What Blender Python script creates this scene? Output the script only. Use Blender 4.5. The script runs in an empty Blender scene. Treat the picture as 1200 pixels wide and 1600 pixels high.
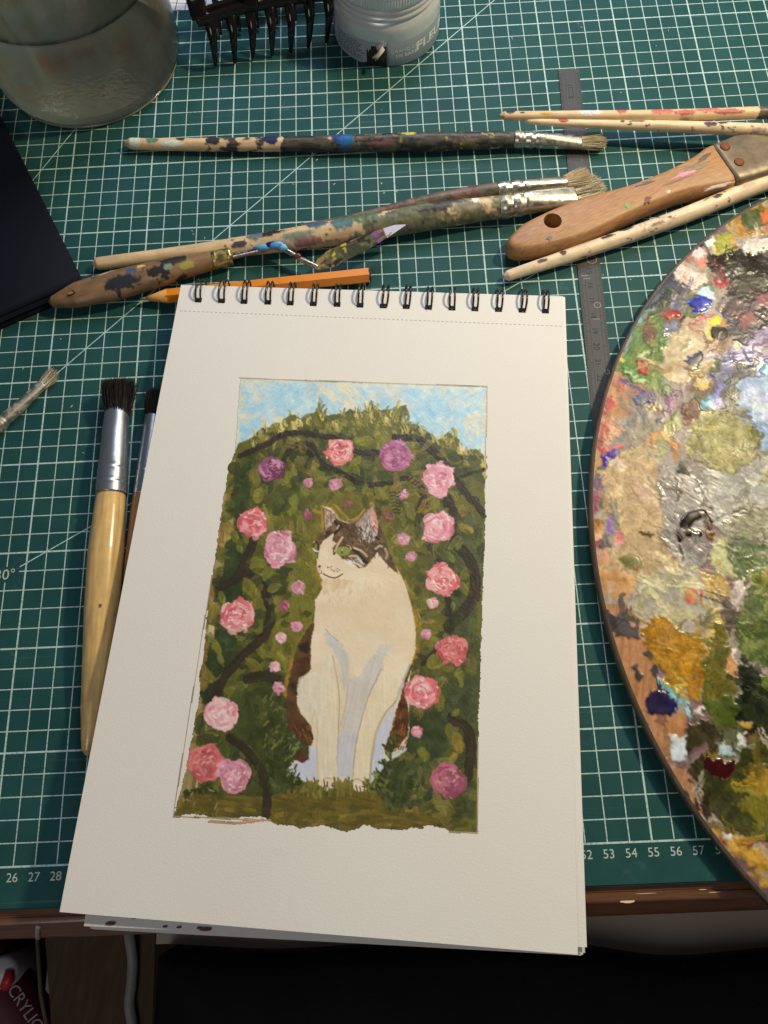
import bpy, bmesh, math
import numpy as np
from mathutils import Matrix, Vector

# ------------------------------------------------------------------ camera, light, exposure
S = 0.01                                   # the builders work in centimetres, the scene is in metres
scene = bpy.context.scene
COL = scene.collection
CAM_C = np.array([44.1323, 2.2503, 39.4004])
FOC = 1255.57                              # focal length in photo pixels (1200 x 1600)
ROT = np.array([[0.99883802, -0.03866879, -0.02876343],
                [-0.04608502, -0.94097418, -0.33532636],
                [-0.01409898, 0.33626228, -0.94166284]])   # rows: right, down, forward
cam_d = bpy.data.cameras.new('camera')
cam = bpy.data.objects.new('camera', cam_d)
COL.objects.link(cam)
cam_d.sensor_fit = 'VERTICAL'
cam_d.sensor_height = 24.0
cam_d.lens = 24.0 * FOC / 1600.0
cam_d.clip_start = 0.01
cam_d.clip_end = 20
M = Matrix.Identity(4)
for i in range(3):
    M[i][0] = ROT[0][i]
    M[i][1] = -ROT[1][i]
    M[i][2] = -ROT[2][i]
    M[i][3] = CAM_C[i] * S
cam.matrix_world = M
scene.camera = cam

world = bpy.data.worlds.new('World')
scene.world = world
world.use_nodes = True
world.node_tree.nodes['Background'].inputs[0].default_value = (0.72, 0.80, 0.92, 1)
world.node_tree.nodes['Background'].inputs[1].default_value = 0.085


def area_light(name, loc, target, size, power, color):
    ld = bpy.data.lights.new(name, 'AREA')
    ld.shape = 'DISK'
    ld.size = size * S
    ld.energy = power
    ld.color = color
    o = bpy.data.objects.new(name, ld)
    COL.objects.link(o)
    o.location = [c * S for c in loc]
    d = Vector(target) - Vector(loc)
    o.rotation_euler = d.to_track_quat('-Z', 'Y').to_euler()
    return o


area_light('desk_lamp_light', (93, 48, 60), (48, 20, 0), 7.0, 4.9, (1.0, 0.855, 0.55))
area_light('cool_top_fill', (58, 80, 54), (50, 30, 0), 30.0, 2.9, (0.80, 0.86, 1.0))  # unseen fill, added to cool and lift the top of the page
area_light('room_light', (5, -70, 100), (42, 10, -10), 60.0, 2.3, (1.0, 0.94, 0.86))

scene.view_settings.view_transform = 'Standard'
scene.view_settings.look = 'None'
scene.view_settings.exposure = 0.0
scene.view_settings.gamma = 1.0
scene.cycles.use_denoising = True
scene.cycles.max_bounces = 8
scene.cycles.transparent_max_bounces = 12
scene.cycles.sample_clamp_indirect = 4.0

# ------------------------------------------------------------------ helpers
rng = np.random.RandomState(7)


def at(u, v, z=0.0):
    """World point (cm) on the plane z that photo pixel (u, v) looks at."""
    d = ROT.T @ np.array([(u - 600) / FOC, (v - 800) / FOC, 1.0])
    return CAM_C + d * ((z - CAM_C[2]) / d[2])


def lin(c):
    c = np.asarray(c, float)
    if c.max() > 1.001:
        c = c / 255.0
    return np.where(c <= 0.04045, c / 12.92, ((c + 0.055) / 1.055) ** 2.4)


WARM = np.array([1.03, 1.0, .88])           # tint of the lamp, taken out of colours read off the photograph


def alb(c, k=0.86):
    """Base colour of a thing that shows as sRGB c under the lamp."""
    return np.clip(lin(c) / (k * WARM), 0.004, 0.88)


T2 = rng.rand(256, 256)
T3 = rng.rand(48, 48, 48)


def vn(x, y, seed=0):
    x = x + seed * 17.13
    y = y + seed * 31.71
    xi = np.floor(x).astype(int)
    yi = np.floor(y).astype(int)
    fx = x - xi
    fy = y - yi
    fx = fx * fx * (3 - 2 * fx)
    fy = fy * fy * (3 - 2 * fy)
    a = T2[yi & 255, xi & 255]
    b = T2[yi & 255, (xi + 1) & 255]
    c = T2[(yi + 1) & 255, xi & 255]
    d = T2[(yi + 1) & 255, (xi + 1) & 255]
    return (a * (1 - fx) + b * fx) * (1 - fy) + (c * (1 - fx) + d * fx) * fy


def fbm(x, y, seed=0, o=3):
    s = 0
    a = 0.5
    t = 0
    for k in range(o):
        s = s + a * vn(x, y, seed + k * 3)
        t += a
        x = x * 2.03
        y = y * 2.03
        a *= 0.5
    return s / t


def vn3(p, seed=0):
    p = p + np.array([11.3, 5.7, 23.9]) * (seed + 1)
    i = np.floor(p).astype(int)
    f = p - i
    f = f * f * (3 - 2 * f)
    r = 0
    for dx in (0, 1):
        for dy in (0, 1):
            for dz in (0, 1):
                w = (f[:, 0] if dx else 1 - f[:, 0]) * (f[:, 1] if dy else 1 - f[:, 1]) * (f[:, 2] if dz else 1 - f[:, 2])
                r = r + w * T3[(i[:, 0] + dx) % 48, (i[:, 1] + dy) % 48, (i[:, 2] + dz) % 48]
    return r


def fbm3(p, seed=0, o=3):
    s = 0
    a = 0.5
    t = 0
    for k in range(o):
        s = s + a * vn3(p, seed + k * 2)
        t += a
        p = p * 2.1
        a *= 0.5
    return s / t


def sstep(a, b, x):
    t = np.clip((x - a) / (b - a), 0, 1)
    return t * t * (3 - 2 * t)


# ---- materials
def nmat(name):
    m = bpy.data.materials.new(name)
    m.use_nodes = True
    nt = m.node_tree
    return m, nt, nt.nodes['Principled BSDF']


def setp(b, color=None, rough=None, metal=None, spec=None, coat=None, coat_rough=None):
    if color is not None:
        b.inputs['Base Color'].default_value = (*color, 1)
    if rough is not None:
        b.inputs['Roughness'].default_value = rough
    if metal is not None:
        b.inputs['Metallic'].default_value = metal
    if spec is not None:
        b.inputs['Specular IOR Level'].default_value = spec
    if coat is not None:
        b.inputs['Coat Weight'].default_value = coat
    if coat_rough is not None:
        b.inputs['Coat Roughness'].default_value = coat_rough


def add_bump(nt, b, scale, strength, dist=0.0003, detail=3.0, coord='Object'):
    tc = nt.nodes.new('ShaderNodeTexCoord')
    n = nt.nodes.new('ShaderNodeTexNoise')
    n.inputs['Scale'].default_value = scale
    n.inputs['Detail'].default_value = detail
    bu = nt.nodes.new('ShaderNodeBump')
    bu.inputs['Strength'].default_value = strength
    bu.inputs['Distance'].default_value = dist
    nt.links.new(tc.outputs[coord], n.inputs['Vector'])
    nt.links.new(n.outputs['Fac'], bu.inputs['Height'])
    nt.links.new(bu.outputs['Normal'], b.inputs['Normal'])
    return n, bu


def plain(name, color, rough=0.5, metal=0.0, spec=None, bump=None, var=0.0, vscale=60, coat=None):
    m, nt, b = nmat(name)
    setp(b, color, rough, metal, spec, coat)
    if bump:
        add_bump(nt, b, bump[0], bump[1], bump[2] if len(bump) > 2 else 0.0003)
    if var:
        tc = nt.nodes.new('ShaderNodeTexCoord')
        n = nt.nodes.new('ShaderNodeTexNoise')
        n.inputs['Scale'].default_value = vscale
        n.inputs['Detail'].default_value = 4
        mx = nt.nodes.new('ShaderNodeMix')
        mx.data_type = 'RGBA'
        mx.inputs[6].default_value = (*[max(0, c * (1 - var)) for c in color], 1)
        mx.inputs[7].default_value = (*[min(1, c * (1 + var)) for c in color], 1)
        nt.links.new(tc.outputs['Object'], n.inputs['Vector'])
        nt.links.new(n.outputs['Fac'], mx.inputs[0])
        nt.links.new(mx.outputs[2], b.inputs['Base Color'])
    return m


def vmat(name, rough=0.5, bump=None, metal=0.0, spec=None, coat=None, rough_from_alpha=False):
    """Material whose base colour is the pigment stored on the mesh."""
    m, nt, b = nmat(name)
    setp(b, None, rough, metal, spec, coat)
    a = nt.nodes.new('ShaderNodeAttribute')
    a.attribute_name = 'pigment'
    nt.links.new(a.outputs['Color'], b.inputs['Base Color'])
    if rough_from_alpha:
        nt.links.new(a.outputs['Alpha'], b.inputs['Roughness'])
    if bump:
        add_bump(nt, b, bump[0], bump[1], bump[2] if len(bump) > 2 else 0.0003)
    return m


def wood(name, c1, c2, ang, rough=0.45, scale=(60, 900, 400), coat=None):
    m, nt, b = nmat(name)
    setp(b, None, rough, 0, None, coat)
    tc = nt.nodes.new('ShaderNodeTexCoord')
    mp = nt.nodes.new('ShaderNodeMapping')
    mp.vector_type = 'TEXTURE'
    mp.inputs['Rotation'].default_value = (0, 0, ang)
    sc = nt.nodes.new('ShaderNodeMapping')
    sc.inputs['Scale'].default_value = scale
    n = nt.nodes.new('ShaderNodeTexNoise')
    n.inputs['Scale'].default_value = 1
    n.inputs['Detail'].default_value = 5
    n.inputs['Distortion'].default_value = 0.6
    r = nt.nodes.new('ShaderNodeValToRGB')
    r.color_ramp.elements[0].position = 0.3
    r.color_ramp.elements[1].position = 0.7
    r.color_ramp.elements[0].color = (*c1, 1)
    r.color_ramp.elements[1].color = (*c2, 1)
    nt.links.new(tc.outputs['Object'], mp.inputs['Vector'])
    nt.links.new(mp.outputs['Vector'], sc.inputs['Vector'])
    nt.links.new(sc.outputs['Vector'], n.inputs['Vector'])
    nt.links.new(n.outputs['Fac'], r.inputs['Fac'])
    nt.links.new(r.outputs['Color'], b.inputs['Base Color'])
    bu = nt.nodes.new('ShaderNodeBump')
    bu.inputs['Strength'].default_value = 0.25
    bu.inputs['Distance'].default_value = 0.0002
    nt.links.new(n.outputs['Fac'], bu.inputs['Height'])
    nt.links.new(bu.outputs['Normal'], b.inputs['Normal'])
    return m


# ---- objects
def tag(o, label=None, cat=None, group=None, kind=None):
    if label:
        o['label'] = label
    if cat:
        o['category'] = cat
    if group:
        o['group'] = group
    if kind:
        o['kind'] = kind
    return o


def thing(name, label, cat, loc, group=None):
    o = bpy.data.objects.new(name, None)
    o.empty_display_size = 0.01
    COL.objects.link(o)
    o.location = [float(c) * S for c in loc]
    return tag(o, label, cat, group)


def mesh_np(verts, faces, name='m'):
    """verts Nx3 (cm, local); faces: int array Mx4/Mx3 or list of tuples."""
    me = bpy.data.meshes.new(name)
    verts = np.asarray(verts, np.float32) * S
    if isinstance(faces, np.ndarray):
        k = faces.shape[1]
        me.vertices.add(len(verts))
        me.vertices.foreach_set('co', verts.ravel())
        me.loops.add(faces.size)
        me.loops.foreach_set('vertex_index', faces.astype(np.int32).ravel())
        me.polygons.add(len(faces))
        me.polygons.foreach_set('loop_start', np.arange(0, faces.size, k, dtype=np.int32))
        me.update(calc_edges=True)
    else:
        me.from_pydata([tuple(v) for v in verts], [], [tuple(int(i) for i in f) for f in faces])
        me.update()
    return me


def mk(name, verts, faces, mat, parent=None, smooth=True, cols=None, auto=None):
    """One mesh object; verts in world cm. Local to its parent thing (or to its own base)."""
    verts = np.asarray(verts, float)
    if parent is not None:
        p = parent
        org = np.zeros(3)
        while p is not None:
            org += np.array(p.location) / S
            p = p.parent
    else:
        org = np.array([verts[:, 0].mean(), verts[:, 1].mean(), verts[:, 2].min()])
    me = mesh_np(verts - org, faces, name)
    if cols is not None:
        a = me.color_attributes.new('pigment', 'FLOAT_COLOR', 'POINT')
        c = np.ones((len(verts), 4), np.float32)
        c[:, :cols.shape[1]] = cols
        a.data.foreach_set('color', c.ravel())
    if smooth:
        me.polygons.foreach_set('use_smooth', np.ones(len(me.polygons), bool))
    if auto:
        me.set_sharp_from_angle(angle=math.radians(auto))
    me.materials.append(mat)
    o = bpy.data.objects.new(name, me)
    COL.objects.link(o)
    if parent is None:
        o.location = org * S
    else:
        o.parent = parent
    return o


def struct(o):
    o['kind'] = 'structure'
    return o


def join(parts):
    vs, fs, n = [], [], 0
    for v, f in parts:
        vs.append(np.asarray(v, float))
        fs += [tuple(int(i) + n for i in q) for q in f]
        n += len(v)
    return np.vstack(vs), fs


def box(x0, x1, y0, y1, z0, z1):
    v = np.array([(x, y, z) for z in (z0, z1) for y in (y0, y1) for x in (x0, x1)], float)
    f = [(0, 2, 3, 1), (4, 5, 7, 6), (0, 1, 5, 4), (1, 3, 7, 5), (3, 2, 6, 7), (2, 0, 4, 6)]
    return v, f


def resample(path, vals, n):
    """Catmull-Rom-ish resampling of a path and per-point values to n points."""
    P = np.asarray(path, float)
    V = np.asarray(vals, float).reshape(len(P), -1)
    d = np.r_[0, np.cumsum(np.linalg.norm(np.diff(P, axis=0), axis=1))]
    t = np.linspace(0, d[-1], n)

    def herm(A):
        m = np.gradient(A, d, axis=0)
        i = np.clip(np.searchsorted(d, t, side='right') - 1, 0, len(d) - 2)
        h = (d[i + 1] - d[i])[:, None]
        s = ((t - d[i])[:, None]) / h
        return (2 * s**3 - 3 * s**2 + 1) * A[i] + (s**3 - 2 * s**2 + s) * h * m[i] + (-2 * s**3 + 3 * s**2) * A[i + 1] + (s**3 - s**2) * h * m[i + 1]
    return herm(P), np.column_stack([np.interp(t, d, V[:, k]) for k in range(V.shape[1])]), t


def frames(P):
    T = np.gradient(P, axis=0)
    T /= np.linalg.norm(T, axis=1)[:, None]
    Z = np.array([0, 0, 1.0])
    side = np.cross(Z, T)
    nn = np.linalg.norm(side, axis=1)
    bad = nn < 1e-3
    side[bad] = (1, 0, 0)
    side /= np.linalg.norm(side, axis=1)[:, None]
    up = np.cross(T, side)
    return T, side, up


def tube(P, R, seg=24, cap=True, power=2.0, relief=None):
    """Swept section: R is (n,), or (n,2) as half-width sideways and up. Returns verts, faces, (s, theta)."""
    P = np.asarray(P, float)
    R = np.asarray(R, float)
    if R.ndim == 1 or R.shape[1] == 1:
        R = np.column_stack([R.ravel(), R.ravel()])
    T, sd, up = frames(P)
    th = np.arange(seg) / seg * 2 * np.pi
    c, s = np.cos(th), np.sin(th)
    if power != 2.0:
        c = np.sign(c) * np.abs(c) ** (2 / power)
        s = np.sign(s) * np.abs(s) ** (2 / power)
    n = len(P)
    rr = np.ones((n, seg)) if relief is None else 1 + relief
    V = P[:, None, :] + sd[:, None, :] * (R[:, 0][:, None] * c * rr)[..., None] + up[:, None, :] * (R[:, 1][:, None] * s * rr)[..., None]
    V = V.reshape(-1, 3)
    i = np.arange(n - 1)[:, None] * seg
    j = np.arange(seg)[None]
    j2 = (j + 1) % seg
    F = np.stack([i + j, i + seg + j, i + seg + j2, i + j2], -1).reshape(-1, 4)
    F = [tuple(q) for q in F]
    d = np.r_[0, np.cumsum(np.linalg.norm(np.diff(P, axis=0), axis=1))]
    sv = np.repeat(d, seg)
    tv = np.tile(th, n)
    if cap:
        V = np.vstack([V, P[0], P[-1]])
        a, b = n * seg, n * seg + 1
        for k in range(seg):
            F.append((a, k, (k + 1) % seg))
            F.append((b, (n - 1) * seg + (k + 1) % seg, (n - 1) * seg + k))
        sv = np.r_[sv, 0, d[-1]]
        tv = np.r_[tv, 0, 0]
    return V, F, (sv, tv)


def lathe(cx, cy, prof, seg=64, cap=False):
    """prof: list of (radius, z)."""
    prof = np.asarray(prof, float)
    th = np.arange(seg) / seg * 2 * np.pi
    V = np.stack([cx + prof[:, 0][:, None] * np.cos(th), cy + prof[:, 0][:, None] * np.sin(th), np.repeat(prof[:, 1][:, None], seg, 1)], -1).reshape(-1, 3)
    F = []
    n = len(prof)
    for i in range(n - 1):
        for k in range(seg):
            k2 = (k + 1) % seg
            F.append((i * seg + k, i * seg + k2, (i + 1) * seg + k2, (i + 1) * seg + k))
    if cap:
        F.append(tuple(range(seg))[::-1])
        F.append(tuple((n - 1) * seg + k for k in range(seg)))
    return V, F


def text_mesh(s, size, bold=0.):
    cu = bpy.data.curves.new('t', 'FONT')
    cu.body = s
    cu.size = size
    cu.offset = bold
    cu.align_x = 'CENTER'
    cu.align_y = 'CENTER'
    cu.resolution_u = 3
    o = bpy.data.objects.new('t', cu)
    COL.objects.link(o)
    me = o.to_mesh()
    v = np.array([tuple(p.co) for p in me.vertices]).reshape(-1, 3)
    f = [tuple(p.vertices) for p in me.polygons]
    o.to_mesh_clear()
    bpy.data.objects.remove(o)
    bpy.data.curves.remove(cu)
    return v, f


# ------------------------------------------------------------------ the paint engine (pigment and relief on a grid)
def catmull(pts, step=3.0):
    P = np.asarray(pts, float)
    if len(P) < 2:
        return P
    L = np.linalg.norm(np.diff(P, axis=0), axis=1).sum()
    n = max(2, int(L / step) + 1)
    return resample(P, np.zeros(len(P)), n)[0]


class Canvas:
    def __init__(self, w, h, unit=1.0):
        self.w, self.h, self.u = w, h, unit
        self.Y, self.X = np.mgrid[0:h, 0:w].astype(float)
        self.col = np.zeros((h, w, 3))
        self.ht = np.zeros((h, w))
        self.cov = np.zeros((h, w))
        self.gloss = np.full((h, w), 0.4)
        self.idm = np.zeros((h, w), int)
        X, Y = self.X, self.Y
        self.nx = (fbm(X / 9, Y / 9, 1) - .5) * 2 + (vn(X / 2.2, Y / 2.2, 5) - .5) * .9
        self.ny = (fbm(X / 9, Y / 9, 2) - .5) * 2 + (vn(X / 2.2, Y / 2.2, 6) - .5) * .9

    def win(self, x0, x1, y0, y1, pad=4):
        a = max(0, int(x0 - pad))
        b = min(self.w, int(x1 + pad) + 1)
        c = max(0, int(y0 - pad))
        d = min(self.h, int(y1 + pad) + 1)
        if a >= b or c >= d:
            return None
        return np.s_[c:d, a:b]

    def put(self, sl, al, color, hgt=0, idn=None, gloss=None, cov=True):
        al = al[..., None]
        self.col[sl] = self.col[sl] * (1 - al) + np.clip(color, 0, 1) * al
        al = al[..., 0]
        self.ht[sl] = self.ht[sl] + (hgt - 0) * al
        if cov:
            self.cov[sl] = np.maximum(self.cov[sl], al)
        if idn is not None:
            self.idm[sl][al > 0.5] = idn
        if gloss is not None:
            self.gloss[sl] = self.gloss[sl] * (1 - al) + gloss * al

    def inside(self, pts, rag=1.0):
        P = np.asarray(pts, float)
        sl = self.win(P[:, 0].min(), P[:, 0].max(), P[:, 1].min(), P[:, 1].max(), 4 + 3 * rag)
        if sl is None:
            return None, None
        x = self.X[sl] + self.nx[sl] * rag
        y = self.Y[sl] + self.ny[sl] * rag
        m = np.zeros(x.shape, bool)
        n = len(P)
        for i in range(n):
            x1, y1 = P[i]
            x2, y2 = P[(i + 1) % n]
            if y1 == y2:
                continue
            c = ((y1 > y) != (y2 > y)) & (x < (x2 - x1) * (y - y1) / (y2 - y1) + x1)
            m ^= c
        m = m.astype(float)
        p = np.pad(m, 1, mode='edge')
        m = (p[1:-1, 1:-1] * 2 + p[:-2, 1:-1] + p[2:, 1:-1] + p[1:-1, :-2] + p[1:-1, 2:]) / 6
        return sl, m

    def poly(self, pts, color, rag=1.5, var=.06, hgt=.0, alpha=1.0, idn=None, gloss=None, nscale=12., seed=0, dome=0, color2=None, cov=True, grain=None):
        sl, m = self.inside(pts, rag)
        if sl is None:
            return
        c = np.asarray(color, float) / 255.
        n = fbm(self.X[sl] / nscale, self.Y[sl] / nscale, seed + 11, 3)
        if grain is not None:          # directional streaks, angle in radians
            ca, sa = math.cos(grain), math.sin(grain)
            a = self.X[sl] * ca + self.Y[sl] * sa
            b = -self.X[sl] * sa + self.Y[sl] * ca
            n = .45 * n + .55 * vn(a / 22., b / 1.8, seed + 3)
        base = c * (1 + (n - .5)[..., None] * 2 * var * 2)
        if color2 is not None:
            t = sstep(.42, .62, fbm(self.X[sl] / nscale, self.Y[sl] / nscale, seed + 29, 3))[..., None]
            base = base * (1 - t) + np.asarray(color2, float) / 255. * t * (1 + (n - .5)[..., None] * 2 * var)
        h = hgt * (.6 + .8 * n)
        if dome:
            e = m.copy()
            for _ in range(int(dome) * 6):
                q = np.pad(e, 1, mode='edge')
                e = (q[1:-1, 1:-1] * 2 + q[:-2, 1:-1] + q[2:, 1:-1] + q[1:-1, :-2] + q[1:-1, 2:]) / 6
            h = hgt * np.sqrt(np.clip((e - .35) / .65, 0, 1))
        self.put(sl, m * alpha, base, h, idn, gloss, cov)

    def ell(self, cx, cy, rx, ry, color, ang=0, n=20, **k):
        t = np.linspace(0, 2 * np.pi, n, endpoint=False)
        x, y = rx * np.cos(t), ry * np.sin(t)
        self.poly(np.c_[cx + x * math.cos(ang) - y * math.sin(ang), cy + x * math.sin(ang) + y * math.cos(ang)], color, **k)

    def stroke(self, pts, w, color, var=.07, hgt=.0, alpha=1.0, idn=None, dry=.0, seed=None, gloss=None, taper=.0, rag=.5, step=3.0, cov=True):
        P = catmull(pts, step)
        sl = self.win(P[:, 0].min() - w, P[:, 0].max() + w, P[:, 1].min() - w, P[:, 1].max() + w)
        if sl is None:
            return
        seed = rng.randint(0, 999) if seed is None else seed
        x = self.X[sl] + self.nx[sl] * rag
        y = self.Y[sl] + self.ny[sl] * rag
        best = np.full(x.shape, 1e9)
        dd = np.zeros(x.shape)
        ss = np.zeros(x.shape)
        acc = 0.
        for i in range(len(P) - 1):
            a, b = P[i], P[i + 1]
            ab = b - a
            L = math.hypot(*ab) + 1e-9
            t = np.clip(((x - a[0]) * ab[0] + (y - a[1]) * ab[1]) / L**2, 0, 1)
            ex, ey = x - a[0] - t * ab[0], y - a[1] - t * ab[1]
            d2 = ex * ex + ey * ey
            k = d2 < best
            best[k] = d2[k]
            sg = (ab[0] * ey - ab[1] * ex) / L
            dd[k] = sg[k]
            ss[k] = (acc + t * L)[k]
            acc += L
        d = np.sqrt(best)
        r = w / 2.
        if taper:
            q = ss / max(acc, 1e-6)
            r = r * np.clip(1 - taper * np.abs(2 * q - 1) ** 2.2, .05, 1)
        m = np.clip((r - d) + .5, 0, 1)
        lane = vn(dd / 1.6 + seed * 3.1, ss / 25., seed)
        if dry:
            m = m * sstep(dry - .15, dry + .15, lane + .25 * (1 - ss / max(acc, 1e-6)))
        c = np.asarray(color, float) / 255.
        base = c * (1 + (lane - .5)[..., None] * 2 * var * 1.6)
        h = hgt * (.4 + lane)
        self.put(sl, m * alpha, base, h, idn, gloss, cov)

    def mesh_parts(self, posfn, names, mat, root, hscale, kfac, crop=.5, gloss=False):
        """Cut the painted grid into one mesh per id. names: id -> (name, parent, label)."""
        h, w = self.h, self.w
        base, nrm = posfn(self.X, self.Y)
        V = base + nrm * (self.ht * hscale)[..., None]
        gx = np.gradient(V, axis=1)
        gy = np.gradient(V, axis=0)
        N = np.cross(gx, gy)
        N *= np.sign((N * nrm).sum(-1, keepdims=True))
        N /= np.linalg.norm(N, axis=-1, keepdims=True) + 1e-12
        ok = self.cov > crop
        fm = ok[:-1, :-1] & ok[1:, :-1] & ok[:-1, 1:] & ok[1:, 1:]
        fid = self.idm[:-1, :-1]
        idx = np.arange(h * w).reshape(h, w)
        colr = np.clip(lin(np.clip(self.col, 0, 1)) / (kfac * WARM), .004, .88)
        if gloss:
            colr = np.concatenate([colr, self.gloss[..., None]], -1)
        colr = colr.reshape(h * w, -1)
        Vf, Nf = V.reshape(-1, 3), N.reshape(-1, 3)
        flip = None
        out = {}
        for k, (nm, par, lab) in names.items():
            sel = fm & (fid == k)
            if not sel.any():
                continue
            q = np.stack([idx[:-1, :-1][sel], idx[1:, :-1][sel], idx[1:, 1:][sel], idx[:-1, 1:][sel]], -1)
            if flip is None:
                a, b, c = Vf[q[0, 0]], Vf[q[0, 1]], Vf[q[0, 2]]
                flip = np.dot(np.cross(b - a, c - a), nrm.reshape(-1, 3)[q[0, 0]] if nrm.ndim == 3 else nrm) < 0
            if flip:
                q = q[:, ::-1]
            used, inv = np.unique(q, return_inverse=True)
            q = inv.reshape(-1, 4)
            p = par if not isinstance(par, int) else out[par]
            o = mk(nm, Vf[used], q, mat, p, True, colr[used])
            o.data.normals_split_custom_set_from_vertices(Nf[used].astype(np.float32))
            if lab:
                o['label'] = lab
            out[k] = o
        return out


# ------------------------------------------------------------------ the setting: floor, desk, cutting mat
floor_m = plain('floor_board', (0.70, 0.60, 0.52), 0.6, var=.12, vscale=9)
v, f = box(-120, 220, -160, 140, -74, -72)
struct(mk('floor', v, f, floor_m, smooth=False))

desk_wood = wood('desk_wood', (0.12, 0.05, 0.026), (0.20, 0.085, 0.045), 0, 0.32, (40, 500, 500), coat=.3)
desk = thing('desk', 'brown varnished wooden desk with a worn moulded front edge', 'desk', (45, 30, -72))
prof = [(-1.2, -0.31), (-2.02, -0.31), (-2.06, -0.36), (-2.12, -0.36), (-2.16, -0.31), (-2.36, -0.31), (-2.46, -0.35), (-2.52, -0.44), (-2.75, -0.72),
        (-3.0, -1.05), (-3.12, -1.3), (-3.16, -1.6), (-3.16, -2.6), (-3.0, -2.75), (-2.4, -2.8), (80, -2.8), (80, -0.31)]
xs = np.linspace(-35, 125, 81)
V = np.array([(x, y, z) for x in xs for (y, z) in prof])
n = len(prof)
F = [(i * n + j, (i + 1) * n + j, (i + 1) * n + (j + 1) % n, i * n + (j + 1) % n) for i in range(80) for j in range(n)]
F += [tuple(range(n))[::-1], tuple(80 * n + j for j in range(n))]
mk('desk_top', V, F, desk_wood, desk, auto=35)
for (x, y) in ((-32, 2), (122, 2), (-32, 76), (122, 76)):
    v, f = box(x - 2.5, x + 2.5, y - 2.5, y + 2.5, -72, -2.8)
    mk('leg', v, f, desk_wood, desk, smooth=False)
chip_m = plain('bare_wood', alb((225, 195, 150)), 0.7)
for (px, py, w_, h_) in ((980, 1408, .55, .14), (1098, 1390, .3, .03), (1117, 1394, .5, .025), (1010, 1396, .8, .02)):
    c = at(px, py, -0.31)
    t = np.linspace(0, 2 * np.pi, 14, endpoint=False)
    r = 1 + .3 * rng.rand(14)
    zz = -0.302 if py < 1400 else -0.33
    V = np.c_[c[0] + w_ / 2 * r * np.cos(t), c[1] + h_ / 2 * r * np.sin(t), np.full(14, zz)]
    V = np.vstack([V, V - [0, 0, .05]])
    F = [tuple(range(14))] + [(i, i + 14, (i + 1) % 14 + 14, (i + 1) % 14) for i in range(14)]
    mk('worn_chip', V, F, chip_m, desk, smooth=False)
# pale scuff running down the moulding on the left
streak = [at(63, 1428, -.5), at(62, 1443, -.9), at(61, 1460, -1.2)]
V, F, _ = tube(np.array([[s[0], y, z] for s, (y, z) in zip(streak, ((-2.5, -.42), (-2.78, -.75), (-3.06, -1.14)))]), np.array([.13, .11, .14]), 8)
mk('scuff', V, F, plain('scuff_paint', alb((150, 135, 120)), .7), desk)

# cutting mat with its printed grid
mat_m, nt, b = nmat('cutting_mat_print')
N = nt.nodes
L = nt.links
tc = N.new('ShaderNodeTexCoord')
sp = N.new('ShaderNodeSeparateXYZ')
L.new(tc.outputs['Object'], sp.inputs[0])


def mth(op, a, b_=None, c_=None):
    n_ = N.new('ShaderNodeMath')
    n_.operation = op
    for k, q in enumerate((a, b_, c_)):
        if q is None:
            continue
        if isinstance(q, (int, float)):
            n_.inputs[k].default_value = q
        else:
            L.new(q, n_.inputs[k])
    return n_.outputs[0]


X_, Y_ = mth('MULTIPLY', sp.outputs[0], 100.0), mth('MULTIPLY', sp.outputs[1], 100.0)


def line_at(coord, period, half):
    q = mth('DIVIDE', coord, period)
    fr = mth('ABSOLUTE', mth('SUBTRACT', q, mth('ROUND', q)))
    return mth('LESS_THAN', mth('MULTIPLY', fr, period), half)


lines = mth('MAXIMUM', line_at(X_, 1, .026), line_at(Y_, 1, .026))
lines = mth('MAXIMUM', lines, mth('MAXIMUM', line_at(X_, 5, .043), line_at(Y_, 5, .043)))
for a_ in (30, 45, 60):
    dl = mth('ABSOLUTE', mth('SUBTRACT', mth('MULTIPLY', Y_, math.cos(math.radians(a_))), mth('MULTIPLY', X_, math.sin(math.radians(a_)))))
    lines = mth('MAXIMUM', lines, mth('LESS_THAN', dl, .028))
inside = mth('MULTIPLY', mth('GREATER_THAN', Y_, -.045), mth('GREATER_THAN', X_, -.045))
inside = mth('MULTIPLY', inside, mth('MULTIPLY', mth('LESS_THAN', Y_, 57.05), mth('LESS_THAN', X_, 87.05)))
# a blank patch where the angle is printed
patch = mth('MULTIPLY', mth('LESS_THAN', mth('ABSOLUTE', mth('SUBTRACT', X_, 23.95)), .72), mth('LESS_THAN', mth('ABSOLUTE', mth('SUBTRACT', Y_, 13.85)), .42))
inside = mth('MULTIPLY', inside, mth('SUBTRACT', 1.0, patch))
lines = mth('MULTIPLY', lines, inside)
nz = N.new('ShaderNodeTexNoise')
nz.inputs['Scale'].default_value = 900
nz.inputs['Detail'].default_value = 3
L.new(tc.outputs['Object'], nz.inputs['Vector'])
wear = N.new('ShaderNodeMapRange')
wear.inputs[1].default_value = .28
wear.inputs[2].default_value = .5
wear.inputs[3].default_value = .4
wear.inputs[4].default_value = .95
L.new(nz.outputs['Fac'], wear.inputs[0])
lines = mth('MULTIPLY', lines, wear.outputs[0])
nb = N.new('ShaderNodeTexNoise')
nb.inputs['Scale'].default_value = 26
nb.inputs['Detail'].default_value = 6
nb.inputs['Roughness'].default_value = .65
L.new(tc.outputs['Object'], nb.inputs['Vector'])
rp = N.new('ShaderNodeValToRGB')
rp.color_ramp.elements[0].position = .3
rp.color_ramp.elements[1].position = .75
rp.color_ramp.elements[0].color = (0.014, 0.066, 0.068, 1)
rp.color_ramp.elements[1].color = (0.023, 0.096, 0.097, 1)
L.new(nb.outputs['Fac'], rp.inputs['Fac'])
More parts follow.
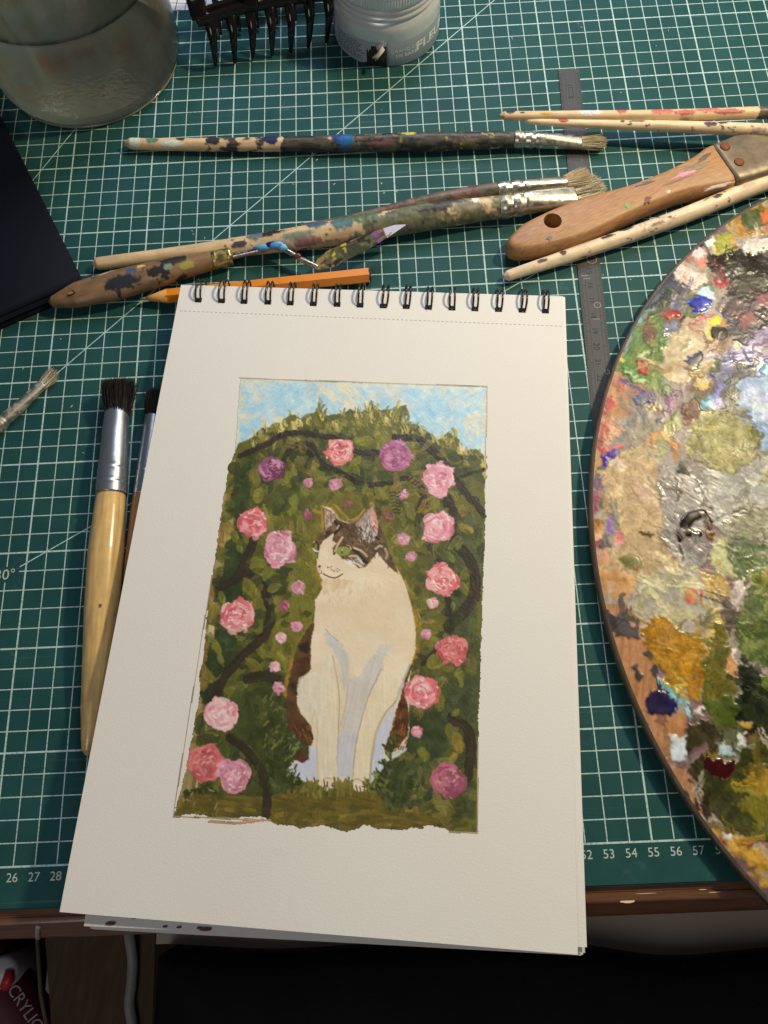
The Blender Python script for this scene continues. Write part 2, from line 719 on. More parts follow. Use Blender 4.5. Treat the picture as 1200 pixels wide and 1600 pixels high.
# knife scratches: thin paler lines
mp = N.new('ShaderNodeMapping')
mp.inputs['Rotation'].default_value = (0, 0, .6)
mp.inputs['Scale'].default_value = (9, 420, 1)
L.new(tc.outputs['Object'], mp.inputs['Vector'])
ns = N.new('ShaderNodeTexNoise')
ns.inputs['Scale'].default_value = 1
ns.inputs['Detail'].default_value = 2
L.new(mp.outputs['Vector'], ns.inputs['Vector'])
scr = N.new('ShaderNodeMapRange')
scr.inputs[1].default_value = .66
scr.inputs[2].default_value = .78
L.new(ns.outputs['Fac'], scr.inputs[0])
scratch = mth('MULTIPLY', scr.outputs[0], .2)
nsm = N.new('ShaderNodeTexNoise')
nsm.inputs['Scale'].default_value = 38
nsm.inputs['Detail'].default_value = 7
nsm.inputs['Roughness'].default_value = .72
L.new(tc.outputs['Object'], nsm.inputs['Vector'])
smu = N.new('ShaderNodeMapRange')
smu.inputs[1].default_value = .62
smu.inputs[2].default_value = .8
smu.inputs[4].default_value = .22
L.new(nsm.outputs['Fac'], smu.inputs[0])
scratch = mth('MAXIMUM', scratch, smu.outputs[0])
mx = N.new('ShaderNodeMix')
mx.data_type = 'RGBA'
L.new(scratch, mx.inputs[0])
L.new(rp.outputs['Color'], mx.inputs[6])
mx.inputs[7].default_value = (.25, .34, .32, 1)
mx2 = N.new('ShaderNodeMix')
mx2.data_type = 'RGBA'
L.new(lines, mx2.inputs[0])
L.new(mx.outputs[2], mx2.inputs[6])
mx2.inputs[7].default_value = (.54, .71, .70, 1)
L.new(mx2.outputs[2], b.inputs['Base Color'])
b.inputs['Roughness'].default_value = .55
b.inputs['Specular IOR Level'].default_value = .14
nf = N.new('ShaderNodeTexNoise')
nf.inputs['Scale'].default_value = 2600
L.new(tc.outputs['Object'], nf.inputs['Vector'])
bu = N.new('ShaderNodeBump')
bu.inputs['Strength'].default_value = .25
bu.inputs['Distance'].default_value = .0001
L.new(nf.outputs['Fac'], bu.inputs['Height'])
L.new(bu.outputs['Normal'], b.inputs['Normal'])

cmat = thing('cutting_mat', 'dark green cutting mat printed with a white centimetre grid, covering the desk', 'cutting mat', (0, 0, -0.3))
V, F = box(-2, 89, -1.78, 59, -0.29, 0.0)
bm = bmesh.new()
for p in V:
    bm.verts.new(p * S - Vector((0, 0, -.3 * S)))
bm.verts.ensure_lookup_table()
for q in F:
    bm.faces.new([bm.verts[i] for i in q])
bmesh.ops.bevel(bm, geom=bm.edges[:], offset=.0006, segments=2, affect='EDGES')
me = bpy.data.meshes.new('sheet')
bm.to_mesh(me)
bm.free()
me.materials.append(mat_m)
o = bpy.data.objects.new('sheet', me)
COL.objects.link(o)
o.parent = cmat
ink = plain('mat_ink', (.50, .58, .54), .55)
for k in list(range(24, 30)) + list(range(51, 60)):
    v, f = text_mesh(str(k), .55)
    v = v + [k, -.47, .004]
    mk('printed_number', v, f, ink, cmat, smooth=False)
v, f = text_mesh('30°', .78)
v = v + [23.95, 13.83, .004]
mk('printed_angle', v, f, ink, cmat, smooth=False)

# flecks of dried paint and crumbs lying on the mat
fleck = []
for (px, py) in ((302, 366), (112, 635), (130, 708), (211, 607), (205, 598), (36, 576), (495, 250), (458, 288), (522, 288), (596, 287), (600, 302),
                 (132, 308), (300, 361), (320, 372), (903, 38), (908, 43), (1044, 48), (1025, 72), (970, 145), (985, 437), (942, 430), (730, 60), (745, 250),
                 (596, 172), (132, 498), (95, 530), (800, 60), (470, 410), (257, 157), (620, 300)):
    c = at(px, py, 0)
    a_ = rng.rand() * 3.14
    l_, w_ = rng.uniform(.06, .2), rng.uniform(.03, .07)
    t = np.linspace(0, 2 * np.pi, 7, endpoint=False)
    q = np.c_[l_ / 2 * np.cos(t), w_ / 2 * np.sin(t)] * (1 + .4 * rng.rand(7))[:, None]
    q = q @ np.array([[math.cos(a_), math.sin(a_)], [-math.sin(a_), math.cos(a_)]])
    V = np.vstack([np.c_[c[0] + q[:, 0], c[1] + q[:, 1], np.full(7, .004)], np.c_[c[0] + q[:, 0] * .7, c[1] + q[:, 1] * .7, np.full(7, .035)]])
    F = [tuple(range(7, 14))] + [(i, (i + 1) % 7, (i + 1) % 7 + 7, i + 7) for i in range(7)]
    fleck.append((V, F))
v, f = join(fleck)
tag(mk('paint_crumbs', v, f, plain('crumb', (.55, .58, .55), .6), smooth=False),
    'tiny pale crumbs of dried paint scattered over the green mat', 'crumbs', kind='stuff')

# ------------------------------------------------------------------ what is below the desk edge
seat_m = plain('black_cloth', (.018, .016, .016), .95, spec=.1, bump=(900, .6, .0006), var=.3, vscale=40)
ZS = -11.0
seat = thing('stool', 'black padded stool in the dark below the desk edge', 'stool', (46, -28, -72))
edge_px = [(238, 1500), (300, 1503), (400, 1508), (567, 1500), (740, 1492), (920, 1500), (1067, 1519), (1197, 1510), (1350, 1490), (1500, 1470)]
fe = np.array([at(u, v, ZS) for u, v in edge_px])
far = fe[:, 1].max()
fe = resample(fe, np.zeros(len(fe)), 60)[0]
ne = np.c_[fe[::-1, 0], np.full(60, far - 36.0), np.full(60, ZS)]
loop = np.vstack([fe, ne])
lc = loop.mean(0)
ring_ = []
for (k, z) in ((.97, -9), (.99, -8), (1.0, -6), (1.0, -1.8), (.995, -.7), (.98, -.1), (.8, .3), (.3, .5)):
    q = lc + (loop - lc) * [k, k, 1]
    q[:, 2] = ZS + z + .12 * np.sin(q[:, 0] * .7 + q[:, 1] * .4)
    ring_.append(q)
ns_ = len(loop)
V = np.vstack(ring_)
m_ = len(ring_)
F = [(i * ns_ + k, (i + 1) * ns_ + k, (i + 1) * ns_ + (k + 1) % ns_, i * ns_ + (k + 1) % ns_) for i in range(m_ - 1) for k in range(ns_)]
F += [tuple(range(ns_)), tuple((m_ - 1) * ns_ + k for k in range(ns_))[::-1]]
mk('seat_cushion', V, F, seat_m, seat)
dk = plain('black_metal', (.01, .01, .01), .5)
for (x, y) in ((36, far - 10), (76, far - 10), (36, far - 30), (76, far - 30)):
    V, F, _ = tube(np.array([[x, y, -72], [x, y, -50], [x, y, ZS - 8]]), np.array([1.4, 1.5, 1.6]), 12)
    mk('leg', V, F, dk, seat)
# pull-out shelf of the desk, its edge following just behind the cushion
sx0 = at(244, 1470, -14)[0]
fr_e = fe[(fe[:, 0] > sx0)] + [0, .35, 0]
fr_e = np.vstack([[sx0, fr_e[0, 1], 0], fr_e])
q = np.vstack([fr_e[:, :2], [[fr_e[-1, 0], 6], [sx0, 6]]])
n_ = len(q)
V = np.vstack([np.c_[q, np.full(n_, -14.0)], np.c_[q, np.full(n_, -14.8)]])
mk('pull_out_shelf', V, [tuple(range(n_)), tuple(range(n_, 2 * n_))[::-1]] + [(k, k + n_, (k + 1) % n_ + n_, (k + 1) % n_) for k in range(n_)], plain('shelf_paint', (.44, .35, .29), .6, var=.15, vscale=12), desk, smooth=False)

# brown carton standing by the desk, left
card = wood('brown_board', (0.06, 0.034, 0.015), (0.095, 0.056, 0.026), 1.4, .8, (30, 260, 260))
zc = -24.0
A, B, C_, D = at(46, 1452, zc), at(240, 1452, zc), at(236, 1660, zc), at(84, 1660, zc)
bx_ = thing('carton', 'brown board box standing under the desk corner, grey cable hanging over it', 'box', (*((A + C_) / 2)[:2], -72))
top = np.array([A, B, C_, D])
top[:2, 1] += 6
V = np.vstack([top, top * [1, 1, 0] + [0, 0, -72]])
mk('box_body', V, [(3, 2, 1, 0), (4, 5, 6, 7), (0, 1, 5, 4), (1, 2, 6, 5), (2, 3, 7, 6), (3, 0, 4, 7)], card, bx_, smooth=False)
edge_m = plain('board_edge', alb((95, 80, 60)), .85)
V, F, _ = tube(np.array([A + [0, 3, .05], (A + D) / 2 + [0, 0, .06], D + [0, 0, .05]]), np.array([.13, .16, .13]), 8)
mk('board_edge', V, F, edge_m, bx_)
# cable
pc = [at(200, 1438, -20), at(203, 1470, -23.2), at(207, 1500, -23.6), at(205, 1540, -23.6), at(202, 1570, -23.6), at(205, 1590, -23.6), at(210, 1650, -23.6)]
P, R, _ = resample(pc, [.36] * 7, 40)
V, F, _ = tube(P, R, 12)
tag(mk('cable', V, F, plain('grey_cable', alb((128, 130, 118)), .5)), 'grey round cable hanging down over the brown box', 'cable')
# dark tray with paint tubes left of the carton
tray_m = plain('tray_dark', (.03, .026, .02), .8)
tx1 = min(A[0], D[0]) - .25
tr = thing('tray', 'dark open tray under the left end of the desk, holding paint tubes', 'tray', (tx1 - 14, -14, -72))
v, f = box(tx1 - 28, tx1, -34, -1, -28.4, -28)
mk('tray_bottom', v, f, tray_m, tr, smooth=False)
v, f = box(tx1 - 28, tx1, -1, -.5, -28.4, -22)
mk('tray_wall', v, f, tray_m, tr, smooth=False)
v, f = box(tx1 - 28.5, tx1 - 28, -34, -.5, -28.4, -22)
mk('tray_wall', v, f, tray_m, tr, smooth=False)
for (x, y) in ((tx1 - 26, -3), (tx1 - 2, -3), (tx1 - 26, -32), (tx1 - 2, -32)):
    v, f = box(x - 1, x + 1, y - 1, y + 1, -72, -28.4)
    mk('leg', v, f, tray_m, tr, smooth=False)
zt_ = -25.6
a0, a1 = at(-45, 1478, zt_), at(58, 1640, zt_)
P, R, _ = resample([a0, (a0 + a1) / 2, a1], [2.3, 2.4, 2.4], 30)
tb = thing('paint_tube', 'maroon paint tube with white lettering in the dark tray', 'paint tube', (*((a0 + a1) / 2)[:2], zt_ - 2.0))
V, F, _ = tube(P, np.c_[R[:, 0], R[:, 0] * .8], 32)
mk('tube_body', V, F, plain('maroon_tube', (.10, .014, .028), .35), tb)
dirv = (a1 - a0) / np.linalg.norm(a1 - a0)
perp = np.array([-dirv[1], dirv[0], 0])
v, f = text_mesh('ACRYLIC', 1.12)
cen = at(31, 1570, zt_ + 1.9)
v2 = cen + v[:, :1] * dirv * .92 + (v[:, 1] * .8)[:, None] * perp
off = (v2 - (a0 + a1) / 2) @ perp
v2[:, 2] = zt_ + .8 * np.sqrt(np.clip(2.42**2 - off**2, 0.2, None)) + .05
mk('lettering', v2, f, plain('tube_letters', (.55, .58, .62), .5), tb, smooth=False)
c2 = at(54, 1520, -23.4)
c2[0] = min(c2[0], tx1 - 1.3)
tc_ = thing('tube_cap', 'white and red bottle cap beside the maroon paint tube', 'cap', (c2[0], c2[1], -28))
V, F = lathe(c2[0], c2[1], [(0.01, -28), (1.0, -28), (1.1, -26), (1.1, -24.0), (.9, -23.6), (.01, -23.5)], 24)
mk('cap_body', V, F, plain('white_cap', (.6, .62, .68), .4), tc_)
V, F, _ = tube(np.array([[c2[0] + .35, c2[1] - .9, -23.6], [c2[0] + .62, c2[1] - .4, -23.55], [c2[0] + .62, c2[1] + .2, -23.6]]), np.array([.34, .42, .3]), 10)
mk('red_band', V, F, plain('red_band', (.5, .03, .02), .4), tc_)

# ------------------------------------------------------------------ sketchbook
PC = [at(283, 445, 1.5), at(880, 463, 1.5), at(903, 1492, 2.95), at(93, 1425, 3.0)]      # TL TR BR BL
PC = [np.array(p) for p in PC]
PXC = np.array([(283, 445), (880, 463), (903, 1492), (93, 1425)], float)


def homog(src, dst):
    A = []
    for (x, y), (u, v) in zip(src, dst):
        A.append([x, y, 1, 0, 0, 0, -u * x, -u * y, -u])
        A.append([0, 0, 0, x, y, 1, -v * x, -v * y, -v])
    h = np.linalg.svd(np.array(A))[2][-1]
    return h.reshape(3, 3)


H_UV = homog(PXC, [(0, 0), (1, 0), (1, 1), (0, 1)])


def uv_of(px):
    p = np.c_[np.atleast_2d(px), np.ones(len(np.atleast_2d(px)))] @ H_UV.T
    return p[:, :2] / p[:, 2:]


def page_pt(u, v, lift=0.0):
    u = np.asarray(u)[..., None]
    v = np.asarray(v)[..., None]
    p = PC[0] * (1 - u) * (1 - v) + PC[1] * u * (1 - v) + PC[2] * u * v + PC[3] * (1 - u) * v
    w = v * (.045 * np.sin(6.5 * u + 1.2) * np.sin(5.0 * v + .4) + .03 * np.sin(9.0 * v + 4.0 * u) + .02 * np.sin(14.0 * u - 5.0 * v))
    return p + PAGE_N * w


PAGE_N = np.cross(PC[1] - PC[0], PC[3] - PC[0])
PAGE_N /= -np.linalg.norm(PAGE_N)
if PAGE_N[2] < 0:
    PAGE_N = -PAGE_N
PW, PH = np.linalg.norm(PC[1] - PC[0]), np.linalg.norm(PC[3] - PC[0])

paper_m, nt, b = nmat('watercolour_paper')
setp(b, (.81, .78, .74), .8, 0, .25)
add_bump(nt, b, 1100, .38, .0003, 4)
tcp = nt.nodes.new('ShaderNodeTexCoord')
nzp = nt.nodes.new('ShaderNodeTexNoise')
nzp.inputs['Scale'].default_value = 14
nzp.inputs['Detail'].default_value = 6
nzp.inputs['Roughness'].default_value = .7
mxp = nt.nodes.new('ShaderNodeMix')
mxp.data_type = 'RGBA'
mxp.inputs[6].default_value = (.775, .75, .725, 1)
mxp.inputs[7].default_value = (.835, .81, .795, 1)
nt.links.new(tcp.outputs['Object'], nzp.inputs['Vector'])
nt.links.new(nzp.outputs['Fac'], mxp.inputs[0])
nt.links.new(mxp.outputs[2], b.inputs['Base Color'])
book = thing('sketchbook', 'spiral-bound sketchbook open at a painting of a cat among roses', 'sketchbook',
             (*np.mean(PC, 0)[:2], 0))
tag(book)
# ring positions along the page top, from the photograph
ring_px = [(309, 458), (345, 459), (380, 459), (417, 461), (452, 462), (488, 463), (525, 464), (561, 466), (597, 467), (633, 467), (668, 468), (705, 469), (741, 470), (778, 471), (815, 471), (852, 471)]
ring_u = [uv_of([(x, 447 + 18 * (x - 283) / 597 + 25)])[0][0] for x, y in ring_px]
hv0, hv1 = .85 / PH, 1.16 / PH           # slots for the wire, distance from the top edge
hw = .19 / PW
us = sorted(set([0, 1] + [u + s * hw for u in ring_u for s in (-1, 1)] + list(np.linspace(0, 1, 33)[1:-1])))
vs_ = [0, hv0 * .5, hv0, hv1] + list(np.linspace(.06, 1, 56))
holes = [(u - hw, u + hw) for u in ring_u]


def sheet(name, corners, thick=.03, hole=True, sag=None):
    TL, TR, BR, BL = corners
    V, F = [], []
    nu, nv = len(us), len(vs_)
    for lay in (0, 1):
        for v in vs_:
            for u in us:
                p = page_pt(u, v) if sag else TL * (1 - u) * (1 - v) + TR * u * (1 - v) + BR * u * v + BL * (1 - u) * v
                V.append(p - np.array([0, 0, thick * lay]))
    V = np.array(V)
    nn = nu * nv
    ii = lambda a, c, l: l * nn + a * nu + c
    keep = np.ones((nv - 1, nu - 1), bool)
    if hole:
        for c in range(nu - 1):
            m = (us[c] + us[c + 1]) / 2
            if any(a < m < e for a, e in holes):
                keep[2, c] = False
    for a in range(nv - 1):
        for c in range(nu - 1):
            if keep[a, c]:
                F.append((ii(a, c, 0), ii(a + 1, c, 0), ii(a + 1, c + 1, 0), ii(a, c + 1, 0)))
                F.append((ii(a, c, 1), ii(a, c + 1, 1), ii(a + 1, c + 1, 1), ii(a + 1, c, 1)))
    for a in range(nv - 1):
        F.append((ii(a, 0, 0), ii(a, 0, 1), ii(a + 1, 0, 1), ii(a + 1, 0, 0)))
        F.append((ii(a, nu - 1, 0), ii(a + 1, nu - 1, 0), ii(a + 1, nu - 1, 1), ii(a, nu - 1, 1)))
    for c in range(nu - 1):
        F.append((ii(0, c, 0), ii(0, c + 1, 0), ii(0, c + 1, 1), ii(0, c, 1)))
        F.append((ii(nv - 1, c, 0), ii(nv - 1, c, 1), ii(nv - 1, c + 1, 1), ii(nv - 1, c + 1, 0)))
    return mk(name, V, F, paper_m, book, auto=30)


tag(sheet('page', PC, sag=True), 'top page, cream white, carrying the painting')
for (c4, zz) in ((((283, 446), (883, 464), (917, 1480), (131, 1447)), (1.46, 2.55)),
                 (((284, 447), (882, 465), (914, 1489), (136, 1448)), (1.42, 2.30)),
                 (((285, 448), (881, 465), (911, 1492), (141, 1451)), (1.38, 2.05)),
                 (((286, 448), (880, 466), (908, 1493), (146, 1452)), (1.34, 1.8))):
    pts = [at(*c4[0], zz[0]), at(*c4[1], zz[0]), at(*c4[2], zz[1]), at(*c4[3], zz[1])]
    sheet('page', pts, .03)
tp = np.array([at(288, 450, 1.27), at(878, 467, 1.27), at(902, 1478, 1.27), at(155, 1432, 1.27)])
bt = tp.copy()
bt[:, 2] = .25
mk('page_block', np.vstack([tp, bt]), [(0, 3, 2, 1), (0, 1, 5, 4), (1, 2, 6, 5), (2, 3, 7, 6), (3, 0, 4, 7), (4, 5, 6, 7)], paper_m, book, smooth=False)
bt2 = bt + [0, 0, -.01]
bt3 = bt2 + [0, 0, -.22]
mk('back_cover', np.vstack([bt2, bt3]), [(0, 3, 2, 1), (0, 1, 5, 4), (1, 2, 6, 5), (2, 3, 7, 6), (3, 0, 4, 7), (4, 5, 6, 7)], plain('grey_card', (.18, .17, .16), .8), book, smooth=False)
# little paint spots on the page sticking out at the bottom
for (px, py, s_) in ((173, 1443, .2), (210, 1434, .12), (258, 1448, .1), (280, 1449, .1), (322, 1452, .22), (312, 1450, .12)):
    c = at(px, py, 2.575)
    t = np.linspace(0, 2 * np.pi, 10, endpoint=False)
    V = np.c_[c[0] + s_ * np.cos(t) * (1 + .4 * rng.rand(10)), c[1] + .35 * s_ * np.sin(t), np.full(10, 2.59)]
    V = np.vstack([V, [c[0], c[1], 2.6]])
    mk('paint_spot', V, [(i, (i + 1) % 10, 10) for i in range(10)], plain('spot', (.12, .02, .03), .5), book)

edge = (PC[1] - PC[0]) / PW
down = (PC[3] - PC[0]) / PH
wire_m = plain('black_wire', (.02, .02, .022), .2, 0.3, .8, bump=(900, .3))
slot_m = plain('slot_shade', (.012, .012, .012), .8)
for k, u in enumerate(ring_u):
    o0 = page_pt(u, 0.0)
    jt = rng.normal(0, 1, 5)
    c0 = o0 + down * (.34 + .02 * jt[0]) - PAGE_N * (.3 + .015 * jt[1])
    r_ = .76 + .015 * jt[2]
    V = []
    F = []
    parts = []
    for s_ in (-1, 1):
        th = np.linspace(math.radians(-32), math.radians(215), 30)
        # from the slot on the page, over the top edge and round behind the pad
        P = np.array([c0 + edge * (s_ * (.115 + .012 * jt[3])) + edge * ((.05 + .035 * jt[4]) * math.sin(a)) + down * (r_ * math.cos(a)) + PAGE_N * (r_ * math.sin(a)) for a in th])
        v, f, _ = tube(P, np.full(len(P), .055), 8)
        parts.append((v, f))
    # the closed end of the twin loop, lying in the slot
    e0 = c0 + down * (r_ * .9) + PAGE_N * .26
    P = np.array([e0 - edge * .15, e0 + down * .07, e0 + edge * .15])
    P = resample(P, [.05] * 3, 8)[0]
    v, f, _ = tube(P, np.full(8, .05), 8)
    parts.append((v, f))
    v, f = join(parts)
    mk('wire_ring', v, f, wire_m, book)
    q = [page_pt(u + s_ * hw, vv) - PAGE_N * .026 for s_, vv in ((-1, hv0), (1, hv0), (1, hv1), (-1, hv1))]
    q = np.array(q)
    mk('slot', np.vstack([q, q - PAGE_N * .01]), [(0, 3, 2, 1), (4, 5, 6, 7), (0, 1, 5, 4), (1, 2, 6, 5), (2, 3, 7, 6), (3, 0, 4, 7)], slot_m, book, smooth=False)  # black plate puts the shade down in the slot into colour

# perforation: a row of short cuts
pa, pb = uv_of([(281, 486)])[0], uv_of([(881, 510)])[0]
parts = []
nd = 86
for k in range(nd):
    t0, t1 = k / nd, (k + .6) / nd
    u0, u1 = pa[0] + (pb[0] - pa[0]) * t0, pa[0] + (pb[0] - pa[0]) * t1
    v0, v1 = pa[1] + (pb[1] - pa[1]) * t0, pa[1] + (pb[1] - pa[1]) * t1
    dv = .022 / PH
    q = np.array([page_pt(u0, v0 - dv), page_pt(u1, v1 - dv), page_pt(u1, v1 + dv), page_pt(u0, v0 + dv)]) + PAGE_N * .004
    parts.append((q, [(0, 3, 2, 1)]))
v, f = join(parts)
mk('perforation', v, f, plain('perf', (.50, .46, .41), .9), book, smooth=False)

# ------------------------------------------------------------------ the painting on the page (real paint, cut into its figures)
RES = .034
corner = uv_of([(373, 591), (761, 604), (745, 1302), (270, 1275)])
cx0 = min(corner[:, 0]) * PW - .5
cy0 = min(corner[:, 1]) * PH - .3
CW = int((max(corner[:, 0]) * PW + .5 - cx0) / RES)
CH = int((max(corner[:, 1]) * PH + .7 - cy0) / RES)
cv = Canvas(CW, CH)


def cp(pts):
    q = uv_of(np.asarray(pts, float))
    return np.c_[(q[:, 0] * PW - cx0) / RES, (q[:, 1] * PH - cy0) / RES]


def Z(o, pts):
    ox, oy, sc_ = o
    p = np.asarray(pts, float)
    return cp(np.c_[ox + p[:, 0] / sc_, oy + p[:, 1] / sc_])


Z1, Z2, Z3, Z4, Z5, Z6, Z7 = (350, 580, 2.79), (300, 780, 4.615), (540, 780, 5), (260, 1040, 4.444), (520, 1040, 4.615), (470, 760, 6), (440, 960, 5)
ID_SKY, ID_FOL, ID_CAT = 1, 2, 3
prng = np.random.RandomState(21)
# sky
SKY = [(374, 592), (760, 605), (757, 800), (360, 790)]
cv.poly(cp(SKY), (204, 208, 190), rag=.3, var=.03, idn=ID_SKY, hgt=.3)
skyb = [(168, 203, 216), (158, 199, 219), (178, 208, 214), (188, 212, 212), (150, 194, 216), (172, 205, 217)]
for k in range(620):
    x, y = prng.uniform(380, 754), prng.uniform(596, 735)
    if y < 600 + (x - 373) * .034:
        continue
    a = prng.uniform(-1.2, 1.2) + (0 if prng.rand() < .6 else 1.5)
    l = prng.uniform(5, 17)
    c = skyb[prng.randint(len(skyb))]
    if vn(np.array([x / 38.]), np.array([y / 30.]), 4)[0] > .74 and prng.rand() < .45:
        c = (222, 212, 176)
    x0, x1 = np.clip([x - l * math.cos(a), x + l * math.cos(a)], 378, 756)
    y0, y1 = np.clip([y - l * math.sin(a), y + l * math.sin(a)], 599 + (x - 373) * .034, 750)
    cv.stroke(cp([(x0, y0), ((x0 + x1) / 2 + prng.uniform(-3, 3), (y0 + y1) / 2), (x1, y1)]), prng.uniform(6, 13), c, var=.035, hgt=.35, alpha=.6, rag=1.2, idn=ID_SKY)
# foliage mass
FOL = [(361, 718), (372, 694), (392, 686), (408, 669), (436, 668), (440, 656), (458, 648), (470, 655), (500, 640), (503, 648), (530, 648), (545, 640), (560, 645), (578, 636), (590, 640), (612, 640), (633, 632), (637, 645), (624, 661), (650, 664), (662, 672), (684, 687), (700, 676), (715, 686), (720, 706), (742, 701), (754, 712),
       (757, 730), (757, 850), (753, 950), (748, 1100), (746, 1200), (744, 1301), (700, 1298), (672, 1290), (650, 1291), (622, 1299), (600, 1293), (590, 1297), (570, 1288), (540, 1301), (500, 1290), (470, 1294), (430, 1289), (413, 1277), (350, 1279), (325, 1277), (300, 1272), (271, 1275),
       (279, 1240), (290, 1195), (300, 1140), (311, 1080), (318, 1005), (324, 940), (335, 870), (345, 800), (354, 745)]
cv.poly(cp(FOL), (72, 76, 36), rag=1.6, var=.12, idn=ID_FOL, hgt=.5, nscale=30, color2=(88, 88, 40))
LEFTSTRIP = [(356, 725), (372, 715), (364, 800), (350, 890), (338, 960), (330, 1040), (318, 1120), (306, 1200), (300, 1262), (272, 1274), (279, 1240), (290, 1195), (300, 1140), (311, 1080), (318, 1005), (324, 940), (335, 870), (345, 800)]
cv.poly(cp(LEFTSTRIP), (128, 102, 48), rag=1.5, var=.12, idn=ID_FOL, grain=1.45, color2=(150, 134, 82))
for k in range(26):
    i = prng.randint(1, 8)
    p = np.array(LEFTSTRIP[i]) + prng.uniform(-9, 3, 2) * [1, 0]
    cv.stroke(cp([p, p + [-5, 45]]), prng.uniform(3, 8), [(112, 92, 44), (168, 150, 88), (90, 82, 40), (204, 190, 140)][prng.randint(4)], alpha=.8, dry=.3, idn=ID_FOL, hgt=.4)


def in_poly(x, y, P):
    c = False
    n = len(P)
    for i in range(n):
        x1, y1 = P[i]
        x2, y2 = P[(i + 1) % n]
        if (y1 > y) != (y2 > y) and x < (x2 - x1) * (y - y1) / (y2 - y1) + x1:
            c = not c
    return c


CATBOX = (486, 800, 650, 1240)
pal_dark = [(44, 52, 30), (54, 62, 34), (62, 68, 36), (50, 55, 36)]
pal_mid = [(86, 90, 40), (100, 100, 44), (112, 108, 46), (76, 84, 42)]
pal_lite = [(132, 126, 58), (150, 140, 66), (122, 122, 62), (168, 154, 84)]
for k in range(1100):
    x, y = prng.uniform(300, 757), prng.uniform(640, 1270)
    if not in_poly(x, y, FOL):
        continue
    side = abs(x - 565) / 190.
    low = (y - 640) / 640.
    r = prng.rand()
    if y < 690 + 12 * math.sin(x / 30.):
        c = pal_lite[prng.randint(4)] if r < .55 else pal_mid[prng.randint(4)]
    elif side < .62 and y > 760 and y < 1100:
        c = pal_mid[prng.randint(4)] if r < .85 else pal_lite[prng.randint(3)]
    elif y < 800:
        c = pal_mid[prng.randint(4)] if r < .55 else pal_dark[prng.randint(4)]
    else:
        c = pal_dark[prng.randint(4)] if r < .72 else pal_mid[prng.randint(4)]
    if x > 640 and y > 750 and prng.rand() < .5:
        c = [(70, 74, 50), (62, 66, 48), (80, 84, 56), (58, 66, 40)][prng.randint(4)]
    a = prng.uniform(0, 3.14)
    l = prng.uniform(4, 15)
    dx, dy = l * math.cos(a), l * math.sin(a)
    if not (in_poly(x - dx, y - dy, FOL) and in_poly(x + dx, y + dy, FOL)):
        continue
    cv.stroke(cp([(x - dx, y - dy), (x + prng.uniform(-3, 3), y + prng.uniform(-3, 3)), (x + dx, y + dy)]), prng.uniform(7, 19), c, var=.12, hgt=.5, alpha=.78, taper=.45, idn=ID_FOL, rag=2., cov=(y < 700))
# big dark leaves and shadows of the mass
for pts, c in (([(330, 1000), (352, 985), (372, 1000), (362, 1040), (335, 1060), (318, 1040)], (42, 54, 34)),
               ([(345, 900), (376, 890), (378, 930), (350, 948), (336, 930)], (40, 52, 34)),
               ([(365, 740), (392, 720), (388, 790), (370, 820), (358, 800)], (46, 58, 34)),
               ([(350, 850), (372, 830), (385, 870), (365, 905), (346, 900)], (44, 56, 34)),
               ([(700, 790), (735, 800), (745, 880), (725, 900), (700, 850)], (66, 74, 46)),
               ([(690, 930), (745, 940), (742, 1000), (700, 990)], (62, 70, 46)),
               ([(700, 1060), (744, 1060), (742, 1130), (690, 1130)], (56, 64, 42)),
               ([(640, 1120), (690, 1110), (700, 1170), (660, 1200), (632, 1170)], (48, 58, 36)),
               ([(365, 1090), (420, 1070), (440, 1120), (400, 1170), (360, 1150)], (54, 62, 32)),
               ([(310, 1080), (340, 1060), (350, 1085), (318, 1100)], (36, 46, 34)),
               ([(400, 1130), (450, 1110), (470, 1170), (455, 1230), (420, 1245), (392, 1190)], (52, 60, 30)),
               ([(285, 1235), (320, 1228), (350, 1245), (310, 1255), (286, 1250)], (40, 50, 30))):
    cv.poly(cp(pts), c, rag=3, var=.14, hgt=.35, idn=ID_FOL, alpha=.9)
# olive zone round the cat with a yellow rim
cv.poly(Z(Z2, [(740, 560), (860, 250), (900, 500), (930, 620), (880, 760), (860, 880), (780, 1020), (720, 1160), (690, 1260), (620, 1200), (560, 1100), (600, 900), (700, 760)]), (98, 98, 40), rag=3, var=.1, idn=ID_FOL, alpha=.85, grain=1.3)
cv.poly(Z(Z6, [(60, 440), (100, 250), (190, 170), (250, 60), (420, 40), (600, 60), (660, 150), (750, 100), (800, 330), (800, 480), (900, 700), (1000, 900), (1050, 1080), (960, 1080), (850, 700), (720, 340), (660, 170), (500, 330), (430, 350), (340, 260), (190, 180), (210, 330), (190, 420), (110, 520)]), (112, 104, 42), rag=3, var=.12, idn=ID_FOL, alpha=.9)
for pts, w in (([(300, 200), (380, 290), (450, 345), (520, 320), (600, 240), (655, 180)], 10), ([(185, 200), (205, 330), (190, 420)], 7), ([(130, 700), (150, 850), (180, 960), (130, 1070)], 5)):
    cv.stroke(Z(Z6, pts), w, (166, 128, 44), var=.1, hgt=.7, dry=.25, idn=ID_FOL, alpha=.9)
cv.stroke(Z(Z3, [(440, 650), (480, 760), (520, 860), (555, 960), (540, 1080), (545, 1180), (520, 1260)]), 9, (158, 128, 46), var=.12, hgt=.7, dry=.2, idn=ID_FOL, alpha=.9)
cv.stroke(Z(Z2, [(710, 1160), (690, 1280), (660, 1400), (690, 1470)]), 6, (162, 112, 50), var=.12, hgt=.6, dry=.2, idn=ID_FOL, alpha=.9)
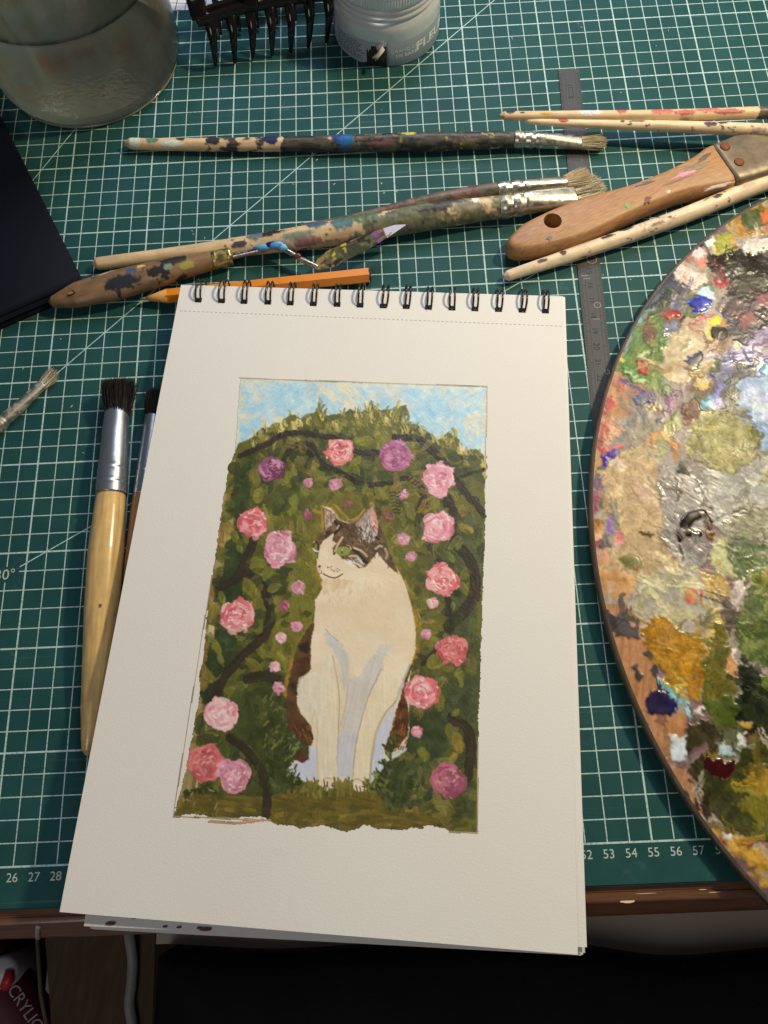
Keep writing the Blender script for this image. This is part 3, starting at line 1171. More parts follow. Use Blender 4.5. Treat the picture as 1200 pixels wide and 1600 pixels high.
# bright ragged fringe of the arch
for k in range(170):
    t = prng.rand()
    i = prng.randint(2, 27)
    p = np.array(FOL[i]) * t + np.array(FOL[i + 1]) * (1 - t) + [0, prng.uniform(0, 26)]
    a = prng.uniform(-2.2, -.9)
    l = prng.uniform(5, 13)
    q = p + l * np.array([math.cos(a), math.sin(a)])
    cv.stroke(cp([p, (p + q) / 2 + prng.uniform(-2, 2, 2), q]), prng.uniform(2, 6), [(150, 138, 62), (172, 158, 86), (118, 112, 50), (96, 96, 44), (188, 172, 100)][prng.randint(5)], var=.15, hgt=1.1, dry=.3, idn=ID_FOL, alpha=.9)
# ground
cv.poly(Z(Z7, [(-100, 1450), (60, 1370), (170, 1300), (300, 1290), (480, 1290), (640, 1330), (760, 1400), (900, 1500), (1100, 1620), (1100, 1680), (-130, 1600)]), (104, 88, 34), rag=3, var=.12, idn=ID_FOL, color2=(116, 100, 40), grain=.1)
cv.poly(cp([(272, 1272), (295, 1240), (400, 1245), (430, 1250), (520, 1232), (600, 1250), (660, 1278), (720, 1290), (700, 1297), (672, 1289), (650, 1290), (622, 1298), (590, 1296), (570, 1287), (540, 1300), (500, 1289), (430, 1288), (413, 1276), (350, 1278)]), (104, 90, 36), rag=2, var=.12, idn=ID_FOL, color2=(88, 80, 34), grain=.1, hgt=.4)
for k in range(60):
    x = prng.uniform(280, 730)
    y = prng.uniform(1262, 1290)
    cv.stroke(cp([(x - 8, y), (x + 8, y + prng.uniform(-4, 4))]), prng.uniform(3, 7), [(120, 102, 40), (92, 82, 34), (138, 118, 56), (80, 76, 34)][prng.randint(4)], var=.1, hgt=.6, dry=.25, idn=ID_FOL, alpha=.7, cov=False)
# branches
BR = (54, 45, 33)
BRANCH = ((Z1, [(70, 370), (180, 320), (270, 275), (400, 280), (500, 300), (570, 350), (670, 355)], 9),
                   (Z1, [(250, 400), (300, 330), (360, 318), (420, 400), (500, 440), (600, 490), (700, 490), (800, 470), (850, 500), (875, 600)], 8),
                   (Z1, [(740, 290), (850, 300), (920, 360), (980, 430), (1040, 520), (1120, 610)], 10),
                   (Z1, [(1000, 470), (1060, 450), (1130, 430)], 6),
                   (Z1, [(340, 330), (380, 370), (360, 420)], 7),
                   (Z3, [(800, 0), (850, 330), (980, 500), (1010, 640), (1000, 750), (900, 900), (800, 1000)], 15),
                   (Z3, [(1000, 0), (1070, 130)], 8), (Z3, [(600, 0), (590, 80), (550, 190)], 9), (Z3, [(640, 370), (740, 500)], 6), (Z3, [(700, 1180), (620, 1260), (590, 1290)], 6), (Z3, [(790, 780), (800, 900)], 8),
                   (Z2, [(440, 290), (390, 430), (330, 560), (200, 640)], 12), (Z2, [(380, 530), (470, 590), (530, 700), (560, 820), (520, 980), (380, 1110), (250, 1260), (150, 1420)], 12),
                   (Z4, [(430, 500), (560, 600), (640, 700), (690, 850), (690, 1030)], 10), (Z4, [(560, 95), (660, 75), (755, 95)], 13),
                   (Z5, [(850, 380), (950, 440), (985, 520), (990, 620), (970, 800)], 12))


def vines(al):
    for o_, pts, w in BRANCH:
        cv.stroke(Z(o_, pts), w * 1.1, BR, var=.14, hgt=.6, idn=ID_FOL, alpha=al, rag=2.0)


vines(.9)
# leaves


def leaf(x, y, l, w, a, c):
    t = np.linspace(0, np.pi, 9)
    up = np.c_[-l * np.cos(t), w * np.sin(t) ** 1.3]
    P = np.vstack([up, (up * [1, -1])[::-1][1:-1]])
    R_ = np.array([[math.cos(a), math.sin(a)], [-math.sin(a), math.cos(a)]])
    cv.poly(cp(P @ R_ + [x, y]), c, rag=2.0, var=.14, hgt=.6, idn=ID_FOL, grain=a, alpha=.8)


OL, YL, GL = (122, 116, 48), (152, 128, 52), (98, 104, 46)
for q in ((396, 748, 14, 8, 1.2, OL), (402, 775, 13, 8, 1.9, (128, 124, 56)), (432, 813, 12, 6, -.6, OL), (421, 825, 10, 6, 1.4, OL), (366, 836, 10, 5, 1.0, OL), (373, 856, 10, 5, 1.3, OL), (719, 802, 14, 7, 1.8, YL), (726, 827, 13, 7, .5, YL), (655, 845, 13, 6, 1.9, (140, 124, 48)),
          (724, 898, 12, 6, 2.2, OL), (724, 922, 14, 6, 1.0, OL), (680, 1030, 13, 8, 1.9, OL), (698, 1044, 12, 7, .2, OL), (659, 1179, 13, 9, 1.2, (104, 108, 46)), (714, 1160, 18, 10, 1.3, (156, 128, 46)), (706, 1186, 12, 6, 2.2, (148, 122, 46)), (685, 1255, 22, 8, 1.1, (132, 124, 60)), (685, 1096, 18, 7, 1.5, OL), (345, 934, 10, 6, 1.2, OL), (336, 1010, 12, 6, 1.0, OL), (344, 1031, 12, 5, 1.2, (116, 110, 48)),
          (500, 745, 13, 9, .3, GL), (487, 728, 15, 9, 2.0, (112, 112, 50)), (455, 790, 18, 9, 1.9, GL), (470, 700, 12, 7, 1.4, (100, 92, 40)), (400, 880, 16, 9, .1, (106, 108, 44)), (402, 905, 14, 8, 2.6, GL), (566, 690, 16, 8, -.3, (112, 112, 48)), (640, 705, 16, 9, 1.1, (124, 120, 56)), (600, 745, 18, 9, .4, (52, 62, 34)), (560, 765, 14, 8, .1, (60, 72, 38)), (428, 945, 14, 9, 1.0, GL), (395, 1040, 15, 9, .6, (120, 114, 42)), (372, 1090, 20, 11, 1.7, (64, 74, 36)), (402, 1105, 18, 10, 1.5, (70, 74, 36)), (640, 800, 15, 9, 1.3, (96, 98, 46)), (560, 900 - 40, 1, 1, 0, OL), (330, 960, 16, 8, 1.7, (140, 120, 50)), (318, 1060, 22, 9, 1.6, (128, 106, 46)), (700, 740 + 130, 12, 6, .8, (92, 98, 48)), (660, 940, 16, 9, 1.4, (110, 106, 46)), (668, 1000, 14, 8, 1.1, (106, 104, 44)), (640, 930, 12, 7, .6, (104, 104, 44)), (735, 1040, 18, 9, 1.5, (90, 92, 48)), (734, 980, 14, 7, 1.6, (76, 82, 46)), (670, 1270, 1, 1, 0, OL), (720, 1262, 13, 12, .3, (46, 54, 32)), (695, 1190, 14, 7, .0, (92, 96, 44)), (446, 1015, 13, 7, 1.7, (104, 96, 40)), (436, 960, 10, 6, .7, (116, 112, 46))):
    if q[2] > 2:
        leaf(*q)
# dark bushes at the cat's feet, with sharp little strokes
for (cx_, cy_b, rx_b, ry_b, c0_) in ((622, 1234, 34, 36, (44, 54, 30)), (432, 1190, 30, 52, (50, 58, 30))):
    for k in range(150):
        a = prng.uniform(0, 6.28)
        r = math.sqrt(prng.rand())
        x, y = cx_ + rx_b * r * math.cos(a), cy_b + ry_b * r * math.sin(a)
        d = prng.uniform(-2.6, -.6)
        l = prng.uniform(4, 10)
        c = [c0_, (52, 62, 34), (40, 48, 28), (62, 72, 38)][prng.randint(4)]
        if r > .75 and prng.rand() < .35:
            c = [(76, 86, 50), (74, 84, 44), (88, 94, 60)][prng.randint(3)]
        cv.stroke(cp([(x, y), (x + l * math.cos(d), y + l * math.sin(d))]), prng.uniform(4, 8), c, var=.12, hgt=.6, idn=ID_FOL, alpha=.6, taper=.4, cov=False)
for k in range(34):      # loose yellow-green touches at the lower left
    x, y = prng.uniform(405, 445), prng.uniform(1090, 1175)
    cv.stroke(cp([(x, y), (x + prng.uniform(2, 8), y - prng.uniform(4, 10))]), 2.2, [(118, 112, 52), (84, 90, 40), (140, 124, 66)][prng.randint(3)], var=.1, hgt=.8, idn=ID_FOL, alpha=.6)

# loose wet-in-wet drags that blend leaves, stems and ground into one another
for k in range(800):
    x, y = prng.uniform(4, CW - 5), prng.uniform(4, CH - 5)
    if cv.idm[int(y), int(x)] != ID_FOL or cv.cov[int(y), int(x)] < .5:
        continue
    a = prng.uniform(0, 6.28)
    l = prng.uniform(5, 16)
    cv.stroke([(x, y), (x + l * .5 * math.cos(a) + prng.uniform(-2, 2), y + l * .5 * math.sin(a) + prng.uniform(-2, 2)), (x + l * math.cos(a), y + l * math.sin(a))], prng.uniform(5, 13), cv.col[int(y), int(x)] * 255 * prng.uniform(.86, 1.16), var=.12, hgt=.4, alpha=.6, dry=.25, taper=.5, rag=1.6, cov=False)
vines(.4)
# ochre and light olive touches in the glow round the cat, darks in the corners
for k in range(260):
    x, y = prng.uniform(395, 725), prng.uniform(690, 1130)
    d_c = min(abs(x - 490), abs(x - 640))
    if not in_poly(x, y, FOL) or (495 < x < 632 and y > 830):
        continue
    if d_c < 45 and prng.rand() < .6:
        c = [(132, 112, 44), (146, 120, 48), (118, 108, 44), (124, 118, 50)][prng.randint(4)]
    else:
        c = [(46, 54, 30), (118, 116, 50), (40, 48, 28), (104, 108, 48), (56, 64, 34)][prng.randint(5)]
    a = prng.uniform(0, 6.28)
    l = prng.uniform(8, 22)
    cv.stroke(cp([(x, y), (x + l * math.cos(a) * .5 + prng.uniform(-3, 3), y + l * math.sin(a) * .5), (x + l * math.cos(a), y + l * math.sin(a))]), prng.uniform(6, 14), c, var=.14, hgt=.6, alpha=.62, dry=.3, taper=.4, rag=1.6, idn=ID_FOL, cov=False)
# the cat
CREAM = (228, 211, 178)
cat = list(map(tuple, np.vstack([np.array([(195, 185), (215, 300), (205, 400), (175, 500), (110, 520), (112, 600), (140, 680), (138, 760), (160, 825), (190, 880), (192, 960), (135, 1060)]) / 6 + [470, 760],
                                 np.array([(880, 730), (875, 860), (850, 1000), (850, 1180), (842, 1240), (775, 1305)]) / 4.615 + [300, 780],
                                 np.array([(112, 600), (110, 700), (150, 790), (220, 880), (240, 960), (225, 1040), (200, 1130), (180, 1160), (90, 1140), (45, 1190), (60, 1240), (150, 1300), (280, 1340), (340, 1382), (410, 1355), (470, 1320), (520, 1345), (590, 1392), (650, 1372), (690, 1320), (780, 1200), (830, 1110), (900, 1080), (970, 990), (990, 900), (985, 780), (990, 560), (1010, 370), (1035, 300), (1042, 150), (1022, 0)]) / 5 + [440, 960],
                                 np.array([(540, 950), (510, 860), (470, 700), (430, 600), (350, 480), (270, 330), (250, 200), (210, 50)]) / 5 + [540, 780],
                                 np.array([(490, 340), (430, 345), (350, 312), (270, 200)]) / 6 + [470, 760]])))
cv.poly(cp(cat), CREAM, rag=.8, var=.02, idn=ID_CAT, hgt=.3, color2=(221, 201, 166), nscale=46)
# soft modelling of the white coat
for pts, c, al in ((np.array([(120, 480), (300, 460), (330, 700), (280, 1000), (270, 900), (150, 780), (110, 650)]), (214, 208, 188), .6),
                   (np.array([(300, 400), (380, 300), (420, 560), (430, 900), (420, 1280), (290, 1290), (275, 900)]), (218, 208, 178), .7),
                   (np.array([(620, 760), (800, 460), (900, 500), (860, 700), (740, 900), (680, 1280), (550, 1280), (590, 960)]), (222, 208, 172), .7)):
    cv.poly(Z(Z7, pts), c, rag=3, var=.04, idn=ID_CAT, alpha=al, grain=1.5)
LAV = (182, 187, 190)
cv.poly(Z(Z7, [(330, 130), (400, 190), (470, 240), (520, 370), (510, 480), (500, 570), (470, 600), (455, 480), (440, 380), (380, 260), (340, 240)]), LAV, rag=3, var=.05, idn=ID_CAT, alpha=.6, grain=1.3)
cv.poly(Z(Z7, [(510, 520), (600, 480), (700, 320), (780, 240), (870, 240), (800, 340), (780, 420), (650, 680), (590, 900), (555, 1080), (540, 1290), (425, 1290), (420, 1150), (440, 960), (490, 740)]), (188, 190, 190), rag=3, var=.05, idn=ID_CAT, alpha=.6, grain=1.75)
cv.poly(Z(Z7, [(480, 930), (580, 920), (550, 1080), (535, 1290), (430, 1290), (430, 1000)]), (184, 189, 204), rag=5, var=.05, idn=ID_CAT, alpha=.45, grain=1.6)
cv.poly(Z(Z7, [(880, 700), (740, 900), (690, 1150), (670, 1340), (790, 1200), (800, 1060), (860, 860)]), (194, 197, 206), rag=1.6, var=.04, idn=ID_CAT, alpha=.95, grain=1.6)
cv.poly(Z(Z7, [(210, 1030), (270, 1050), (272, 1290), (180, 1310), (60, 1240), (50, 1190), (90, 1150), (200, 1130)]), (192, 195, 206), rag=1.6, var=.04, idn=ID_CAT, alpha=.95)
cv.poly(Z(Z7, [(820, 1110), (900, 1080), (970, 990), (975, 1060), (900, 1120), (800, 1160)]), (206, 206, 200), rag=1.6, var=.05, idn=ID_CAT, alpha=.9)
cv.poly(Z(Z7, [(985, 390), (1000, 400), (920, 620), (880, 700), (850, 760), (900, 600)]), (176, 172, 164), rag=1.2, var=.06, idn=ID_CAT, alpha=.85)
for pts, w, c in (([(390, 330), (420, 480), (440, 640), (435, 900), (425, 1180)], 1.6, (170, 158, 130)), ([(510, 560), (490, 720), (450, 880)], 1.6, (176, 168, 150)), ([(770, 430), (660, 670), (600, 880), (560, 1100), (545, 1280)], 1.6, (170, 160, 140)), ([(880, 690), (800, 780), (740, 900), (700, 1080), (680, 1300)], 3.2, (178, 160, 128)), ([(250, 750), (270, 860), (265, 1000), (275, 1280)], 1.8, (196, 182, 148)), ([(250, 760), (235, 850), (260, 880)], 4, (206, 192, 150)), ([(335, 120), (390, 180), (430, 210)], 1.3, (160, 166, 170))):
    cv.stroke(Z(Z7, pts), w, c, var=.08, idn=ID_CAT, alpha=.75)
cv.poly(Z(Z6, [(190, 880), (330, 870), (480, 880), (420, 960), (300, 980), (190, 1010)]), (204, 174, 134), rag=4, var=.07, idn=ID_CAT, alpha=.55)
for k in range(160):       # short hairs under the chin
    x, y = prng.uniform(504, 600), prng.uniform(905, 940)
    cv.stroke(cp([(x, y), (x + prng.uniform(-2, 2), y + prng.uniform(4, 9))]), 1.3, [(206, 176, 140), (236, 216, 180), (196, 166, 128)][prng.randint(3)], idn=ID_CAT, alpha=.35 * (1 if x < 550 else .6))
# brown tail and shadow edges
TAIL = [(240, 60), (190, 130), (130, 230), (80, 380), (45, 560), (28, 740), (50, 900), (120, 960), (220, 1040), (240, 960), (200, 860), (120, 760), (105, 600), (130, 500), (220, 430), (215, 250), (245, 100)]
cv.poly(Z(Z7, TAIL), (76, 53, 33), rag=1.6, var=.16, idn=ID_CAT, hgt=.5, color2=(94, 64, 36))
cv.poly(Z(Z7, [(130, 240), (200, 220), (215, 280), (190, 310), (130, 290)]), (48, 38, 28), rag=1.5, var=.1, idn=ID_CAT)
cv.poly(Z(Z7, [(90, 1080), (130, 1030), (190, 1090), (205, 1130), (150, 1170), (80, 1130)]), (78, 52, 33), rag=1.4, var=.15, idn=ID_CAT)
cv.poly(Z(Z7, [(1005, 380), (985, 430), (900, 700), (860, 880), (795, 1050), (810, 1092), (900, 1045), (970, 960), (990, 830), (980, 750), (955, 600), (1012, 400)]), (98, 62, 30), rag=1.4, var=.18, idn=ID_CAT, hgt=.5, color2=(72, 46, 29))
for k in range(60):
    t = prng.rand()
    y = 850 + 190 * t
    x = prng.uniform(60, 215)
    if in_poly(x, y, TAIL):
        cv.stroke(Z(Z7, [(x, y), (x + 14, y + 26)]), 1.8, [(70, 46, 28), (128, 84, 44), (104, 66, 36)][prng.randint(3)], idn=ID_CAT, alpha=.8)
for k in range(60):
    x, y = prng.uniform(830, 980), prng.uniform(780, 1040)
    if x > 860 - (y - 850) * .3:
        cv.stroke(Z(Z7, [(x, y), (x - 8, y + 24)]), 1.8, [(148, 92, 38), (84, 50, 28), (120, 72, 34)][prng.randint(3)], idn=ID_CAT, alpha=.7)
# face: brown tabby cap
BRN = (108, 84, 56)
cv.poly(Z(Z6, [(195, 190), (270, 230), (350, 320), (430, 350), (490, 340), (665, 175), (730, 350), (780, 520), (850, 680), (910, 830), (830, 770), (760, 690), (705, 622), (660, 680), (600, 760), (530, 775), (450, 700), (370, 680), (330, 610), (300, 650), (285, 580), (330, 540), (290, 520), (300, 440), (220, 500), (170, 560), (160, 620), (150, 690), (112, 610), (105, 540), (200, 420), (210, 330)]), BRN, rag=.9, var=.16, idn=ID_CAT, hgt=.5, nscale=7, color2=(92, 70, 48))
cv.poly(Z(Z6, [(205, 200), (270, 240), (320, 310), (280, 360), (220, 420), (215, 330)]), (176, 146, 122), rag=1, var=.12, idn=ID_CAT, nscale=4)
cv.poly(Z(Z6, [(500, 350), (580, 270), (662, 185), (700, 290), (715, 400), (700, 470), (640, 490), (560, 460)]), (164, 144, 130), rag=1, var=.12, idn=ID_CAT, nscale=4)
cv.poly(Z(Z6, [(660, 200), (690, 260), (718, 370), (710, 450), (670, 400), (650, 330), (640, 260)]), (214, 150, 124), rag=1, var=.08, idn=ID_CAT)
for k in range(95):
    x, y = prng.uniform(515, 690), prng.uniform(280, 500)
    if y < 350 - (x - 500) * .9 + 60:
        continue
    cv.stroke(Z(Z6, [(x, y), (x + prng.uniform(-14, 14), y + prng.uniform(14, 44))]), 1.2, [(218, 206, 196), (120, 110, 104), (188, 172, 164), (92, 76, 66), (206, 196, 196)][prng.randint(5)], idn=ID_CAT, hgt=.5, alpha=.85)
for k in range(40):
    x, y = prng.uniform(215, 310), prng.uniform(230, 360)
    cv.stroke(Z(Z6, [(x, y), (x + prng.uniform(0, 20), y + prng.uniform(10, 30))]), 1.2, [(198, 172, 150), (120, 96, 74), (90, 66, 44), (214, 190, 170)][prng.randint(4)], idn=ID_CAT, alpha=.8)
for k in range(150):      # tabby hairs
    x, y = prng.uniform(130, 880), prng.uniform(350, 760)
    ok_ = (y < 560 and 200 < x < 740) or (x > 430 and y < 700 and x < 700) or (x > 700 and abs(y - (540 + (x - 700) * 1.25)) < 70)
    if ok_ and not (x < 320 and y > 440):
        a = prng.uniform(.7, 2.2)
        cv.stroke(Z(Z6, [(x, y), (x + 34 * math.cos(a), y + 34 * math.sin(a))]), 1.5, [(64, 50, 34), (134, 104, 66), (96, 74, 50), (52, 40, 28), (148, 122, 84)][prng.randint(5)], idn=ID_CAT, alpha=.65, hgt=.3)
for pts, w, c in (([(310, 330), (345, 400), (310, 440)], 4, (48, 38, 26)), ([(345, 345), (375, 380), (350, 400)], 4, (56, 44, 30)), ([(230, 440), (260, 430), (225, 470)], 4, (60, 46, 32)), ([(345, 370), (330, 400)], 2.5, (190, 170, 136)), ([(480, 590), (540, 640), (580, 700), (610, 720)], 4.5, (46, 40, 32)), ([(490, 580), (560, 610), (610, 660)], 3, (198, 178, 142)), ([(450, 660), (510, 660), (550, 700)], 4, (184, 166, 130)), ([(470, 690), (520, 720)], 3, (60, 50, 40)), ([(420, 560), (450, 575), (462, 590)], 2.2, (206, 186, 152)), ([(300, 640), (320, 590), (370, 555), (440, 575)], 2.5, (78, 58, 38)), ([(380, 480), (350, 530), (310, 610)], 3, (200, 172, 130)), ([(690, 590), (740, 560), (750, 570)], 3, (188, 178, 160)), ([(780, 590), (800, 640), (790, 680)], 4, (156, 134, 108)), ([(700, 480), (720, 500)], 4, (50, 40, 30))):
    cv.stroke(Z(Z6, pts), w, c, var=.08, idn=ID_CAT, hgt=.4)
for k in range(46):      # white cheek hairs
    x, y = prng.uniform(380, 560), prng.uniform(680, 740)
    cv.stroke(Z(Z6, [(x, y), (x + 34, y + prng.uniform(10, 34))]), 1.1, [(236, 226, 210), (226, 214, 196)][prng.randint(2)], idn=ID_CAT, alpha=.7)
cv.ell(*Z(Z6, [(385, 610)])[0], 10.5, 7, (150, 138, 70), idn=ID_CAT, rag=.3, n=24, ang=-.12)
cv.ell(*Z(Z6, [(385, 611)])[0], 9, 5.8, (132, 146, 66), idn=ID_CAT, rag=.3, n=24, ang=-.12)
cv.ell(*Z(Z6, [(376, 612)])[0], 1.4, 3.8, (70, 80, 36), idn=ID_CAT, rag=.2)
cv.ell(*Z(Z6, [(378, 600)])[0], 1.3, 1.3, (226, 226, 206), idn=ID_CAT, rag=.1)
cv.ell(*Z(Z6, [(128, 572)])[0], 3.6, 7.4, (120, 132, 66), idn=ID_CAT, rag=.3)
cv.stroke(Z(Z6, [(132, 520), (152, 560), (150, 600)]), 2.5, (52, 42, 28), idn=ID_CAT)
cv.stroke(Z(Z6, [(105, 590), (125, 610), (150, 615)]), 2, (226, 214, 196), idn=ID_CAT)
cv.stroke(Z(Z6, [(120, 540), (108, 570)]), 1.6, (60, 50, 34), idn=ID_CAT)
cv.poly(Z(Z6, [(140, 750), (170, 735), (180, 770), (165, 820), (140, 790)]), (220, 172, 140), rag=.4, var=.04, idn=ID_CAT, alpha=.8)
cv.ell(*Z(Z6, [(166, 754)])[0], 1.9, 1.5, (60, 34, 28), idn=ID_CAT, rag=.2)
cv.stroke(Z(Z6, [(160, 825), (182, 818), (185, 800)]), 1.3, (110, 70, 54), idn=ID_CAT)
cv.stroke(Z(Z6, [(200, 822), (225, 838), (265, 856), (310, 862), (350, 846), (378, 824)]), 1.6, (74, 56, 46), idn=ID_CAT, hgt=.2)
for (x, y) in ((242, 764), (262, 768), (275, 756), (278, 785), (300, 798), (310, 782), (336, 776), (352, 790), (330, 800)):
    cv.ell(*Z(Z6, [(x, y)])[0], 1.0, .9, (92, 74, 60), idn=ID_CAT, rag=.2, n=8)
# paws
for pts in ([(320, 1300), (325, 1350)], [(345, 1310), (350, 1350)], [(385, 1345), (390, 1320), (410, 1315)], [(570, 1340), (580, 1380)], [(600, 1350), (605, 1380)], [(620, 1345), (640, 1350), (632, 1375)]):
    cv.stroke(Z(Z7, pts), 1.6, (86, 70, 50), idn=ID_CAT)
for pts in ([(320, 1285), (350, 1278), (375, 1285)], [(550, 1300), (585, 1285), (620, 1310)]):
    cv.stroke(Z(Z7, pts), 2.0, (180, 160, 128), idn=ID_CAT, alpha=.8)
for k in range(110):       # grass tips over the paws and the bluish gap
    x = prng.uniform(470, 590)
    y = prng.uniform(1226, 1248)
    if (500 < x < 524 or 548 < x < 568) and prng.rand() < .75:
        continue
    cv.stroke(cp([(x, y), (x + prng.uniform(-4, 4), y - prng.uniform(5, 13))]), prng.uniform(1.8, 3.4), [(110, 104, 44), (92, 94, 40), (130, 118, 56), (80, 84, 40)][prng.randint(4)], var=.1, idn=ID_FOL, hgt=.7, alpha=.9)
for k in range(90):        # dark strokes of the bushes biting into the pale gap
    s_ = prng.rand() < .5
    y = prng.uniform(1150, 1240)
    x = (596 + max(0, 1200 - y) * .45 - max(0, y - 1200) * .3) if s_ else (458 + max(0, y - 1215) * .5)
    x += prng.uniform(-5, 9) if s_ else prng.uniform(-16, 5)
    cv.stroke(cp([(x, y), (x + prng.uniform(-9, 2) if s_ else x + prng.uniform(0, 9), y - prng.uniform(1, 9))]), prng.uniform(2, 3.5), [(48, 58, 32), (60, 72, 38), (96, 108, 66), (40, 50, 28)][prng.randint(4)], var=.1, idn=ID_FOL, hgt=.8, alpha=.92)

# roses
RT = {'coral': [(208, 100, 108), (222, 134, 138), (236, 178, 176), (192, 68, 78), (230, 154, 152)],
      'mauve': [(156, 84, 128), (176, 106, 148), (140, 66, 112), (196, 130, 166), (168, 92, 140)],
      'pink': [(214, 138, 162), (228, 164, 182), (200, 112, 142), (238, 190, 200), (222, 150, 172)],
      'purple': [(104, 44, 84), (140, 74, 118), (180, 116, 156), (88, 36, 68), (206, 156, 188)],
      'pinkred': [(222, 142, 152), (206, 94, 104), (236, 178, 182), (196, 74, 86), (232, 160, 168)],
      'dark': [(200, 98, 108), (206, 112, 112), (182, 74, 84), (222, 148, 142), (192, 84, 92)],
      'pale': [(226, 166, 178), (236, 190, 198), (206, 132, 154), (214, 176, 196), (230, 150, 160)],
      'mauvepale': [(204, 130, 156), (220, 160, 180), (182, 106, 136), (230, 186, 200), (212, 144, 168)],
      'plum': [(150, 74, 100), (176, 96, 120), (132, 60, 88), (206, 138, 150), (164, 84, 108)],
      'bud': [(204, 138, 166), (184, 108, 140), (222, 170, 188), (194, 124, 154)],
      'brown': [(124, 78, 62), (104, 62, 54), (146, 96, 80), (112, 70, 58)]}
ROSES = [(528, 705, 24, 'coral'), (618, 712, 27, 'mauve'), (684, 750, 27, 'pink'), (421, 733, 20, 'purple'), (393, 818, 24, 'pinkred'), (435, 858, 27, 'mauvepale'), (682, 825, 27, 'pink'), (689, 909, 26, 'pinkred'), (705, 1016, 25, 'dark'), (657, 1082, 27, 'pinkred'), (369, 962, 26, 'pinkred'), (344, 1115, 27, 'pale'), (318, 1193, 28, 'dark'), (364, 1212, 28, 'mauvepale'), (698, 1220, 28, 'plum')]
RLAB = ['coral pink rose at the top of the arch', 'mauve rose at the top right of the arch', 'light pink rose on the right shoulder of the arch', 'small dark purple rose, upper left', 'pale pink rose with red centre, upper left', 'mauve pink rose left of the cat\'s head', 'pink rose right of the cat\'s ear', 'pink rose with red folds right of the cat\'s neck', 'coral red rose on the right edge', 'pink and red rose touching the cat\'s flank', 'pink rose with red centre on the left edge', 'pale pink ruffled rose, lower left', 'coral rose in the bottom left corner', 'mauve rose beside the coral rose, bottom left', 'plum rose in the bottom right corner']
BUDS = [(480, 755, 10, 'bud'), (522, 757, 13, 'bud'), (628, 775, 9, 'bud'), (541, 789, 10, 'brown'), (605, 806, 12, 'brown'), (479, 805, 9, 'plum'), (628, 843, 12, 'bud'), (641, 870, 10, 'bud'), (674, 943, 10, 'pale'), (664, 992, 9, 'bud'), (465, 919, 13, 'bud'), (442, 948, 10, 'plum'), (462, 980, 10, 'bud'), (438, 997, 10, 'pale'), (428, 1042, 9, 'pale'), (433, 1075, 10, 'bud'), (649, 1144, 9, 'pink')]
names = {ID_SKY: None}
for k, (x, y, r, ty) in enumerate(ROSES):
    i_ = 10 + k
    p = RT[ty]
    # white-pink ragged halo, body of overlapping petals, spiral of folds
    n_ = 15
    t = np.linspace(0, 2 * np.pi, n_, endpoint=False) + prng.rand()
    rr = r * prng.uniform(.72, 1.16, n_)
    asp = prng.uniform(.85, 1.08)
    cv.poly(cp(np.c_[x + rr * np.cos(t), y + asp * rr * np.sin(t)]), p[1], rag=2.6, var=.06, hgt=.7, idn=i_, color2=p[0], nscale=6)
    for m in range(26):
        a = prng.uniform(0, 6.28)
        q = r * prng.uniform(.45, .92)
        px_, py_ = x + q * math.cos(a), y + q * .95 * math.sin(a)
        w_ = r * prng.uniform(.18, .36)
        da = prng.uniform(.3, .6)
        arc = [(x + q * math.cos(a + s_ * da), y + q * .95 * math.sin(a + s_ * da)) for s_ in (-1, 0, 1)]
        cv.stroke(cp(arc), w_, p[prng.choice([0, 1, 2, 4, 1])], var=.09, hgt=1.0, idn=i_, alpha=.85, taper=.5, rag=1.)
    ocx, ocy = x + r * prng.uniform(-.18, .18), y + r * prng.uniform(-.18, .18)
    for m in range(9):
        a = prng.uniform(0, 6.28)
        q = r * prng.uniform(.05, .6)
        da = prng.uniform(.25, .8)
        arc = [(ocx + q * math.cos(a + s_ * da) + prng.uniform(-1, 1), ocy + q * math.sin(a + s_ * da) + prng.uniform(-1, 1)) for s_ in (-1, 0, 1)]
        cv.stroke(cp(arc), prng.uniform(1.6, 6), p[3] if m % 3 == 0 else p[2], var=.1, hgt=1.0, idn=i_, alpha=prng.uniform(.4, .8), taper=.6, rag=1.6)
    for m in range(7):
        px_, py_ = ocx + prng.normal(0, r * .35), ocy + prng.normal(0, r * .35)
        cv.ell(*cp([(px_, py_)])[0], prng.uniform(2.5, 7), prng.uniform(2, 5), p[prng.randint(5)], ang=prng.rand() * 3, rag=1.8, var=.08, hgt=1.0, idn=i_, alpha=.65, n=12)
    for m in range(12):
        a = prng.uniform(0, 6.28)
        q = r * prng.uniform(.1, .95)
        c0_ = (x + q * math.cos(a), y + q * math.sin(a))
        cv.stroke(cp([c0_, (c0_[0] + prng.uniform(-5, 5), c0_[1] + prng.uniform(-3, 3))]), prng.uniform(1.4, 3), (238, 206, 208) if ty not in ('mauve', 'purple', 'plum', 'dark') else p[3] if ty != 'dark' else (226, 160, 152), var=.05, hgt=1.3, idn=i_, alpha=.8)
for k, (x, y, r, ty) in enumerate(BUDS):
    i_ = 40 + k
    p = RT[ty]
    cv.ell(*cp([(x, y)])[0], r * .8, r * .75, p[0], idn=i_, rag=2.2, var=.08, hgt=.6, n=14, alpha=.95)
    for m in range(11):
        a = prng.uniform(0, 6.28)
        q = r * prng.uniform(.1, .85)
        cx_, cy_b = x + q * math.cos(a), y + q * math.sin(a)
        cv.stroke(cp([(cx_, cy_b), (cx_ + prng.uniform(-4, 4), cy_b + prng.uniform(-4, 4))]), prng.uniform(2, 4.2), p[prng.randint(len(p))], var=.08, hgt=.9, idn=i_, alpha=.85)
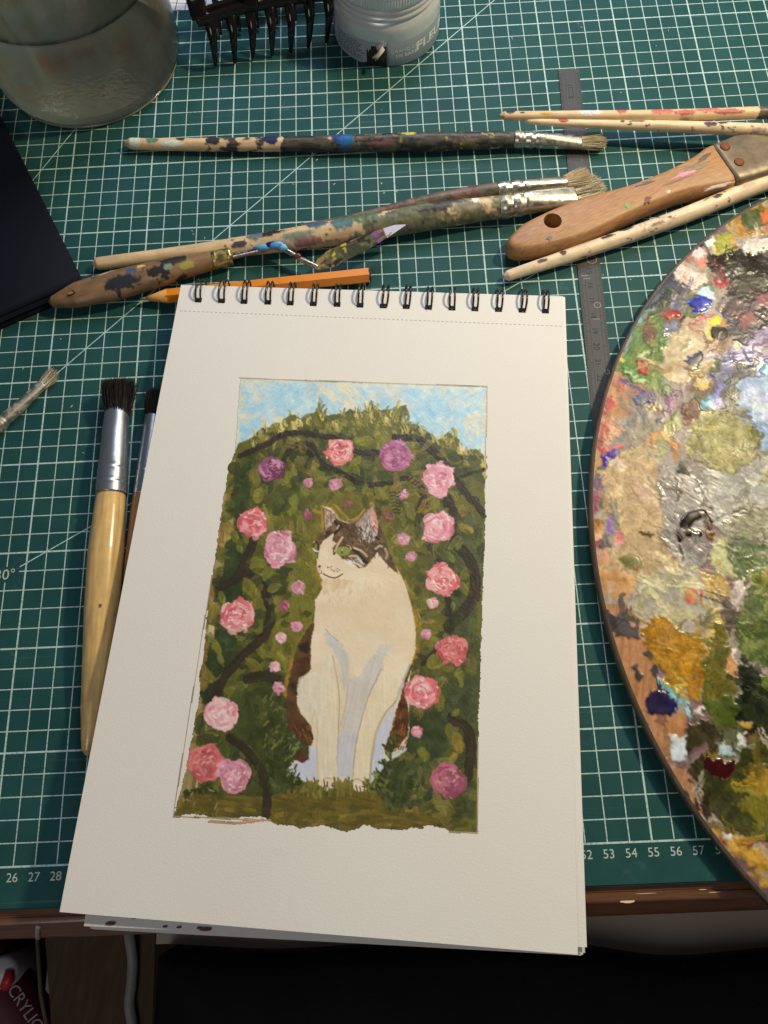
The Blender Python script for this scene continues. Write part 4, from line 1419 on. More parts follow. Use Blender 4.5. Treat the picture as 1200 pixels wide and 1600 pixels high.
# the scribbled strokes beside the right ear
for m in range(7):
    y = 769 + m * 5.2
    cv.stroke(cp([(607 + m, y + 2), (613 + m, y), (618 + m, y + 3), (624, y)]), 1.6, (44, 48, 26), idn=ID_FOL, hgt=.6)
# pencil frame and thin edge washes
for a_, b_ in (((373, 591), (761, 604)), ((761, 604), (757, 730)), ((330, 900), (269, 1276)), ((269, 1276), (420, 1282)), ((700, 1300), (745, 1302)), ((746, 1160), (745, 1302))):
    cv.stroke(cp([a_, ((a_[0] + b_[0]) / 2, (a_[1] + b_[1]) / 2), b_]), 2.3, (176, 158, 126), var=.1, idn=ID_FOL, rag=.2, step=20)
cv.stroke(cp([(325, 1284), (370, 1286), (412, 1281)]), 4, (196, 156, 112), idn=ID_FOL, alpha=.9, dry=.3)
for k in range(26):
    x, y = prng.uniform(276, 340), prng.uniform(1236, 1280)
    cv.stroke(cp([(x, y), (x + prng.uniform(-8, 8), y + prng.uniform(-10, 10))]), 2, [(120, 108, 50), (150, 134, 80), (92, 88, 40)][prng.randint(3)], idn=ID_FOL, hgt=.6, alpha=.9, cov=(k % 4 == 0))
# canvas tooth and bristle ridges over everything
rm_ = cv.idm >= 10
mr_ = cv.col[rm_].mean(-1, keepdims=True)
cv.col[rm_] = np.clip((mr_ + (cv.col[rm_] - mr_) * .9) * np.array([1.03, 1.02, .95]), 0, 1)
gm = (cv.col[..., 1] > cv.col[..., 0] * .98) & (cv.idm == ID_FOL)
cv.col[gm] *= np.array([1.17, 1.13, 1.02])
cv.ht += (fbm(cv.X / 2.6, cv.Y / 2.6, 41, 2) - .5) * np.where(cv.idm == ID_CAT, .25, .45)
cv.ht = np.clip(cv.ht, -.4, 6.0)
cv.col *= (1 + (fbm(cv.X / 4., cv.Y / 4., 77, 2) - .5)[..., None] * np.where(cv.idm == ID_CAT, .03, .10)[..., None])


def pos_page(X, Y):
    u, v = (X * RES + cx0) / PW, (Y * RES + cy0) / PH
    return page_pt(u, v) + PAGE_N * .012, np.broadcast_to(PAGE_N, X.shape + (3,))


paint_m = vmat('acrylic_on_paper', .38, bump=(2400, .25, .00012), spec=.45)
root_o = {}
nm = {ID_FOL: ('painting', book, 'painting of a cat sitting under an arch of roses'), ID_SKY: ('painted_sky', ID_FOL, 'pale blue painted sky'), ID_CAT: ('painted_cat', ID_FOL, 'painted white cat with brown tabby head and green eyes')}
for k in range(len(ROSES)):
    nm[10 + k] = ('painted_rose', ID_FOL, RLAB[k])
for k in range(len(BUDS)):
    nm[40 + k] = ('painted_rosebud', ID_FOL, None)
cv.mesh_parts(pos_page, nm, paint_m, book, .006, .86)

# ------------------------------------------------------------------ the palette
PZ = .95
EC = (75.4, 13.0)


def pal_edge(t, shrink=0.0):
    c, s = np.cos(t), np.sin(t)
    a = np.where(c < 0, 21.62, 13.5)
    return EC[0] + (a - shrink) * c, EC[1] + (23.4 - shrink) * s


palette = thing('palette', 'large oval wooden palette crusted with many colours of paint, right of the sketchbook', 'palette', (70, 13, .0))
pwood = wood('palette_wood', alb((60, 52, 40)), alb((92, 74, 56)), 1.5, .5, (50, 600, 300))
t = np.linspace(0, 2 * np.pi, 260, endpoint=False)
rings = []
for (sh, z) in ((.35, .47), (.06, .50), (.0, .58), (.0, .80), (.05, .89), (.16, .925)):
    x, y = pal_edge(t, sh)
    rings.append(np.c_[x, y, np.full(260, z)])
V = np.vstack(rings)
F = [(i * 260 + k, i * 260 + (k + 1) % 260, (i + 1) * 260 + (k + 1) % 260, (i + 1) * 260 + k) for i in range(5) for k in range(260)]
F += [tuple(range(260))[::-1], tuple(5 * 260 + k for k in range(260))]
mk('board', V, F, pwood, palette, auto=50)
# feet so that the board stands clear of the mat
for (x, y) in ((62, 3), (62, 26), (82, 3), (82, 26)):
    V, F = lathe(x, y, [(.8, .0), (.85, .05), (.85, .46), (.8, .47)], 20, True)
    mk('foot', V, F, plain('felt', (.05, .05, .05), .9), palette)

PR = .05                                     # grid step of the paint layer, cm
px0, py0 = 53.3, -10.8
PCW, PCH = int((70.5 - px0) / PR), int((37.0 - py0) / PR)
pv = Canvas(PCW, PCH)
A_, B_, C2_, D_ = (900, 320, 4.0), (900, 600, 4.0), (900, 860, 4.0), (950, 1100, 4.8)


def wp(o, pts):
    ox, oy, sc_ = o
    r_ = []
    for (x, y) in pts:
        q = at(ox + x / sc_, oy + y / sc_, PZ)
        r_.append(((q[0] - px0) / PR, (q[1] - py0) / PR))
    return np.array(r_)


wang = np.zeros((PCH, PCW))                  # direction of the knife or brush marks, per place
wmode = np.zeros((PCH, PCW))                 # 0 = streaked by the brush, 1 = wrinkled skin
wrk = np.zeros((PCH, PCW))                   # how wrinkled the dried paint is, per place


def dab(o, pts, c, wr=.6, rag=5.5, c2=None, hgt=.5, gloss=.3, idn=1, dome=0, var=.1, grain=None, alpha=1., nscale=9.):
    P = wp(o, pts)
    sd_ = prng.randint(500)
    pv.poly(P, c, rag=rag, var=var, hgt=hgt, idn=idn, gloss=gloss, dome=dome, color2=c2, grain=grain, alpha=alpha, nscale=nscale, seed=sd_)
    sl, m = pv.inside(P, rag)
    if sl is not None:
        wrk[sl] = wrk[sl] * (1 - m * alpha) + wr * m * alpha
        hard = m > .5
        wang[sl][hard] = prng.uniform(0, 3.14)
        wmode[sl][hard] = 1. if wr > .85 else prng.choice([0., 0., .35, .7])


def edab(o, cx, cy, rx, ry, c, n=16, ang=0., **k):
    t = np.linspace(0, 2 * np.pi, n, endpoint=False)
    x, y = rx * np.cos(t), ry * np.sin(t)
    dab(o, np.c_[cx + x * math.cos(ang) - y * math.sin(ang), cy + x * math.sin(ang) + y * math.cos(ang)], c, **k)


# whole board covered with an old mixed layer, then the patches one sees
xx, yy = px0 + pv.X * PR, py0 + pv.Y * PR
an = np.arctan2((yy - EC[1]) / 23.4, (xx - EC[0]) / 21.62)
rad = np.hypot((yy - EC[1]) / 23.4, (xx - EC[0]) / 21.62)
pv.cov[:] = (rad < .9905 + .0045).astype(float)
n1 = fbm(xx / 1.6, yy / 1.6, 50, 4)[..., None]
n2 = fbm(xx / 2.4, yy / 2.4, 60, 3)[..., None]
pv.col[:] = (np.array((178, 164, 140)) * (1 - n1) + np.array((146, 134, 122)) * n1) / 255. * (1 + (n2 - .5) * .35)
n3 = sstep(.55, .66, fbm(xx / 1.9, yy / 1.9, 70, 3))[..., None]
pv.col[:] = pv.col * (1 - n3 * .8) + np.array((92, 96, 62)) / 255. * n3 * .8
n3 = sstep(.60, .68, fbm(xx / 1.7, yy / 1.7, 90, 3))[..., None]
pv.col[:] = pv.col * (1 - n3 * .7) + np.array((120, 84, 92)) / 255. * n3 * .7
pv.idm[:] = 1
wrk[:] = .55
WOODC = (192, 142, 104)
# --- rim where bare wood shows
dab(A_, [(200, 1060), (260, 950), (300, 930), (300, 1040), (250, 1130), (240, 1200), (150, 1200)], WOODC, wr=.08, gloss=.45, hgt=.0, var=.07, grain=1.4)
dab(B_, [(190, 0), (300, 0), (340, 140), (330, 200), (250, 230), (240, 320), (180, 420), (140, 520), (120, 600), (80, 640), (90, 500), (130, 250)], (186, 142, 98), wr=.12, gloss=.45, hgt=.0, var=.07, grain=1.4)
dab(C2_, [(120, 150), (180, 330), (300, 330), (400, 420), (420, 560), (480, 640), (500, 720), (520, 870), (560, 1000), (700, 1030), (700, 1110), (620, 1200), (420, 1200), (320, 960), (250, 760), (190, 560), (120, 300)], (176, 126, 84), wr=.08, gloss=.42, hgt=0, var=.07, grain=1.35)
dab(D_, [(170, 0), (330, 120), (430, 210), (480, 330), (480, 500), (600, 470), (640, 620), (680, 740), (790, 900), (760, 930), (650, 850), (480, 620), (300, 330), (220, 190)], (176, 130, 90), wr=.08, gloss=.42, hgt=0, var=.08, grain=1.2)
# --- A: upper part
dab(A_, [(900, 100), (940, 110), (800, 220), (740, 245), (600, 385), (450, 555), (390, 650), (560, 640), (640, 560), (690, 520), (600, 460), (600, 400), (700, 330), (800, 260)], (72, 78, 88), c2=(60, 62, 60), wr=.5)
dab(A_, [(655, 350), (720, 280), (745, 320), (700, 380)], (164, 110, 78), wr=.1)
dab(A_, [(800, 340), (900, 290), (1010, 280), (1200, 250), (1300, 250), (1300, 600), (1000, 610), (920, 560), (950, 480), (860, 430), (810, 400)], (50, 46, 40), c2=(66, 62, 54), wr=.9, gloss=.22)
dab(A_, [(880, 640), (960, 560), (1100, 600), (1300, 600), (1300, 860), (1040, 910), (960, 810), (940, 700)], (70, 56, 70), c2=(88, 70, 74), wr=.9, gloss=.25)
dab(A_, [(1010, 740), (1100, 650), (1120, 720), (1040, 790)], (148, 84, 88), wr=.7, alpha=.8, rag=4)
dab(A_, [(1120, 570), (1220, 540), (1220, 640), (1140, 620)], (160, 88, 96), wr=.7, alpha=.8, rag=4)
dab(A_, [(950, 100), (1010, 30), (1090, 5), (1190, 20), (1260, 60), (1260, 170), (1130, 195), (1040, 205), (975, 165)], (184, 140, 50), c2=(168, 120, 44), wr=.45)
edab(A_, 1085, 90, 78, 75, (72, 86, 52), c2=(96, 96, 56), wr=.4)
dab(A_, [(1150, 60), (1220, 20), (1250, 190), (1150, 150)], (202, 112, 62), wr=.4)
dab(A_, [(1040, 250), (1100, 205), (1220, 200), (1240, 280), (1180, 280), (1110, 305), (1045, 290)], (222, 214, 198), c2=(206, 196, 176), wr=.6, hgt=1.2, idn=11)
dab(A_, [(800, 240), (845, 195), (880, 212), (868, 262), (812, 272)], (228, 222, 214), wr=.35, hgt=1.3, idn=12, dome=4)
edab(A_, 930, 235, 66, 68, (140, 150, 58), c2=(164, 158, 62), wr=.9, hgt=1., idn=13)
dab(A_, [(965, 180), (1005, 200), (1012, 265), (965, 312), (975, 240)], (190, 154, 68), wr=.5)
edab(A_, 950, 290, 27, 24, (212, 202, 62), wr=.6, hgt=1.4, idn=14)
dab(A_, [(840, 260), (880, 260), (890, 310), (850, 310)], (206, 176, 110), wr=.5)
dab(A_, [(715, 285), (760, 262), (805, 325), (770, 350), (720, 315)], (222, 188, 178), wr=.6, hgt=1.)
dab(A_, [(755, 340), (812, 348), (800, 405), (758, 392)], (206, 132, 104), wr=.7, hgt=.8)
dab(A_, [(598, 405), (640, 380), (700, 388), (780, 430), (828, 462), (805, 505), (720, 538), (660, 500), (620, 450)], (228, 212, 188), c2=(220, 190, 170), wr=1.0, hgt=1.6, idn=15)
dab(A_, [(818, 418), (850, 430), (880, 485), (930, 470), (955, 460), (930, 512), (880, 505), (838, 470)], (166, 50, 60), wr=.6, hgt=1.1, idn=16)
for q in ((960, 425), (1000, 420), (985, 445), (1010, 400), (940, 440), (900, 480)):
    edab(A_, q[0], q[1], 12, 9, (214, 204, 190), n=8, wr=.5, hgt=1., rag=1.2)
for q in ((1160, 500), (1120, 480), (1080, 500)):
    edab(A_, q[0], q[1], 22, 14, (112, 122, 92), n=8, wr=.8, alpha=.6)
dab(A_, [(440, 600), (540, 540), (625, 528), (605, 585), (520, 632), (440, 642)], (56, 60, 48), wr=.9)
dab(A_, [(600, 560), (700, 540), (690, 640), (650, 700), (610, 700), (570, 640)], (122, 116, 142), c2=(104, 98, 122), wr=.4, rag=4, alpha=.9)
dab(A_, [(688, 632), (760, 570), (830, 590), (852, 622), (800, 662), (730, 668)], (52, 62, 158), c2=(70, 84, 178), wr=.25, hgt=1.8, idn=17, gloss=.2, dome=5)
dab(A_, [(750, 535), (820, 510), (862, 540), (865, 590), (810, 585), (775, 570)], (192, 206, 224), wr=.25, hgt=1.4, idn=18, dome=4)
dab(A_, [(330, 800), (420, 655), (445, 640), (405, 720), (335, 815)], (112, 182, 190), wr=.3)
dab(A_, [(345, 780), (440, 690), (540, 690), (585, 830), (560, 920), (520, 1020), (540, 1110), (640, 1180), (500, 1165), (380, 1112), (285, 1045), (285, 945), (335, 880)], (112, 128, 60), c2=(88, 128, 70), wr=.9, hgt=.9, idn=19)
dab(A_, [(285, 1010), (345, 1095), (410, 1118), (440, 1110), (350, 1060), (310, 1010)], (176, 194, 130), wr=.2, hgt=1.2)
dab(A_, [(280, 950), (300, 920), (305, 980), (285, 1005)], (216, 200, 70), wr=.3)
dab(A_, [(400, 760), (460, 708), (485, 760), (515, 830), (485, 882), (420, 842)], (112, 82, 62), wr=1., hgt=.6)
dab(A_, [(528, 690), (580, 652), (642, 672), (640, 712), (600, 727), (560, 705)], (166, 60, 54), wr=.25, hgt=1.6, idn=20, gloss=.2, dome=4)
dab(A_, [(550, 740), (620, 735), (645, 785), (590, 822), (550, 792)], (120, 120, 136), wr=.7)
dab(A_, [(640, 760), (690, 700), (820, 690), (845, 820), (830, 905), (915, 935), (860, 1000), (760, 1085), (640, 1125), (520, 1055), (560, 900), (620, 800)], (196, 178, 142), c2=(186, 166, 128), wr=.35, hgt=.7)
dab(A_, [(690, 740), (760, 712), (860, 668), (875, 690), (782, 735), (782, 782), (740, 805)], (188, 104, 100), wr=.6, hgt=.9)
dab(A_, [(645, 725), (695, 670), (705, 680), (655, 735)], (40, 34, 32), wr=.3, rag=1.2)
dab(A_, [(905, 700), (935, 710), (930, 760), (905, 750)], (200, 140, 40), wr=.3)
dab(A_, [(828, 742), (880, 688), (902, 722), (862, 782), (842, 836), (820, 805)], (236, 216, 36), wr=.15, hgt=1.5, idn=21, dome=3)
dab(A_, [(815, 880), (850, 830), (950, 850), (985, 828), (942, 905), (860, 935)], (150, 114, 88), wr=.9, hgt=.8)
edab(A_, 895, 800, 60, 47, (24, 23, 21), n=20, wr=.02, hgt=1.9, idn=22, gloss=.34, dome=9, rag=1., ang=.25, var=.03)
dab(A_, [(985, 850), (1022, 838), (1025, 892), (992, 895)], (224, 214, 164), wr=.5, hgt=1.)
dab(A_, [(378, 990), (415, 960), (440, 982), (472, 1000), (462, 1042), (430, 1066), (385, 1042)], (200, 48, 44), c2=(216, 110, 90), wr=.7, hgt=1.7, idn=23, gloss=.22)
dab(A_, [(388, 992), (418, 950), (428, 972), (405, 1000)], (24, 34, 24), wr=.3, hgt=1.2)
dab(A_, [(690, 930), (722, 942), (782, 928), (792, 970), (772, 1000), (795, 1032), (720, 1048), (690, 1010)], (80, 78, 96), wr=.08, hgt=2., idn=24, gloss=.22, dome=5, var=.05)
dab(A_, [(860, 1040), (930, 960), (1005, 980), (1000, 1035), (940, 1095), (900, 1180), (868, 1150)], (126, 126, 186), c2=(112, 110, 160), wr=.5, hgt=.9, idn=25)
dab(A_, [(715, 1050), (820, 1050), (872, 1122), (760, 1155)], (166, 140, 92), c2=(190, 164, 80), wr=.7)
dab(A_, [(1000, 1065), (1090, 1000), (1135, 1090), (1045, 1130), (1005, 1200), (920, 1200), (930, 1100)], (80, 78, 80), wr=1.)
dab(A_, [(960, 900), (1060, 880), (1230, 700), (1230, 980), (1000, 1010)], (150, 136, 168), c2=(130, 112, 142), wr=.5, rag=6)
dab(A_, [(1060, 920), (1230, 830), (1230, 980), (1080, 985)], (140, 114, 144), c2=(120, 96, 120), wr=.6)
dab(A_, [(1100, 1000), (1230, 950), (1230, 1130), (1110, 1105)], (122, 130, 174), wr=.7)
edab(A_, 1195, 1030, 32, 34, (100, 176, 196), wr=.2, hgt=1.4, idn=26, dome=3)
dab(A_, [(270, 1130), (400, 1112), (470, 1142), (450, 1200), (270, 1210)], (176, 132, 102), wr=.2, gloss=.4)
dab(A_, [(255, 1060), (300, 1090), (330, 1130), (280, 1150)], (186, 104, 92), wr=.4)
# --- B: middle part
dab(B_, [(1005, 30), (1040, -40), (1230, -60), (1230, 420), (1165, 430), (1140, 260), (1060, 175), (1010, 120)], (164, 188, 200), c2=(150, 168, 194), wr=.6, hgt=.8, idn=27, gloss=.42)
dab(B_, [(1040, 60), (1100, 20), (1180, 80), (1230, 200), (1180, 260), (1110, 180), (1060, 140)], (186, 196, 204), c2=(168, 170, 200), wr=.5, rag=6, alpha=.75)
dab(B_, [(1130, 60), (1230, 40), (1230, 130), (1150, 120)], (140, 140, 190), wr=.5, alpha=.7, rag=4)
dab(B_, [(358, 70), (440, 42), (512, 60), (505, 102), (400, 142), (368, 112)], (66, 72, 148), c2=(52, 54, 100), wr=1., hgt=1.3, idn=28)
dab(B_, [(428, 142), (510, 118), (528, 150), (450, 185)], (190, 174, 112), wr=.4)
dab(B_, [(540, 125), (560, 48), (622, 38), (645, 100), (600, 185), (540, 172)], (150, 110, 134), wr=.9)
dab(B_, [(340, 200), (480, 160), (505, 250), (420, 330), (320, 372), (240, 335)], (134, 130, 122), c2=(150, 138, 116), wr=.5)
dab(B_, [(678, 205), (700, 98), (740, 82), (785, 140), (805, 192), (720, 222)], (120, 76, 60), wr=.9, hgt=1.)
dab(B_, [(676, 232), (785, 198), (730, 260), (695, 295)], (140, 96, 76), wr=.9)
dab(B_, [(505, 225), (550, 205), (555, 235), (510, 250)], (82, 90, 88), wr=.5)
dab(B_, [(778, 112), (820, 58), (862, 50), (852, 162), (800, 152)], (130, 196, 214), wr=.1, hgt=1.3, idn=29, dome=3)
dab(B_, [(850, 110), (885, -20), (920, 20), (912, 180), (850, 172)], (146, 140, 194), wr=.15, hgt=1.1, idn=30, dome=3)
dab(B_, [(918, 20), (1010, -10), (1010, 132), (1045, 192), (918, 182)], (94, 92, 86), wr=1.)
dab(B_, [(170, 90), (245, 58), (222, 152), (160, 192)], (190, 86, 80), wr=.4)
dab(B_, [(140, 250), (220, 205), (285, 280), (205, 375), (140, 345)], (192, 112, 96), c2=(214, 166, 130), wr=1.)
dab(B_, [(120, 380), (180, 370), (200, 410), (150, 450)], (176, 96, 86), wr=.4)
dab(B_, [(300, 420), (400, 380), (500, 440), (525, 600), (545, 800), (545, 960), (625, 1085), (645, 1175), (400, 1230), (140, 1230), (100, 1150), (180, 1040), (300, 1000), (260, 900), (180, 800), (140, 560)], (192, 164, 120), c2=(178, 152, 112), wr=.7, hgt=.6)
dab(B_, [(430, 335), (525, 305), (505, 405), (430, 372)], (214, 158, 100), wr=.6)
dab(B_, [(520, 280), (640, 165), (665, 260), (585, 335), (525, 500), (500, 440)], (150, 154, 94), c2=(168, 164, 110), wr=.5, rag=4)
dab(B_, [(588, 350), (642, 358), (655, 455), (622, 495)], (188, 128, 70), wr=.5)
dab(B_, [(620, 330), (660, 320), (655, 360), (630, 365)], (140, 130, 180), wr=.3)
dab(B_, [(136, 515), (150, 458), (200, 408), (285, 408), (285, 442), (200, 462), (182, 524)], (84, 58, 150), wr=.08, hgt=1.7, idn=31, gloss=.22, dome=4)
dab(B_, [(190, 492), (250, 450), (295, 470), (272, 555), (220, 532)], (206, 186, 156), wr=.4)
dab(B_, [(360, 600), (430, 640), (500, 720), (540, 805), (430, 762), (378, 680)], (190, 160, 134), wr=.4, alpha=.8, rag=4)
dab(B_, [(690, 400), (715, 260), (800, 178), (842, 190), (765, 245), (725, 320), (705, 425)], (224, 214, 168), wr=.4, hgt=.9)
dab(B_, [(735, 255), (850, 188), (1000, 188), (1100, 230), (1145, 400), (1080, 500), (1000, 565), (880, 545), (760, 475), (708, 405)], (136, 130, 74), c2=(154, 146, 92), wr=1.15, hgt=1.0, idn=32, gloss=.4)
dab(B_, [(790, 520), (880, 548), (1000, 568), (1100, 480), (1230, 430), (1230, 760), (1000, 780), (900, 910), (840, 810), (790, 640)], (166, 164, 152), c2=(150, 148, 132), wr=.8, gloss=.36)
dab(B_, [(900, 900), (1000, 780), (1230, 740), (1230, 960), (1010, 1000), (940, 950)], (142, 138, 112), c2=(118, 116, 90), wr=1.0, gloss=.26)
dab(B_, [(525, 515), (640, 500), (720, 540), (782, 600), (795, 780), (835, 800), (865, 900), (845, 980), (825, 1120), (740, 1132), (662, 1168), (560, 1030), (528, 940), (540, 800), (510, 650)], (150, 144, 136), c2=(138, 128, 120), wr=.75, gloss=.17, hgt=.8, idn=33)  # the lamp's sheen is put into the grey of this patch
dab(B_, [(655, 590), (660, 590), (655, 690), (620, 790), (612, 788), (645, 690)], (70, 62, 56), wr=.3, rag=2, hgt=.0)
dab(B_, [(628, 935), (650, 860), (700, 798), (800, 788), (852, 860), (858, 965), (835, 905), (802, 832), (742, 852), (702, 902), (742, 930), (802, 920), (785, 955), (692, 952), (642, 995)], (44, 37, 30), wr=.05, hgt=2.6, idn=34, gloss=.16, dome=4, rag=1.2)
dab(B_, [(802, 850), (850, 865), (858, 985), (820, 985), (830, 910)], (128, 88, 58), wr=.3, hgt=1.)
dab(B_, [(640, 1000), (655, 1000), (672, 1100), (660, 1110)], (50, 40, 34), wr=.2, rag=1.)
dab(B_, [(638, 525), (680, 473), (708, 490), (682, 552), (640, 578)], (72, 70, 50), wr=.1, hgt=1.6, idn=35, dome=3)
edab(B_, 703, 563, 13, 13, (60, 56, 44), n=10, wr=.05, hgt=1.4, dome=2, rag=.6)
dab(B_, [(80, 560), (150, 600), (172, 700), (130, 822), (75, 790)], (142, 112, 130), wr=.5)
dab(B_, [(98, 690), (140, 700), (132, 792), (98, 782)], (180, 82, 90), wr=.4)
dab(B_, [(98, 850), (152, 838), (152, 912), (108, 902)], (204, 140, 72), wr=.4)
dab(B_, [(178, 830), (242, 850), (232, 922), (178, 922)], (140, 106, 164), wr=.4)
dab(B_, [(100, 910), (160, 905), (160, 985), (105, 985)], (216, 172, 130), wr=.2)
dab(B_, [(110, 1035), (200, 930), (232, 1022), (170, 1045)], (112, 102, 98), wr=.5, grain=1.5)
dab(B_, [(98, 968), (162, 962), (162, 1012), (98, 1012)], (204, 92, 88), c2=(222, 170, 160), wr=.5)
dab(B_, [(228, 918), (292, 958), (298, 1012), (240, 1002)], (206, 122, 112), c2=(222, 190, 170), wr=.5)
dab(B_, [(380, 932), (470, 912), (484, 930), (430, 962), (390, 957)], (104, 74, 38), wr=.2, hgt=1.3, dome=2)
dab(B_, [(262, 1092), (330, 1058), (402, 1080), (414, 1132), (370, 1165), (310, 1142)], (122, 122, 62), wr=.06, hgt=2.6, idn=36, gloss=.22, dome=5, rag=1.2)
dab(B_, [(860, 1000), (920, 935), (985, 1050), (1005, 1230), (880, 1230), (850, 1100)], (190, 184, 130), c2=(176, 176, 126), wr=.5)
dab(B_, [(925, 958), (1000, 1002), (1230, 970), (1230, 1230), (1000, 1230), (955, 1080)], (110, 122, 80), c2=(96, 110, 74), wr=.8, gloss=.26)
dab(B_, [(1118, 592), (1220, 535), (1190, 622), (1130, 615)], (150, 134, 62), wr=.5, hgt=1.)
# --- C: lower middle
dab(C2_, [(118, 15), (205, -5), (192, 85), (150, 105), (118, 65)], (208, 156, 120), wr=.1, gloss=.4)
dab(C2_, [(130, 135), (270, 108), (385, 190), (385, 285), (270, 315), (145, 265)], (196, 148, 96), wr=.25, gloss=.35)
dab(C2_, [(395, 190), (560, 105), (700, 150), (845, 190), (835, 335), (805, 505), (720, 545), (600, 465), (480, 415), (385, 395), (378, 260)], (184, 174, 132), c2=(164, 158, 138), wr=.45, rag=4)
dab(C2_, [(650, 470), (780, 400), (825, 470), (785, 555), (680, 515)], (160, 150, 142), wr=.5, rag=4, alpha=.8)
edab(C2_, 740, 280, 54, 55, (204, 120, 96), wr=.1, hgt=1.0, idn=37, dome=3, rag=3)
dab(C2_, [(748, 268), (768, 262), (772, 280), (752, 290)], (130, 70, 50), wr=.1, rag=.8)
dab(C2_, [(828, 338), (935, 375), (945, 485), (822, 565), (788, 565), (842, 462)], (206, 182, 104), wr=.5)
dab(C2_, [(780, 150), (900, 150), (960, 230), (940, 330), (860, 300), (800, 220)], (196, 164, 96), wr=.9)
dab(C2_, [(895, 310), (985, 305), (1055, 420), (1060, 565), (960, 545), (928, 430)], (94, 80, 66), wr=.8)
dab(C2_, [(1050, 150), (1230, 90), (1230, 720), (1060, 705), (1000, 560), (1010, 420), (1060, 330)], (110, 118, 58), c2=(82, 96, 50), wr=.9, gloss=.24)
dab(C2_, [(988, 212), (1052, 178), (1065, 260), (1042, 335), (985, 378), (978, 290)], (216, 202, 186), wr=.3, hgt=1.1, idn=38)
dab(C2_, [(1165, 140), (1230, 110), (1230, 190), (1180, 200)], (186, 140, 60), wr=.4)
dab(C2_, [(175, 385), (250, 392), (340, 338), (405, 440), (395, 565), (330, 545), (260, 545), (200, 485)], (78, 72, 70), wr=.35, hgt=1.2, idn=39, grain=.6, var=.16)
dab(C2_, [(330, 440), (370, 460), (365, 490), (335, 470)], (190, 140, 96), wr=.1, rag=1.5)
for pts in ([(410, 642), (450, 618), (485, 662), (470, 685), (430, 665)], [(338, 732), (380, 700), (392, 750), (422, 782), (400, 825), (370, 802), (368, 760)], [(468, 742), (500, 698), (515, 760), (482, 785)], [(260, 680), (280, 675), (275, 700)], [(390, 1070), (460, 1080), (440, 1120), (400, 1110)]):
    dab(C2_, pts, (76, 70, 68), wr=.3, hgt=1., rag=1.3)
dab(C2_, [(415, 482), (470, 428), (560, 428), (640, 498), (800, 568), (835, 650), (795, 800), (785, 935), (720, 925), (600, 832), (500, 702), (438, 602)], (180, 134, 44), c2=(168, 122, 38), wr=.8, hgt=1.4, idn=40, gloss=.22)
dab(C2_, [(790, 800), (800, 620), (840, 560), (880, 458), (940, 480), (935, 600), (920, 722), (1000, 852), (965, 905), (1005, 1000), (1000, 1115), (860, 1115), (805, 1000)], (118, 108, 50), c2=(104, 98, 44), wr=.7, gloss=.22, hgt=.9, idn=41)
dab(C2_, [(810, 940), (985, 900), (1005, 1120), (850, 1120)], (86, 98, 40), wr=.3, gloss=.2, hgt=.8)
dab(C2_, [(940, 620), (990, 598), (1025, 825), (960, 805), (918, 722)], (200, 150, 96), wr=.15)
dab(C2_, [(948, 622), (1000, 598), (1012, 705), (990, 660)], (214, 206, 192), wr=.3)
dab(C2_, [(498, 802), (540, 788), (645, 872), (695, 935), (640, 955), (560, 892)], (132, 190, 200), wr=.2, hgt=1.2, idn=42)
dab(C2_, [(515, 770), (560, 790), (690, 912), (680, 932), (580, 862)], (188, 164, 78), wr=.3, hgt=1.)
dab(C2_, [(438, 945), (480, 880), (560, 888), (605, 940), (645, 1002), (540, 1035), (448, 1012)], (58, 48, 76), c2=(44, 44, 90), wr=.3, hgt=1.8, idn=43, gloss=.2, dome=4)
dab(C2_, [(500, 1035), (580, 1030), (560, 1120), (500, 1090)], (120, 88, 76), wr=.3, alpha=.7, rag=4)
dab(C2_, [(688, 950), (730, 958), (742, 1042), (700, 1032)], (150, 198, 204), wr=.2, hgt=1.)
dab(C2_, [(768, 958), (802, 958), (802, 1045), (760, 1042)], (206, 200, 190), wr=.2, hgt=.8)
dab(C2_, [(1010, 690), (1100, 740), (1230, 830), (1230, 1200), (1010, 1190), (990, 960), (1050, 880)], (38, 46, 34), c2=(56, 62, 38), wr=.45, gloss=.16, hgt=1.1, idn=44)
dab(C2_, [(1020, 1068), (1112, 1080), (1080, 1122), (1030, 1132)], (190, 150, 60), wr=.3, hgt=.9)
dab(C2_, [(1130, 760), (1230, 850), (1230, 880), (1150, 820)], (110, 120, 56), wr=.3, hgt=.8)
# --- D: bottom
dab(D_, [(430, 210), (480, 198), (492, 300), (470, 420), (430, 490), (408, 380)], (150, 110, 76), wr=.3, alpha=.85)
dab(D_, [(468, 262), (590, 228), (605, 452), (540, 422), (448, 387), (490, 330)], (196, 204, 202), wr=.3, hgt=.9, idn=45)
dab(D_, [(598, 190), (700, 128), (800, 168), (885, 270), (832, 332), (745, 402), (705, 482), (705, 562), (642, 605), (600, 455), (578, 330)], (62, 55, 38), c2=(74, 66, 44), wr=.5, gloss=.2, hgt=1.1, idn=46)
dab(D_, [(680, 620), (700, 540), (760, 530), (900, 560), (950, 450), (1000, 330), (1100, 300), (1230, 250), (1230, 1040), (1060, 1025), (900, 955), (780, 855), (700, 722)], (80, 80, 42), c2=(66, 68, 40), wr=.5, gloss=.2, grain=.7, hgt=.9)
dab(D_, [(1055, 452), (1220, 420), (1220, 702), (1130, 722), (1010, 655)], (166, 132, 50), c2=(136, 116, 48), wr=.4, hgt=1., grain=1.2)
dab(D_, [(930, 742), (1100, 652), (1230, 700), (1230, 1010), (1060, 1005), (1105, 882)], (110, 108, 44), c2=(128, 120, 48), wr=.35, hgt=1., grain=1.3)
dab(D_, [(730, 390), (800, 350), (820, 400), (740, 440)], (130, 110, 52), wr=.4)
